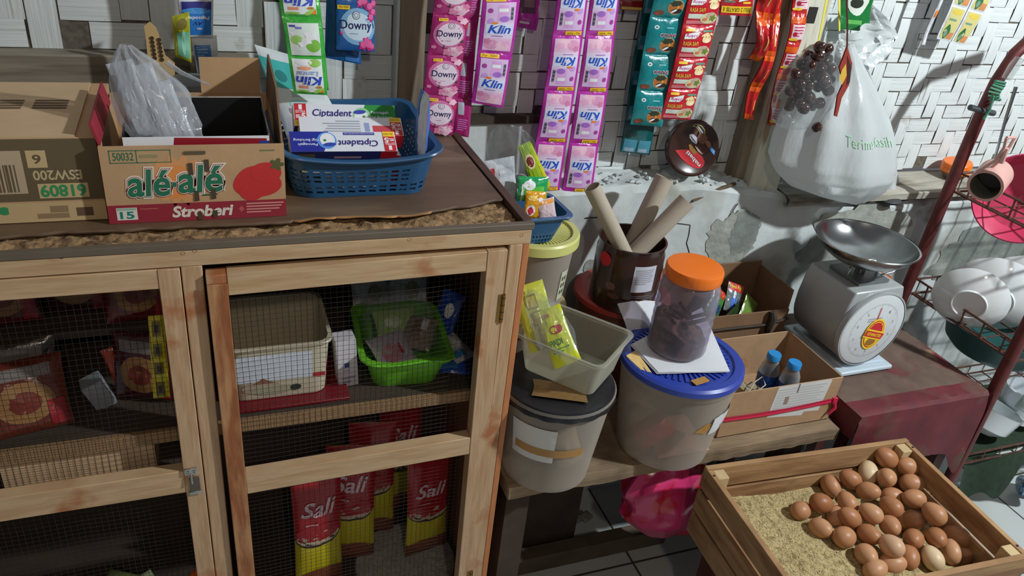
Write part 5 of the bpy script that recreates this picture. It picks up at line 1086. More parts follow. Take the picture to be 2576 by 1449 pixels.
# blue lid bucket
bb2 = bucket('plastic_bucket', 0.832, 1.052, PB, 0.094, 0.115, 0.208, cloudy, 'big cloudy plastic bucket with blue lid in the middle of the bench')
blue_lid = mat('blue_lid_plastic', (44, 66, 160), 0.35, var=0.08, coat=0.15)
b = MB(); b.lathe([(0.0002, 0.214), (0.055, 0.214), (0.060, 0.2145), (0.098, 0.2145), (0.102, 0.219), (0.116, 0.219), (0.1215, 0.215), (0.1225, 0.205), (0.121, 0.2045), (0.1195, 0.210)], blue_lid, (0.832, 1.052, PB), n=72)
for k in range(48):
    w = 2 * math.pi * k / 48; b.box((0.832 + 0.080 * math.cos(w), 1.062 + 0.080 * math.sin(w), PB + 0.2155), (0.034, 0.004, 0.0035), blue_lid, R=Matrix.Rotation(w, 3, 'Z'))
lidb = b.build('lid', bb2)
b = MB(); p = atZ(1762, 958, PB + 0.2195); b.box(p, (0.035, 0.016, 0.0008), tape, R=Matrix.Rotation(0.2, 3, 'Z')); b.build('tape', lidb)
rf2 = lambda z: 0.0945 + 0.021 * z / 0.19
b = MB(); F = cylF(0.832, 1.052, PB, rf2, 283, 322, 0.098, 0.142); b.p_rect(lambda u, v, h: F(u, v + 0.12 * u, h + 3 * abs(math.sin(5 * u + 2 * v))), 0, 0, 1, 1, paper, 1, 8); lines(b, lambda u, v, h: F(u, v + 0.12 * u, h + 4), 0.45, 0.85, 0.15, 0.3, 1, flat((150, 150, 170)), 1); b.build('paper_note', bb2)
b = MB(); F = cylF(0.832, 1.052, PB, rf2, 264, 286, 0.104, 0.132); b.p_poly(F, [(0.0, 0.35), (0.5, 1.0), (1.0, 0.75), (0.62, 0.0)], tape, 2); b.build('tape', bb2)
o = pillow(T(0.79, 1.035, PB + 0.05) @ Rz(-20) @ Rx(70) @ Rz(35), 0.085, 0.06, 0.045, flat((206, 40, 56), 0.4), seed=4).build('red_pack'); tag(o, 'red pack seen through the lower wall of the blue lidded bucket', 'pack')
o = pillow(T(0.85, 1.04, PB + 0.022) @ Rx(10), 0.12, 0.1, 0.03, flat((206, 150, 140), 0.5), seed=6).build('pink_pack'); tag(o, 'pale pink pack at the bottom of the blue lidded bucket', 'pack')
# folded papers under the jar
def sheet(pts, z, m, name, label, seed=0, th=0.0012, curl=0.0, parent=None, n=3):
    P = [atZ(x, y, z) for x, y in pts]; b = MB()
    for k in range(n):
        def g(u, v, k=k):
            a = P[0] * (1 - u) + P[1] * u; d = P[3] * (1 - u) + P[2] * u; p = a * (1 - v) + d * v
            p.z += k * th + 0.0012 * nz(u * 3, v * 3, seed + k) + curl * (v ** 2) - 0.0006 * k * u; p.x += 0.0018 * k; return p
        b.grid(g, 14, 14, m); b.grid(lambda u, v: g(u, v) + Vector((0, 0, -0.0005)), 14, 14, m, flip=True)
    o = b.build(name, parent); 
    if label: tag(o, label, 'paper')
    return o
LZ = PB + 0.2205
sheet([(1585, 868), (1762, 775), (1832, 936), (1652, 940)], LZ, paper, 'paper_sheet', 'stack of white paper under the orange lidded jar on the blue lid', 3)
sheet([(1575, 895), (1600, 880), (1640, 938), (1612, 930)], LZ - 0.001, flat((226, 190, 120), 0.7), 'cream_card', 'small cream card under the edge of the white paper on the blue lid', 5, n=1)
# orange lidded jar
jx, jy, jz = 0.826, 1.072, LZ + 0.006
jar = thing('clear_jar', (jx, jy, jz), 'clear plastic jar with orange screw lid and brown bits inside', 'jar')
clear_pet = mat('clear_pet_plastic', (206, 202, 210), 0.1, trans=(0.07, (230, 226, 234), 0.34), coat=0.4)
R0 = 0.058
pr = [(R0 * 0.9, 0.0), (R0 * 0.98, 0.004)]
for k in range(24):
    z = 0.008 + 0.098 * k / 23; pr.append((R0 + (0.0005 * math.sin(k * 1.6) if 4 < k < 20 else 0), z))
JS = T(jx, jy, jz) @ Matrix.Scale(1.13, 4, (0, 0, 1)) @ T(-jx, -jy, -jz)
pr += [(R0, 0.112), (R0 * 0.985, 0.122), (R0 * 0.93, 0.131), (R0 * 0.84, 0.138), (R0 * 0.78, 0.141), (R0 * 0.78, 0.150)]
b = MB(JS); b.lathe(shell(pr, 0.0012), clear_pet, (jx, jy, jz), n=56); b.lathe([(0.0002, 0.001), (R0 * 0.9, 0.0)], clear_pet, (jx, jy, jz), n=56); b.build('jar_body', jar)
orange_p = mat('orange_plastic', (236, 116, 24), 0.4, var=0.06, coat=0.1)
b = MB(JS); b.lathe([(R0 * 0.80, 0.139), (R0 * 0.92, 0.139), (R0 * 0.935, 0.142), (R0 * 0.935, 0.156), (R0 * 0.90, 0.1595), (R0 * 0.7, 0.161), (0.0002, 0.161)], orange_p, (jx, jy, jz), n=90, fn=lambda w, z: 1 + (0.004 * math.sin(60 * w) if 0.141 < z < 0.157 else 0)); b.build('lid', jar, label='orange screw lid')
b = MB(); bit = mat('dark_brown_snack', (74, 46, 34), 0.6, var=0.4, vscale=50)
def mass(u, v):
    w = 2 * math.pi * u; r = (R0 - 0.005) * (1 if v < 0.6 else max(0.02, 1 - (v - 0.6) / 0.4)); z = 0.003 + (0.046 + 0.024 * math.cos(w - 2.5)) * min(1, v / 0.6) + 0.006 * nz(math.cos(w) * 3 * r * 40, math.sin(w) * 3, v * 9) + (0.012 if v > 0.6 else 0) * (v - 0.6)
    return Vector((jx + r * math.cos(w) * (1 + 0.04 * nz(u * 30, v * 8)), jy + r * math.sin(w), jz + z))
b.grid(mass, 40, 20, mat('brown_snack_mass', (140, 100, 80), 0.7, var=0.5, vscale=40, col2=(70, 50, 42), lo=0.45, hi=0.55), cu=True)
tag(b.build('dry_snack'), 'loose brown dry snack filling the lower half of the orange lidded jar', 'snack', kind='stuff')
rnd = random.Random(9)
for i in range(7):
    b = MB(); a = rnd.uniform(0, 6.28); r = rnd.uniform(0.0, 0.03); c = Vector((jx + r * math.cos(a), jy + r * math.sin(a) * 0.8, jz + 0.075 + 0.003 * i)); d = Vector((rnd.uniform(-1, 1), rnd.uniform(-.6, .6), rnd.uniform(0, 0.8))).normalized() * 0.02
    if i > 4: c = Vector((jx + 0.026, jy - 0.012, jz + 0.062 + 0.014 * (i - 5))); d = Vector((0.022, -0.006, 0.008))
    b.tube([c - d, c, c + d], 0.004, bit, n=8); tag(b.build('brown_stick'), 'brown stick snack lying on top of the snack inside the jar', 'snack stick', 'stick snacks in the jar')
# red lidded bucket with tin and paper tubes
rb = bucket('plastic_bucket', 0.818, 1.290, PB, 0.082, 0.098, 0.225, mat('brown_red_plastic', (110, 62, 48), 0.45, var=0.15), 'red brown bucket with red lid against the wall under the wafer tin')
red_lid = mat('red_lid_plastic', (166, 60, 52), 0.4, var=0.12)
b = MB(); b.lathe([(0.0002, 0.228), (0.082, 0.228), (0.086, 0.233), (0.100, 0.233), (0.1055, 0.229), (0.1065, 0.219), (0.1045, 0.2185)], red_lid, (0.818, 1.290, PB), n=64); b.build('lid', rb, label='red lid')
TZ = PB + 0.2295
sheet([(1488, 738), (1560, 725), (1590, 762), (1502, 752)], TZ + 0.001, paper, 'paper_sheet', 'paper corner sticking out left under the dark wafer tin', 7, n=1)
sheet([(1600, 730), (1660, 715), (1672, 770), (1615, 768)], TZ + 0.001, paper, 'paper_sheet', 'paper corner sticking out right under the dark wafer tin', 8, n=1)
tx, ty, tz = 0.797, 1.255, TZ + 0.004
tin = thing('wafer_tin', (tx, ty, tz), 'tall dark brown wafer tin holding paper tubes on the red lidded bucket', 'tin')
RT = 0.071; HT = 0.142
b = MB(); b.lathe([(0.0002, 0), (RT - 0.002, 0), (RT, 0.002), (RT, 0.118), (RT - 0.0025, 0.122), (RT - 0.0025, HT - 0.003), (RT, HT - 0.002), (RT, HT), (RT - 0.004, HT), (RT - 0.005, 0.01), (0.0002, 0.008)], tin_dk, (tx, ty, tz), n=64); tb0 = b.build('tin_body', tin)
Ft = lambda a0, a1, z0, z1: cylF(tx, ty, tz, lambda z: RT, a0, a1, z0, z1)
b = MB(); F = Ft(250, 290, 0.054, 0.113); b.p_rect(F, 0, 0, 1, 1, flat((206, 206, 216), 0.5), 1, 8); lines(b, F, 0.1, 0.9, 0.3, 0.9, 8, flat((170, 168, 180)), 2); b.build('label', tb0)
b = MB(); F = Ft(251, 289, 0.028, 0.048); lines(b, F, 0.05, 0.9, 0.55, 0.95, 2, flat((120, 110, 116)), 1); b.p_rect(F, 0.1, 0.05, 0.3, 0.35, flat((150, 146, 150)), 1, 2); b.p_rect(F, 0.35, 0.05, 0.5, 0.3, flat((150, 146, 150)), 1, 2)
F = Ft(316, 345, 0.055, 0.095); b.p_ell(F, 0.45, 0.5, 0.5, 0.5, RED, 1, fn=lambda w: 1 + 0.12 * math.cos(2 * w)); b.p_text(F, 'n', 0.1, 0.35, 0.5, 0.65, WHITE, 2, bold=0.02)
F = Ft(186, 212, 0.095, 0.125); b.p_ell(F, 0.4, 0.5, 0.5, 0.5, RED, 1)
F = Ft(306, 318, 0.022, 0.036); b.p_poly(F, [(0, 0.2), (0.1, 0.0), (1.0, 0.6), (0.9, 1.0)], flat((110, 130, 210)), 1)
F = Ft(205, 235, 0.03, 0.07); b.p_ell(F, 0.35, 0.7, 0.3, 0.22, flat((120, 90, 80)), 1); b.p_ell(F, 0.6, 0.2, 0.35, 0.16, flat((92, 64, 50)), 1); b.build('print', tb0)
tube_m = mat('grey_paper_core', (178, 166, 148), 0.75, var=0.06, vscale=30)
def ptube(pa, pb, r, lab):
    pa = Vector(pa); pb = Vector(pb); d = pb - pa; L = d.length; R = d.to_track_quat('Z', 'Y').to_matrix()
    b = MB(); b.lathe([(r - 0.002, 0), (r, 0), (r, L), (r - 0.002, L), (r - 0.002, 0)], tube_m, pa, n=36, R=R); tag(b.build('paper_tube', origin=pa), lab, 'paper tube', 'paper tubes in the wafer tin')
ptube((tx + 0.028, ty - 0.036, tz + 0.03), tuple(atY(1489, 470, 1.265)), 0.0165, 'slender paper tube leaning left out of the wafer tin')
ptube((tx + 0.0, ty + 0.043, tz + 0.012), tuple(atY(1672, 446, 1.322)), 0.0200, 'paper tube standing straightest at the back of the wafer tin')
ptube((tx - 0.030, ty + 0.006, tz + 0.05), tuple(atY(1728, 505, 1.245)), 0.0188, 'open paper tube leaning right out of the wafer tin')
# white paper curling down between bucket and jar
b = MB(); pa = [atY(1553, 764, 1.185), atY(1664, 760, 1.185)]; pc = [atY(1584, 858, 1.15), atY(1640, 860, 1.15)]
def curlp(u, v):
    a = pa[0] * (1 - u) + pa[1] * u; d = pc[0] * (1 - u) + pc[1] * u; p = a * (1 - v) + d * v; p.y -= 0.010 * math.sin(math.pi * v); p.z += 0.006 * math.sin(math.pi * u) * (1 - v); return p
b.grid(curlp, 14, 20, paper); b.grid(lambda u, v: curlp(u, v) + Vector((0, 0.0006, -0.0006)), 14, 20, paper, flip=True); tag(b.build('paper_sheet'), 'white paper curling down in front of the wafer tin toward the jar', 'paper')
# stacked containers beside the cabinet
lc = thing('round_container', (0.575, 1.275, PB), 'cream lidded round container under the yellow lidded jar beside the cabinet', 'container')
b = MB(); b.lathe(shell([(0.070, 0.0), (0.078, 0.003), (0.086, 0.225), (0.087, 0.23)], 0.002), cloudy, (0.575, 1.275, PB), n=48); b.lathe([(0.0002, 0.0), (0.071, 0.0)], cloudy, (0.575, 1.275, PB), n=48); b.build('container_body', lc)
creamlid = mat('cream_yellow_plastic', (198, 184, 124), 0.4, var=0.1, trans=(0.8, (220, 210, 160), 0.15))
b = MB(); b.lathe([(0.0002, 0.237), (0.075, 0.237), (0.079, 0.241), (0.090, 0.241), (0.093, 0.238), (0.094, 0.212), (0.089, 0.210)], creamlid, (0.575, 1.275, PB), n=60)
b.lathe([(0.04, 0.2375), (0.042, 0.2395), (0.060, 0.2395), (0.062, 0.2375)], creamlid, (0.575, 1.275, PB), n=40); b.build('lid', lc)
yz = PB + 0.243
yj = thing('round_jar', (0.58, 1.262, yz), 'cloudy round jar with a pale yellow ribbed lid beside the cabinet', 'jar')
b = MB(); b.lathe(shell([(0.062, 0.0), (0.068, 0.003), (0.079, 0.15), (0.08, 0.157)], 0.002), cloudy, (0.58, 1.262, yz), n=48); b.lathe([(0.0002, 0.0), (0.063, 0.0)], cloudy, (0.58, 1.262, yz), n=48); jb = b.build('jar_body', yj)
b = MB(); F = cylF(0.58, 1.262, yz, lambda z: 0.0685 + 0.011 * z / 0.15, 296, 318, 0.035, 0.10); b.p_rect(F, 0.1, 0, 0.9, 1, flat((200, 202, 176), 0.5), 1, 6)
for i in range(3):
    for j in range(2): b.p_rect(F, 0.25 + j * 0.3, 0.2 + i * 0.24, 0.42 + j * 0.3, 0.34 + i * 0.24, flat((110, 112, 90)), 2, 1)
b.build('label', jb)
ylid = mat('pale_yellow_plastic', (206, 206, 122), 0.4, var=0.06)
b = MB(); b.lathe([(0.0002, 0.160), (0.064, 0.160), (0.070, 0.160), (0.0725, 0.166), (0.0835, 0.166), (0.0865, 0.162), (0.087, 0.145), (0.083, 0.143)], ylid, (0.58, 1.262, yz), n=64)
for k in range(56):
    w = 2 * math.pi * k / 56; b.box((0.58 + 0.052 * math.cos(w), 1.262 + 0.052 * math.sin(w), yz + 0.1605), (0.036, 0.0036, 0.004), ylid, R=Matrix.Rotation(w, 3, 'Z') @ Matrix.Rotation(0.02, 3, 'Y'))
b.build('lid', yj, label='pale yellow ribbed lid')
sb_z = yz + 0.1665
sb = thing('small_basket', (0.545, 1.25, sb_z), 'small blue perforated basket of snack packs on the yellow ribbed lid', 'basket')
def hole2(i, j): return (i % 2 == 0) and j in (1, 3)
b = basket_mesh(T(0.535, 1.235, sb_z) @ Rz(3), 0.076, 0.052, 0.058, blue_p, r=0.02, taper=0.74, hole=hole2, nS=110, nT=14, lip=0.006); b.build('basket_body', sb)
def pk2(px, py, Y, w, l, rz, tilt, m, fn, name, lab, cat, grp, seed, d=0.012):
    c = atY(px, py, Y); o = pillow(T(*c) @ Ry(rz) @ Rx(90 - tilt), w, l, d, m, fn, seed=seed).build(name); tag(o, lab, cat, grp); return o
g5 = 'packs in the small blue basket'
pk2(1262, 455, 1.262, 0.058, 0.085, -9, 8, mat('greyish_white_film', (196, 200, 206), 0.35, bump=0.3, bscale=22), lambda b, F: (b.p_rect(F, 0.14, 0.66, 0.26, 0.82, flat((196, 60, 70)), 1, 2), b.p_rect(F, 0.4, 0.6, 0.9, 0.8, flat((176, 180, 186)), 1, 2), b.p_rect(F, 0.3, 0.25, 0.9, 0.5, flat((184, 188, 194)), 1, 2)), 'white_pack', 'greyish white pack with small red mark at the left of the small blue basket', 'pack', g5, 51, 0.014)
pk2(1338, 420, 1.262, 0.026, 0.095, -24, 8, foil((150, 180, 40)), lambda b, F: (b.p_ell(F, 0.5, 0.62, 0.36, 0.16, CREAM, 1), b.p_ell(F, 0.5, 0.62, 0.28, 0.11, flat((120, 40, 40)), 2)), 'green_stick_pack', 'slim lime green stick pack with round badge in the small blue basket', 'stick pack', g5, 52, 0.006)
pk2(1352, 420, 1.268, 0.018, 0.095, -30, 6, foil((206, 206, 40)), None, 'yellow_stick_pack', 'slim yellow stick pack behind the lime green one', 'stick pack', g5, 53, 0.005)
pk2(1340, 475, 1.235, 0.062, 0.045, 3, 14, foil((30, 160, 90)), lambda b, F: (b.p_rect(F, 0.14, 0.05, 0.86, 0.62, flat((90, 190, 60)), 1, 3), b.p_ell(F, 0.35, 0.66, 0.2, 0.2, WHITE, 2), b.p_rect(F, 0.1, 0.0, 0.17, 0.7, WHITE, 2, 2)), 'green_pack', 'shiny green snack pack in the middle of the small blue basket', 'pack', g5, 54)
pk2(1345, 515, 1.212, 0.042, 0.05, 6, 12, foil((226, 160, 30)), lambda b, F: (b.p_ell(F, 0.3, 0.3, 0.2, 0.2, WHITE, 1), b.p_ell(F, 0.28, 0.28, 0.13, 0.14, flat((200, 40, 60)), 2), b.p_ell(F, 0.72, 0.7, 0.12, 0.1, WHITE, 2), b.p_ell(F, 0.3, 0.75, 0.2, 0.1, flat((236, 200, 100)), 1)), 'orange_pack', 'orange yellow snack pack in front in the small blue basket', 'pack', g5, 55)
pk2(1375, 530, 1.206, 0.036, 0.045, -12, 12, mat('clear_pink_film', (220, 196, 200), 0.2, bump=0.5, bscale=30, coat=0.4), lambda b, F: b.p_rect(F, 0.1, 0.8, 0.95, 0.97, flat((230, 150, 40)), 1, 2), 'clear_pack', 'clear pinkish pack beside the orange pack in the small blue basket', 'pack', g5, 56)
RG3 = [(atY(cx, y, 1.275), abs(atY(cx + hw, y, 1.275).x - atY(cx - hw, y, 1.275).x) / 2) for y, cx, hw in ((440, 1290, 56), (400, 1288, 60), (360, 1286, 58), (330, 1280, 44), (315, 1272, 18))]
b = MB(); b.grid(ringf(RG3, 0.35, 0.2, 12, 0.12), 32, 22, clear_bag, cu=True); tag(b.build('clear_bag'), 'empty clear plastic bag bulging above the small blue basket', 'plastic bag')
# clear rectangular tub on the white bucket
TBz = PB + 0.2115
b = MB(); fo = [(0.462, 1.10), (0.60, 0.985)]
tbx = thing('clear_tub', (0.575, 1.065, TBz), 'cloudy rectangular plastic tub of yellow packs set askew on the white bucket', 'tub')
ang = math.degrees(math.atan2(-0.12, 0.10))
b = basket_mesh(T(0.592, 1.058, TBz + 0.008) @ Rz(ang), 0.083, 0.070, 0.075, cloudy2, r=0.016, taper=0.84, nS=80, nT=8, lip=0.0045, th=0.0015); b.build('tub_body', tbx)
g6 = 'yellow packs in the clear tub'
def herb(b, F):
    b.p_ell(F, 0.55, 0.62, 0.24, 0.12, flat((180, 36, 30)), 2, fn=lambda w: 0.8 + 0.2 * math.cos(2 * w)); b.p_ell(F, 0.45, 0.62, 0.12, 0.05, flat((220, 206, 60)), 3); b.p_text(F, 'PADI', 0.14, 0.36, 0.62, 0.46, flat((30, 120, 60)), 2, bold=0.02); b.p_text(F, 'TEH', 0.2, 0.84, 0.5, 0.91, flat((200, 70, 30)), 2, bold=0.01); lines(b, F, 0.14, 0.8, 0.22, 0.32, 2, flat((80, 150, 60)), 2)
def gold(b, F):
    for k in range(3): b.p_rect(F, 0.3 + 0.06 * k, 0.62 - 0.26 * k, 0.66 + 0.06 * k, 0.84 - 0.26 * k, flat((150, 140, 30)), 1, 2); b.p_rect(F, 0.34 + 0.06 * k, 0.65 - 0.26 * k, 0.62 + 0.06 * k, 0.81 - 0.26 * k, flat((222, 206, 50)), 2, 2)
yel1 = mat('yellow_green_film', (206, 214, 36), 0.25, bump=0.2, bscale=20, coat=0.4); yel2 = mat('pale_yellow_film', (200, 206, 70), 0.25, bump=0.4, bscale=24, coat=0.5)
c = atY(1405, 850, 1.03); tag(pillow(T(c.x, 1.035, c.z) @ Rz(-12) @ Ry(-26) @ Rx(56), 0.05, 0.105, 0.012, yel1, herb, seed=61).build('yellow_pack'), 'bright yellow green pack with red heart print in the clear tub', 'pack', g6)
c = atY(1352, 800, 1.07); tag(pillow(T(c.x, 1.075, c.z) @ Rz(-12) @ Ry(-22) @ Rx(60), 0.06, 0.12, 0.012, yel2, gold, seed=62).build('yellow_pack'), 'pale yellow pack with gold squares behind the heart pack in the clear tub', 'pack', g6)
RG4 = [(atY(cx, y, Y), abs(atY(cx + hw, y, Y).x - atY(cx - hw, y, Y).x) / 2) for y, cx, hw, Y in ((880, 1410, 44, 1.02), (830, 1392, 48, 1.03), (790, 1372, 44, 1.05), (755, 1352, 28, 1.08), (726, 1338, 10, 1.10))]
b = MB(); b.grid(ringf(RG4, 0.45, 0.15, 22, 0.1), 28, 24, clear_bag, cu=True); tag(b.build('clear_wrap'), 'clear plastic wrap around the yellow packs in the clear tub', 'plastic bag')
c = atY(1400, 985, 0.955); tag(pillow(T(0.548, 1.0, TBz + 0.004) @ Rz(-24), 0.10, 0.05, 0.006, foil((128, 98, 58)), seed=63).build('flat_sachet'), 'flat brown and white sachet squeezed between black lid and clear tub', 'sachet')
# water carton with red strap
wx0, wx1, wy0, wy1, wz1 = 0.957, 1.255, 1.032, 1.222, 0.598
wb = thing('open_carton', (1.106, 1.127, PB), 'open carton with red strap, white note and two small water bottles', 'carton')
b = open_box(wb, wx0, wx1, wy0, wy1, PB, wz1, mat('tan_cardboard', (172, 138, 104), 0.8, var=0.15, vscale=10, bump=0.15, bscale=70, col3=(150, 90, 50), c3=(0.66, 0.74), c3scale=10)); b.build('carton_body', wb, bevel=0.001)
note = mat('lined_note_paper', (206, 206, 204), 0.7, var=0.06)
F = plane_fn((wx0, wy0, PB), (wx1 - wx0, 0, 0), (0, 0, wz1 - PB))
b = MB(); b.p_poly(F, [(0.40, 0.30), (0.72, 0.22), (0.735, 0.30), (0.87, 0.27), (0.90, 0.98), (0.87, 1.0), (0.42, 1.0)], note, 2); b.p_rect(F, 0.51, 0.56, 0.545, 0.74, flat((150, 130, 116)), 4, 1); b.p_rect(F, 0.60, 0.80, 0.61, 1.0, flat((90, 84, 84)), 4, 1); lines(b, F, 0.43, 0.86, 0.40, 0.94, 9, flat((186, 188, 190)), 3); b.build('note', wb)
strap = mat('red_plastic_strap', (196, 40, 74), 0.35, bump=0.2, bscale=60, bstretch=(1, 1, 6))
b = MB()
def band(u, v):
    per = [(wx0 - 0.001, wy1), (wx0 - 0.001, wy0 - 0.0012), (wx1 + 0.001, wy0 - 0.0012), (wx1 + 0.001, wy1)]
    k = u * 3; i = min(2, int(k)); f = k - i; x = per[i][0] * (1 - f) + per[i + 1][0] * f; y = per[i][1] * (1 - f) + per[i + 1][1] * f
    zc = PB + 0.052 + (0.010 * (1 - 2 * abs(u - 0.5)) * 0 + 0.016 * (x - wx0)) - 0.005 * math.sin(math.pi * min(1, max(0, (u - .33) * 3))); wdt = 0.0065 * (1 + 0.25 * nz(u * 14, 1)); yy = y - (0.0016 if i == 1 else 0) * (1 if 0.02 < f < 0.98 else 0) * 1
    return Vector((x, yy - 0.0008 * math.sin(v * 9), zc + wdt * (2 * v - 1)))
b.grid(band, 90, 5, strap); p = Vector((wx1 - 0.004, wy0 - 0.003, PB + 0.056)); b.tube([p, p + Vector((0.004, -0.004, -0.018)), p + Vector((-0.010, -0.005, -0.036))], [0.004, 0.005, 0.002], strap, n=6); b.box(p, (0.012, 0.006, 0.013), strap); b.build('strap', wb)
bl_cap = mat('sky_blue_cap', (50, 140, 206), 0.35); lab_b = flat((24, 66, 140), 0.35)
clear_b = mat('clear_bottle_plastic', (216, 218, 216), 0.08, trans=(0.10, (236, 238, 236), 0.6), coat=0.4)
def bottle(x, y, lab):
    t = thing('water_bottle', (x, y, PB + 0.0035), lab, 'bottle', 'small water bottles in the strapped carton')
    b = MB(); b.lathe([(0.0002, 0.0), (0.020, 0.0), (0.0225, 0.004), (0.0225, 0.02), (0.0215, 0.022), (0.0225, 0.025), (0.0225, 0.068), (0.0205, 0.082), (0.0155, 0.094), (0.0125, 0.099), (0.0125, 0.106)], clear_b, (x, y, PB + 0.0035), n=32); b.build('bottle_body', t)
    b = MB(); b.lathe([(0.0229, 0.026), (0.0231, 0.027), (0.0231, 0.064), (0.0229, 0.065)], lab_b, (x, y, PB + 0.0035), n=32); b.build('label', t)
    b = MB(); b.lathe([(0.0125, 0.101), (0.0155, 0.1015), (0.0155, 0.114), (0.014, 0.1165), (0.0002, 0.1165)], bl_cap, (x, y, PB + 0.0035), n=40, fn=lambda w, z: 1 + (0.012 * math.sin(24 * w) if 0.1018 < z < 0.1135 else 0)); b.build('cap', t)
p1 = atZ(1948, 893, PB + 0.115); p2 = atZ(1994, 920, PB + 0.110)
bottle(p1.x, p1.y, 'water bottle farther back in the strapped carton, with blue label in view'); bottle(p2.x + 0.004, p2.y, 'water bottle in front in the strapped carton, close to the white note')
b = MB(); cw = mat('pale_cable', (176, 168, 150), 0.5); q = [(1870, 965), (1885, 985), (1900, 960), (1918, 948), (1926, 968), (1905, 985), (1880, 970)]; b.tube([atZ(x, y, 0.55) for x, y in q], 0.0016, cw, n=6); tag(b.build('cable_loop'), 'thin pale cable loop in the left of the strapped carton', 'cable')
for i, (px, py) in enumerate(((1868, 975), (1895, 978))):
    c = atZ(px, py, 0.53); tag(carton(T(c.x, c.y, PB + 0.0035) @ Rz(8), 0.022, 0.035, 0.05, flat((150, 136, 108), 0.6)).build('small_box'), ('small tan box at the left inside the strapped carton', 'small tan box beside the bottles inside the strapped carton')[i], 'box')
# dark carton behind
db = thing('dark_carton', (1.10, 1.31, PB), 'dark brown open carton against the wall behind the strapped carton', 'carton')
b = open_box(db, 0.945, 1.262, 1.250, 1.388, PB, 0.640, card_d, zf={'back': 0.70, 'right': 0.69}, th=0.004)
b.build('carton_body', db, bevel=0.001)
b = MB(); strd = mat('dark_rag_string', (64, 54, 46), 0.8, var=0.3)
b.tube([(0.955, 1.2455, 0.602), (1.08, 1.245, 0.607), (1.20, 1.245, 0.606), (1.262, 1.246, 0.616)], 0.0035, strd, n=6); b.tube([(1.205, 1.241, 0.645), (1.212, 1.239, 0.625), (1.208, 1.240, 0.600), (1.214, 1.243, 0.57)], [0.006, 0.010, 0.009, 0.004], strd, n=8); b.build('string', db)
def glue(b, F): b.p_rect(F, 0, 0.72, 1, 1.0, flat((200, 40, 40)), 1, 2); b.p_text(F, '10ml Rp 2', 0.08, 0.78, 0.92, 0.93, YEL, 2, bold=0.02); b.p_ell(F, 0.4, 0.35, 0.14, 0.3, flat((60, 110, 200)), 1); b.p_ell(F, 0.4, 0.6, 0.08, 0.14, WHITE, 2); b.p_ell(F, 0.72, 0.3, 0.12, 0.2, flat((30, 60, 110)), 1)
for i, (px, py, rz, c1, fn, lab) in enumerate(((1852, 755, 22, (110, 120, 120), glue, 'glue blister pack with red yellow header in the dark carton'), (1800, 760, 40, (70, 130, 60), glue, 'second glue pack mostly hidden behind the orange lidded jar'), (1872, 775, 40, (110, 140, 60), None, 'green pack lying beside the glue blister in the dark carton'), (1825, 785, 80, (40, 60, 30), None, 'dark green pack lowest in the dark carton'))):
    c = atY(px, py, 1.30); tag(pillow(T(c.x, 1.31 - 0.012 * i, min(c.z, 0.655)) @ Ry(rz) @ Rx(60), 0.055, 0.07, 0.012, foil(c1), fn, seed=100 + i).build('hardware_pack'), lab, 'pack', 'packs in the dark carton')
# pink goods bag under the bench
pkb = mat('pink_film_bag', (206, 56, 110), 0.25, bump=0.6, bscale=24, coat=0.4, col2=(196, 30, 50), lo=0.5, hi=0.56, vscale=12)
RG5 = [(Vector((1.02, 1.08, 0.16)), 0.02), (Vector((1.0, 1.08, 0.19)), 0.07), (Vector((0.97, 1.08, 0.25)), 0.105), (Vector((0.96, 1.085, 0.31)), 0.11), (Vector((0.97, 1.09, 0.37)), 0.085), (Vector((0.98, 1.10, 0.41)), 0.03)]
c = atY(1665, 1240, 1.08)
b = MB(); b.grid(ringf([(v + Vector((c.x - 0.955, 0, c.z - 0.30)), r) for v, r in RG5], 0.6, 0.25, 31), 44, 36, pkb, cu=True)
tag(b.build('pink_pack_bag'), 'bag of pink and red packs hanging below the bench beside the egg crate', 'bag')

# ================================================================== spring scale on the red cloth
KS = 0.5305
sc = thing('spring_scale', (1.415, 1.21, KS), 'grey spring scale with round white dial and steel bowl on the red cloth', 'scale')
steel = mat('brushed_steel', (176, 178, 178), 0.22, 1.0, var=0.1, vscale=20); paint = mat('silver_grey_enamel', (176, 180, 180), 0.4, 0.25, var=0.06)
lightp = mat('pale_blue_plastic', (188, 202, 212), 0.4)
Ms = T(1.412, 1.215, KS) @ Rz(1)
b = MB(Ms); b.box((0, 0, 0.006), (0.160, 0.215, 0.012), lightp); b.box((0, 0, 0.014), (0.13, 0.18, 0.008), lightp); b.build('base', sc, bevel=0.004)
Ms = T(1.388, 1.205, KS + 0.002) @ Rz(3) @ Matrix.Scale(0.94, 4)
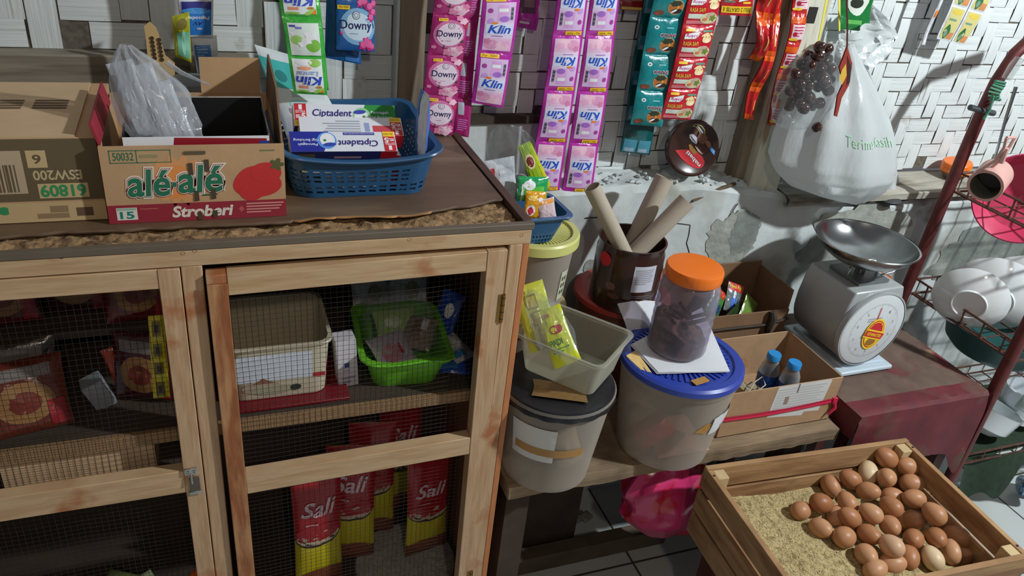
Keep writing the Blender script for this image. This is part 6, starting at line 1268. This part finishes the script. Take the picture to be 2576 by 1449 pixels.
# body: profile in x-z extruded in y, shoulders narrowing to the top
def bodyp(y, k=1.0):
    pts = []
    for i in range(21):
        w = math.pi + math.pi * i / 20; pts.append((0.094 * math.cos(w) * k, y, 0.122 + 0.094 * math.sin(w) * k * 1.08))
    pts += [(0.094 * k, y, 0.15), (0.088 * k, y, 0.195), (0.078 * k, y, 0.228), (-0.078 * k, y, 0.228), (-0.088 * k, y, 0.195), (-0.094 * k, y, 0.15)]
    return pts
A = bodyp(-0.075); B2 = bodyp(0.085, 0.97); n = len(A)
b = MB(Ms); b.add(A + B2, [tuple(range(n)), tuple(range(n, 2 * n))[::-1]] + [(i, i + n, (i + 1) % n + n, (i + 1) % n) for i in range(n)], paint); b.build('housing', sc, bevel=0.004)
Rf = Matrix.Rotation(math.radians(90), 3, 'X')
b = MB(Ms); dc = (0, -0.082, 0.124)
b.lathe([(0.0002, 0.012), (0.090, 0.012), (0.098, 0.010), (0.1005, 0.004), (0.1005, -0.006), (0.094, -0.008)], mat('white_dial', (206, 210, 212), 0.3, coat=0.6), dc, n=72, R=Rf); dial = b.build('dial', sc)
Fd = lambda u, v, h: Ms @ Vector((u, -0.0945 - 0.0004 * h, 0.124 + v))
class _P(MB): pass
b = MB(); tick = flat((150, 156, 160))
for k in range(100):
    w = 2 * math.pi * k / 100; r0 = 0.072 if k % 5 else 0.068; ca, sa = math.cos(w), math.sin(w); t = 0.00035
    b.p_poly(Fd, [(r0 * ca - t * sa, r0 * sa + t * ca), (0.0765 * ca - t * sa, 0.0765 * sa + t * ca), (0.0765 * ca + t * sa, 0.0765 * sa - t * ca), (r0 * ca + t * sa, r0 * sa - t * ca)][::-1], tick, 1)
for k in range(10):
    w = math.pi / 2 - 2 * math.pi * k / 10; cx_, cy_ = 0.060 * math.cos(w), 0.060 * math.sin(w)
    if k: b.p_text(Fd, str(k), cx_ - 0.0022, cy_ - 0.004, cx_ + 0.0022, cy_ + 0.004, tick, 1)
lines(b, Fd, -0.030, 0.016, 0.026, 0.038, 2, flat((170, 160, 164)), 1)
b.build('dial_marks', dial)
b = MB(); b.p_poly(Fd, [(-0.0016, 0.0), (0.0016, 0.0), (0.0012, 0.066), (-0.0012, 0.066)], RED, 3); b.build('needle', dial, label='red needle')
b = MB(); yl2 = flat((244, 206, 40), 0.4)
Fs = lambda u, v, h: Fd(0.004 + 0.068 * (u - 0.5), -0.010 + 0.088 * (v - 0.5), h)
b.p_ell(Fs, 0.5, 0.5, 0.5, 0.5, yl2, 5, n=36); b.p_ell(Fs, 0.5, 0.5, 0.44, 0.44, RED, 6, n=36); b.p_ell(Fs, 0.5, 0.5, 0.41, 0.41, yl2, 7, n=36)
b.p_poly(Fs, [(0.14, 0.62), (0.2, 0.74), (0.34, 0.86), (0.5, 0.89), (0.66, 0.86), (0.8, 0.74), (0.86, 0.56)], RED, 8); b.p_ell(Fs, 0.46, 0.26, 0.24, 0.13, flat((150, 104, 40)), 8)
Fb = lambda u, v, h: Fs(0.04 + 0.92 * u + 0.10 * (v - 0.5), 0.60 - 0.22 * u + 0.17 * (v - 0.5), h)
b.p_rect(Fb, -0.02, -0.25, 1.02, 1.25, yl2, 9, 6); b.p_rect(Fb, 0, 0, 1, 1, RED, 10, 6); b.p_text(Fb, 'KENMASTER', 0.1, 0.24, 0.9, 0.76, yl2, 11, bold=0.02); b.build('sticker', dial, label='yellow and red oval sticker')
b = MB(Ms); b.lathe([(0.0995, -0.001), (0.1035, -0.001), (0.1045, 0.004), (0.1035, 0.010), (0.0995, 0.011)], paint, (0, -0.082, 0.124), n=72, R=Rf); b.build('dial_ring', dial)
b = MB(Ms); b.box((0, 0.0, 0.233), (0.10, 0.10, 0.008), mat('grey_metal_plate', (120, 124, 124), 0.4, 0.6)); b.tube([(0, 0, 0.235), (0, 0, 0.262)], 0.012, steel, n=16)
for s in (-1, 1): b.tube([(-0.05 * s, -0.01, 0.237), (-0.05 * s, -0.01, 0.256), (-0.030 * s, -0.005, 0.270), (0.0, 0.0, 0.268)], 0.0045, steel, n=8)
b.tube([(0.02, -0.045, 0.25), (0.05, -0.05, 0.258), (0.075, -0.045, 0.268)], 0.003, steel, n=8); b.build('bowl_support', sc, bevel=0.001)
BR = 0.112
bp = []
for k in range(15):
    a = k / 14 * 1.0; bp.append((max(0.0002, BR * math.sin(a * 1.25) / math.sin(1.25)), 0.270 + 0.056 * (1 - math.cos(a * 1.25)) / (1 - math.cos(1.25))))
bp += [(BR + 0.003, 0.3265), (BR + 0.0035, 0.3285)]
b = MB(T(1.378, 1.205, KS - 0.022)); b.lathe(bp + [(r - 0.0012 if r > 0.002 else r, z + 0.0016) for r, z in reversed(bp)], steel, (0, 0, 0), n=72); b.build('bowl', sc, label='shiny steel bowl')
p = atY(2218, 692, 1.345); oj = thing('small_jar', (p.x, 1.345, KS), 'small jar with orange lid half hidden behind the scale bowl', 'jar'); p = atY(2218, 692, 1.345); jh = p.z - KS - 0.016
b = MB(); b.lathe([(0.0002, 0), (0.027, 0), (0.029, 0.004), (0.029, jh - 0.02), (0.024, jh - 0.006), (0.024, jh)], clear_pet, (p.x, 1.345, KS), n=32); b.build('jar_body', oj)
b = MB(); b.lathe([(0.0002, 0), (0.027, 0), (0.028, 0.003), (0.028, 0.014), (0.025, 0.016), (0.0002, 0.016)], orange_p, (p.x, 1.345, KS + jh - 0.002), n=40, fn=lambda w, z: 1 + (0.006 * math.sin(36 * w) if 0.002 < z < 0.015 else 0)); b.build('lid', oj)
# orange lids on the sill
olc = atZ(2355, 428, 0.874)
sj = thing('stubby_jar', (olc.x, 1.445, 0.873), 'stubby jar with two stacked orange lids on the sill right of the carrier bag', 'jar')
b = MB(); b.lathe([(0.0002, 0.0), (0.020, 0.0), (0.024, 0.003), (0.032, 0.014), (0.033, 0.018), (0.0002, 0.018)], mat('dull_jar_glass', (130, 110, 80), 0.3, trans=(0.5, (190, 160, 120), 0.4)), (olc.x, 1.445, 0.873), n=32); b.build('jar_body', sj)
for z, rx in ((0.8925, 0), (0.9085, -7)):
    b = MB(); b.lathe([(0.0002, 0.013), (0.030, 0.013), (0.035, 0.0125), (0.037, 0.010), (0.0375, 0.0), (0.0355, 0.0), (0.035, 0.010), (0.0002, 0.011)], orange_p, (olc.x, 1.445, z), n=64, R=Matrix.Rotation(math.radians(rx), 3, 'Y'), fn=lambda w, zz: 1 + (0.006 * math.sin(40 * w) if zz < 0.011 else 0)); b.build('lid', sj)
b = MB(); c = atY(2232, 494, 1.41); b.lathe([(0.0002, -0.009), (0.022, -0.006), (0.027, 0.0), (0.02, 0.006), (0.0002, 0.009)], mat('dark_grey_stone', (58, 58, 60), 0.6, var=0.3), (c.x, 1.395, 0.8415), n=20, fn=lambda w, z: 1 + 0.12 * math.cos(2 * w)); st = tag(b.build('dark_stone'), 'flat dark stone in the gap under the sill plank', 'stone')

# ================================================================== egg crate
crate_w = mat('crate_plank_wood', (172, 134, 92), 0.75, var=0.25, vscale=9, stretch=(0.5, 0.8, 4), bump=0.35, bscale=40, bstretch=(0.4, 0.4, 5), col2=(140, 100, 64), lo=0.45, hi=0.65, col3=(96, 66, 42), c3=(0.63, 0.72), c3scale=6)
crate_e = mat('pale_crate_edge', (196, 170, 126), 0.8, var=0.15, vscale=14)
CBx, CBy, CBz, CTz = 1.142, 0.788, 0.285, 0.470
Mc = T(CBx, CBy, 0) @ Rz(-3.2)
cr = thing('egg_crate', (CBx, CBy, CBz), 'open wooden crate of brown eggs standing in front of the red table', 'crate')
hx, hy, tk = 0.257, 0.172, 0.012
def plank(x0, x1, y0, y1, z0, z1, m=crate_w, nm='plank'):
    b = MB(Mc); b.bx(x0, x1, y0, y1, z0, z1, m); b.build(nm, cr, bevel=0.0015)
zr = [(CBz + 0.004, CBz + 0.062), (CBz + 0.066, CBz + 0.122), (CBz + 0.130, CTz)]
for z0, z1 in zr:
    plank(-hx, hx, hy - tk, hy, z0, z1 - 0.0); plank(-hx, hx, -hy, -hy + tk, z0, z1)
    plank(-hx, -hx + tk, -hy + tk + 0.0005, hy - tk - 0.0005, z0, z1 - 0.002); plank(hx - tk, hx, -hy + tk + 0.0005, hy - tk - 0.0005, z0, z1 - 0.002)
for sx in (-1, 1):
    for sy in (-1, 1): plank(sx * (hx - tk - 0.013) - 0.0125, sx * (hx - tk - 0.013) + 0.0125, sy * (hy - tk - 0.0135) - 0.013, sy * (hy - tk - 0.0135) + 0.013, CBz + 0.004, CTz - 0.004, crate_e, 'corner_post')
plank(-hx + tk, hx - tk, -hy + tk, hy - tk, CBz, CBz + 0.008, crate_w, 'bottom_board')
for sx in (-1, 1):
    for z in (0.3, 0.75):
        b = MB(Mc); b.lathe([(0.0002, -0.001), (0.0022, -0.0008), (0.0024, 0.0004)], mat('nail_head', (0, 0, 0)), (sx * (hx - 0.006), hy - 0.03, CTz - 0.0008), n=8, R=Matrix.Rotation(math.pi, 3, 'X')) if z < 0.5 else b.lathe([(0.0002, -0.001), (0.0022, -0.0008), (0.0024, 0.0004)], mat('nail_head', (0, 0, 0)), (sx * (hx - 0.006), -hy + 0.03, CTz - 0.0008), n=8, R=Matrix.Rotation(math.pi, 3, 'X')); b.build('nail', cr)
# rice husk bed
husk = mat('rice_husk_bed', (186, 166, 118), 0.9, var=0.3, vscale=70, bump=0.7, bscale=160, col2=(146, 124, 82), lo=0.5, hi=0.65)
husk2 = mat('pale_rice_husk', (206, 186, 136), 0.8, var=0.25, vscale=40)
EB = 0.372
b = MB(Mc)
def hz(x, y): return EB + 0.010 * nz(x * 9, y * 9, 3) + 0.003 * nz(x * 50, y * 50, 1) - 0.012 * max(0, (x - 0.02)) / 0.2 + 0.008 * max(0, -x) / 0.2
b.grid(lambda u, v: Vector((-hx + tk + 0.001 + (2 * (hx - tk) - 0.002) * u, -hy + tk + 0.001 + (2 * (hy - tk) - 0.002) * v, hz(-hx + tk + 2 * (hx - tk) * u, -hy + tk + 2 * (hy - tk) * v))), 70, 50, husk)
rnd = random.Random(21)
for i in range(3600):
    x = rnd.uniform(-hx + tk + 0.006, 0.10); y = rnd.uniform(-hy + tk + 0.006, hy - tk - 0.006); a = rnd.uniform(0, 6.3); l = rnd.uniform(0.003, 0.0055); w = 0.0008; t = rnd.uniform(-0.3, 0.3)
    c = Vector((x, y, hz(x, y) + 0.0012)); d = Vector((math.cos(a) * l / 2, math.sin(a) * l / 2, t * l / 2)); s = Vector((-math.sin(a) * w, math.cos(a) * w, 0)); b.add([c - d, c + s + Vector((0, 0, 0.0006)), c + d, c - s], [(0, 1, 2), (0, 2, 3)], rnd.choice([husk2, husk, husk2]))
tag(b.build('rice_husks', origin=(CBx, CBy, EB)), 'dry rice husks bedding the eggs in the crate', 'rice husks', kind='stuff')
# eggs: photo position, tone (0 dark..1 pale), layer height
EG = [(2229, 1151, 0.25, .06), (2283, 1174, 0.45, .05), (2184, 1187, 0.85, .03), (2231, 1202, 0.5, .045), (2139, 1205, 0.2, .03), (2295, 1216, 0.35, .03), (2185, 1236, 0.4, .03), (2091, 1223, 0.35, .005), (2299, 1254, 0.45, .04),
      (2245, 1249, 0.45, .02), (2067, 1266, 0.15, .02), (2132, 1264, 0.35, .02), (2016, 1284, 0.4, .0), (2242, 1274, 0.3, .04), (2350, 1292, 0.4, .05), (2191, 1291, 0.5, .03), (2105, 1300, 0.5, -.004), (2137, 1302, 0.3, .015), (2298, 1309, 0.35, .01), (2240, 1323, 0.45, .02), (2275, 1309, 0.4, -.005),
      (2065, 1329, 0.5, .0), (2125, 1351, 0.35, .005), (2187, 1345, 0.25, .01), (2298, 1356, 0.25, .012), (2355, 1353, 0.3, .02), (2407, 1348, 0.4, .005), (2242, 1373, 0.75, .02), (2180, 1397, 0.5, .0), (2286, 1402, 0.3, -.005), (2346, 1404, 0.95, .0), (2245, 1418, 0.55, -.008), (2394, 1388, 0.5, -.008), (2202, 1434, 0.6, -.006), (2418, 1398, 0.5, -.02)]
tones = [(158, 102, 66), (170, 116, 78), (182, 130, 92), (192, 142, 104), (202, 162, 128), (214, 188, 150)]
em = [mat('eggshell_%d' % i, c, 0.42, var=0.06, vscale=30, subsurf=0.08, spec=0.35) for i, c in enumerate(tones)]
egg_me = []
for m in em:
    b = MB(); pr = []
    for k in range(17):
        t = math.pi * k / 16; z = -math.cos(t); r = math.sin(t) * (1 - 0.11 * z); pr.append((max(0.0001, 0.0205 * r), 0.0265 * z))
    b.lathe(pr, m, (0, 0, 0), n=28); o = b.build('egg', origin=(0, 0, 0)); egg_me.append(o)
used = set(); rnd = random.Random(14)
order = sorted(range(len(EG)), key=lambda i: EG[i][1])
rowname = ['at the back corner', 'near the back', 'in the middle', 'toward the front', 'along the front board']
rows_ = [[], [], [], [], []]
for n_, i in enumerate(order): rows_[min(4, n_ * 5 // len(order))].append(i)
ordn = ['leftmost', 'second from left', 'third from left', 'fourth from left', 'fifth from left', 'sixth from left', 'seventh from left', 'eighth from left']
labs = {}
for r, L_ in enumerate(rows_):
    for k, i in enumerate(sorted(L_, key=lambda q: EG[q][0])):
        tn = EG[i][2]; labs[i] = '%s egg, %s of seven %s of the crate pile' % ('reddish brown' if tn < 0.3 else 'brown' if tn < 0.6 else 'pale beige', ordn[k], rowname[r])
for i, (px, py, tn, dz) in enumerate(EG):
    ti = min(5, int(tn * 6)); src = egg_me[ti]
    if ti not in used: o = src; used.add(ti)
    else: o = src.copy(); COL.objects.link(o)
    o.location = atZ(px, py, EB - 0.008 + 0.021 + dz)
    o.rotation_euler = (rnd.uniform(0.9, 1.9), rnd.uniform(-0.4, 0.4), rnd.uniform(0, 6.28)); s = rnd.uniform(0.95, 1.06); o.scale = (s, s, s)
    tag(o, labs[i], 'egg', 'eggs in the wooden crate')
for ti, o in enumerate(egg_me):
    if ti not in used: bpy.data.objects.remove(o)
# stool under the crate
stl = thing('low_stool', (CBx, CBy, 0), 'dark red brown low wooden stool under the egg crate', 'stool')
sm = mat('dark_red_stool_wood', (92, 44, 32), 0.6, var=0.3, vscale=8)
b = MB(Mc); b.bx(-0.23, 0.23, -0.15, 0.15, CBz - 0.03, CBz - 0.001, sm); b.build('seat', stl, bevel=0.003)
for sx in (-1, 1):
    for sy in (-1, 1): b = MB(Mc); b.bx(sx * 0.20 - 0.02, sx * 0.20 + 0.02, sy * 0.12 - 0.02, sy * 0.12 + 0.02, 0, CBz - 0.03, sm); b.build('leg', stl)
b = MB(Mc); b.bx(-0.218, -0.205, -0.10, 0.10, 0.06, CBz - 0.03, sm); b.build('side_board', stl)

# ================================================================== dish rack at the right
rk = thing('dish_rack', (1.95, 1.17, 0), 'rusty red dish rack with bent tube posts and wire shelves at the right edge', 'dish rack')
rust = mat('rusty_red_tube', (104, 46, 44), 0.5, 0.3, var=0.35, vscale=14, bump=0.2)
rw = mat('rusty_wire', (110, 74, 62), 0.5, 0.5, var=0.4, vscale=30)
xb, yb, xf, yf = 1.712, 1.315, 1.712, 0.995
pts = [(xb - 0.012, yb, 0.0), (xb - 0.012, yb, 0.55), (xb, yb, 1.09), (xb + 0.008, yb, 1.17), (xb + 0.030, yb, 1.235), (xb + 0.07, yb, 1.28), (xb + 0.2, yb, 1.32)]
b = MB(); b.tube(pts, 0.0145, rust, n=14); b.build('post', rk)
b = MB(); b.tube([(xf, yf, 0.0), (xf, yf, 0.9)], 0.0145, rust, n=14); b.build('post', rk)
for x in (2.48,):
    for y in (yb, yf): b = MB(); b.tube([(x, y, 0.0), (x, y, 1.3)], 0.0145, rust, n=12); b.build('post', rk)
def wshelf(z, h, nm):
    b = MB()
    for zz_, xx in ((z, 1.73), (z + h, 1.725)):
        b.tube([(xx, yf, zz_), (xx, yb, zz_)], 0.003, rw, n=6); b.tube([(xx, yf, zz_), (2.48, yf, zz_)], 0.003, rw, n=6); b.tube([(xx, yb, zz_), (2.48, yb, zz_)], 0.003, rw, n=6)
    for k in range(5): y = yf + 0.04 + k * 0.06; b.tube([(1.725, y, z + h), (1.73, y, z)], 0.0025, rw, n=6)
    for k in range(13): x = 1.74 + k * 0.06; b.tube([(x, yf, z + h), (x, yf, z), (x, yb, z), (x, yb, z + h)], 0.002, rw, n=5, caps=False)
    for k in range(5): y = yf + 0.04 + k * 0.06; b.tube([(1.73, y, z), (2.48, y, z)], 0.002, rw, n=5)
    b.build(nm, rk)
wshelf(0.60, 0.045, 'wire_shelf'); wshelf(0.895, 0.05, 'wire_shelf'); wshelf(0.28, 0.03, 'wire_shelf')
b = MB(); jc = atY(2490, 290, 1.30); b.tube([atY(2440, 270, 1.305), atY(2500, 285, 1.30)], 0.007, mat('grey_clip', (70, 74, 76), 0.5, 0.4), n=8); b.build('clamp', rk)
b = MB(); gr = mat('green_raffia_tie', (70, 140, 110), 0.6, bump=0.5, bscale=60)
for k in range(7): a = k * 0.7; q = atY(2510 + 8 * math.cos(a), 205 + 7 * k, 1.285); b.tube([q + Vector((-0.016, 0.004, 0.004 * math.sin(a))), q + Vector((0, -0.012, 0.0)), q + Vector((0.018, 0.004, -0.006))], 0.003, gr, n=6)
b.tube([atY(2500, 240, 1.28), atY(2490, 275, 1.285), atY(2475, 300, 1.285)], 0.003, gr, n=6); b.build('tie', rk, label='green raffia tie')
b = MB(); b.tube([atY(2556, 218, 1.26), atY(2530, 300, 1.255), atY(2508, 380, 1.25), atY(2494, 420, 1.25)], [0.004, 0.0035, 0.003, 0.002], steel, n=8); b.lathe([(0.0002, 0), (0.010, 0.001), (0.012, 0.03), (0.009, 0.05), (0.0002, 0.052)], clear_b, atY(2530, 200, 1.26), n=16, R=Matrix.Rotation(0.3, 3, 'Y'))
tag(b.build('steel_ladle'), 'long thin steel ladle handle hanging from the green tie on the rack', 'ladle')
# pink mug
pkm = mat('pale_pink_plastic', (206, 160, 150), 0.45, var=0.1)
mc_ = atY(2478, 468, 1.10); mg = thing('pink_mug', tuple(mc_), 'pale pink plastic mug hanging mouth forward by its looped handle on the rack', 'mug')
Rm = Matrix.Rotation(math.radians(-62), 3, 'Z') @ Matrix.Rotation(math.radians(100), 3, 'X')
b = MB(); ms_ = 0.036
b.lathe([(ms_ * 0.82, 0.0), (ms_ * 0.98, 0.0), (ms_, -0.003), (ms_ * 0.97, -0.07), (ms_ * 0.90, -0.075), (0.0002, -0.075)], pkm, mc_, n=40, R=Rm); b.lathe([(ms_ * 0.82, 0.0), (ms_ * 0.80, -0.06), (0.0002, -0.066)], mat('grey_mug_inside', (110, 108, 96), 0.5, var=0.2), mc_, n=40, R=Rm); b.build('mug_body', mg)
b = MB(); a0 = atY(2505, 445, 1.09); a1 = atY(2532, 372, 1.085)
for dx in (-1, 1): b.tube([a0 + Vector((0.010 * dx + (-.012 if dx < 0 else 0), 0.03, 0)), (a0 + a1) / 2 + Vector((0.006 * dx, 0.01, 0)), a1 + Vector((0.007 * dx, 0, 0)), a1 + Vector((0.012 * dx, 0, 0.022))], 0.0035, pkm, n=8)
b.tube([a1 + Vector((-0.012, 0, 0.022)), a1 + Vector((0.012, 0, 0.022))], 0.003, pkm, n=8); b.tube([(a0 * 0.5 + a1 * 0.5), a1], 0.006, pkm, n=8); b.build('handle', mg)
# red-pink colander on the upper shelf
pkc = mat('raspberry_plastic', (204, 62, 98), 0.4, var=0.1)
b = MB(); cc = atY(2572, 490, 1.24); Rc = Matrix.Rotation(math.radians(-50), 3, 'Z') @ Matrix.Rotation(math.radians(84), 3, 'X')
b.lathe([(0.0002, 0.0), (0.05, 0.002), (0.085, 0.02), (0.105, 0.05), (0.110, 0.056), (0.107, 0.058), (0.10, 0.05), (0.08, 0.022), (0.0002, 0.004)], pkc, cc, n=48, R=Rc); tag(b.build('red_colander'), 'raspberry red plastic basin leaning on the upper rack shelf', 'basin')
# plates
china = mat('white_china', (226, 228, 228), 0.15, coat=0.6)
plp = None
pp_ = [(2436, 768, 1.15, 'white bowl seen from its footed back, nearest on the lower rack shelf', 0.86), (2494, 760, 1.16, 'floral rimmed white plate behind the nearest bowl on the rack', 1.05), (2572, 752, 1.17, 'third white plate at the right edge of the rack', 1.05)]
for i, (px, py, Y, lab, s) in enumerate(pp_):
    c = atY(px, py, Y)
    if plp is None:
        b = MB(); b.lathe([(0.0002, 0.004), (0.040, 0.004), (0.043, 0.0), (0.046, 0.0), (0.048, 0.006), (0.075, 0.016), (0.098, 0.034), (0.101, 0.037), (0.099, 0.038), (0.073, 0.020), (0.04, 0.010), (0.0002, 0.009)], china, (0, 0, 0), n=96, fn=lambda w, z: 1 + (0.012 * abs(math.sin(6 * w)) if z > 0.03 else 0)); plp = b.build('china_plate', origin=(0, 0, 0)); o = plp
    else: o = plp.copy(); COL.objects.link(o)
    o.location = c; o.rotation_euler = (math.radians(-80), 0, math.radians(-52)); o.scale = (s, s, s); tag(o, lab, 'plate', 'plates standing in the rack')
# lower things on and under the rack
gl = mat('clear_glass', (214, 220, 216), 0.06, trans=(0.15, (224, 232, 228), 0.7), coat=0.4)
enam = mat('white_enamel', (214, 220, 224), 0.2, coat=0.5)
c = atY(2525, 1030, 1.08)
b = MB(); b.lathe([(0.0002, 0), (0.045, 0.0), (0.07, 0.02), (0.078, 0.07), (0.08, 0.075), (0.075, 0.072), (0.066, 0.022), (0.0002, 0.006)], enam, (1.86, 1.08, 0.312), n=48, R=Matrix.Rotation(math.radians(20), 3, 'Y')); tag(b.build('enamel_bowl'), 'white enamel bowl on the bottom rack shelf beside the red cloth', 'bowl')
b = MB(); b.lathe([(0.0002, 0), (0.05, 0.0), (0.056, 0.004), (0.056, 0.09), (0.052, 0.092), (0.052, 0.008), (0.0002, 0.006)], enam, (2.02, 1.09, 0.312), n=40); tag(b.build('enamel_mug'), 'white enamel pot right of the enamel bowl on the bottom rack shelf', 'pot')
b = MB(); b.lathe([(0.0002, 0.003), (0.024, 0.003), (0.026, 0.0), (0.031, 0.095), (0.029, 0.095), (0.025, 0.008), (0.0002, 0.008)], gl, (1.915, 1.02, 0.395), n=32, R=Matrix.Rotation(0.5, 3, 'Y')); tag(b.build('drinking_glass'), 'clear drinking glass leaning by the enamel bowls on the rack', 'glass')
teal_p = mat('dark_teal_plastic', (40, 82, 80), 0.4, var=0.15)
b = MB(); b.lathe([(0.0002, 0), (0.10, 0), (0.12, 0.02), (0.135, 0.075), (0.138, 0.078), (0.13, 0.072), (0.112, 0.022), (0.0002, 0.006)], teal_p, (1.90, 1.16, 0.50), n=48); tag(b.build('teal_basin'), 'dark teal plastic basin under the plates on the rack', 'basin')
b = MB(); lfm = mat('dark_green_cloth', (34, 54, 34), 0.8, var=0.4, vscale=20, bump=0.4)
b.grid(lambda u, v: Vector((1.75 + 0.45 * u, 1.0 - 0.02 * v + 0.012 * math.sin(14 * u), 0.285 - (0.10 + 0.05 * math.sin(9 * u) + 0.03 * math.sin(23 * u)) * v)), 40, 8, lfm); b.grid(lambda u, v: Vector((1.75 + 0.45 * u, 1.0 + 0.25 * v, 0.287 + 0.006 * nz(u * 8, v * 8))), 30, 12, lfm)
tag(b.build('green_cloth'), 'dark green cloth with ragged edge hanging from the bottom rack shelf', 'cloth')
# on the floor at the right
c = atZ(2560, 1222, 0.03); t = thing('drink_can', (c.x + 0.03, c.y, 0), 'small blue and white can lying on the tiles at the right edge', 'can')
b = MB(); Rcn = Matrix.Rotation(math.radians(-35), 3, 'Z') @ Matrix.Rotation(math.radians(80), 3, 'Y'); b.lathe([(0.0002, 0), (0.024, 0), (0.03, 0.006), (0.03, 0.09), (0.025, 0.098), (0.0002, 0.098)], mat('blue_can_print', (70, 150, 200), 0.25, 0.5, var=0.3, vscale=20, stretch=(1, 6, 6), col2=(210, 220, 226), lo=0.45, hi=0.55), (c.x, c.y, 0.034), n=32, R=Rcn); b.build('can_body', t)
b = MB(); c = atZ(2560, 1165, 0.05); b.tube([atZ(2545, 1162, 0.03), atZ(2590, 1158, 0.035), atZ(2640, 1152, 0.04)], [0.018, 0.013, 0.012], mat('dark_pan_handle', (84, 74, 72), 0.35, 0.2), n=16); tag(b.build('pan_handle'), 'dark rounded pan handle resting near the blue can at the right edge', 'pan handle')
b = MB(); b.tube([atZ(2420, 1148, 0.014), atZ(2450, 1162, 0.014)], 0.012, flat((70, 62, 60), 0.5), n=10); tag(b.build('rubber_foot'), 'dark rubber peg lying on the tiles beneath the red cloth', 'peg')
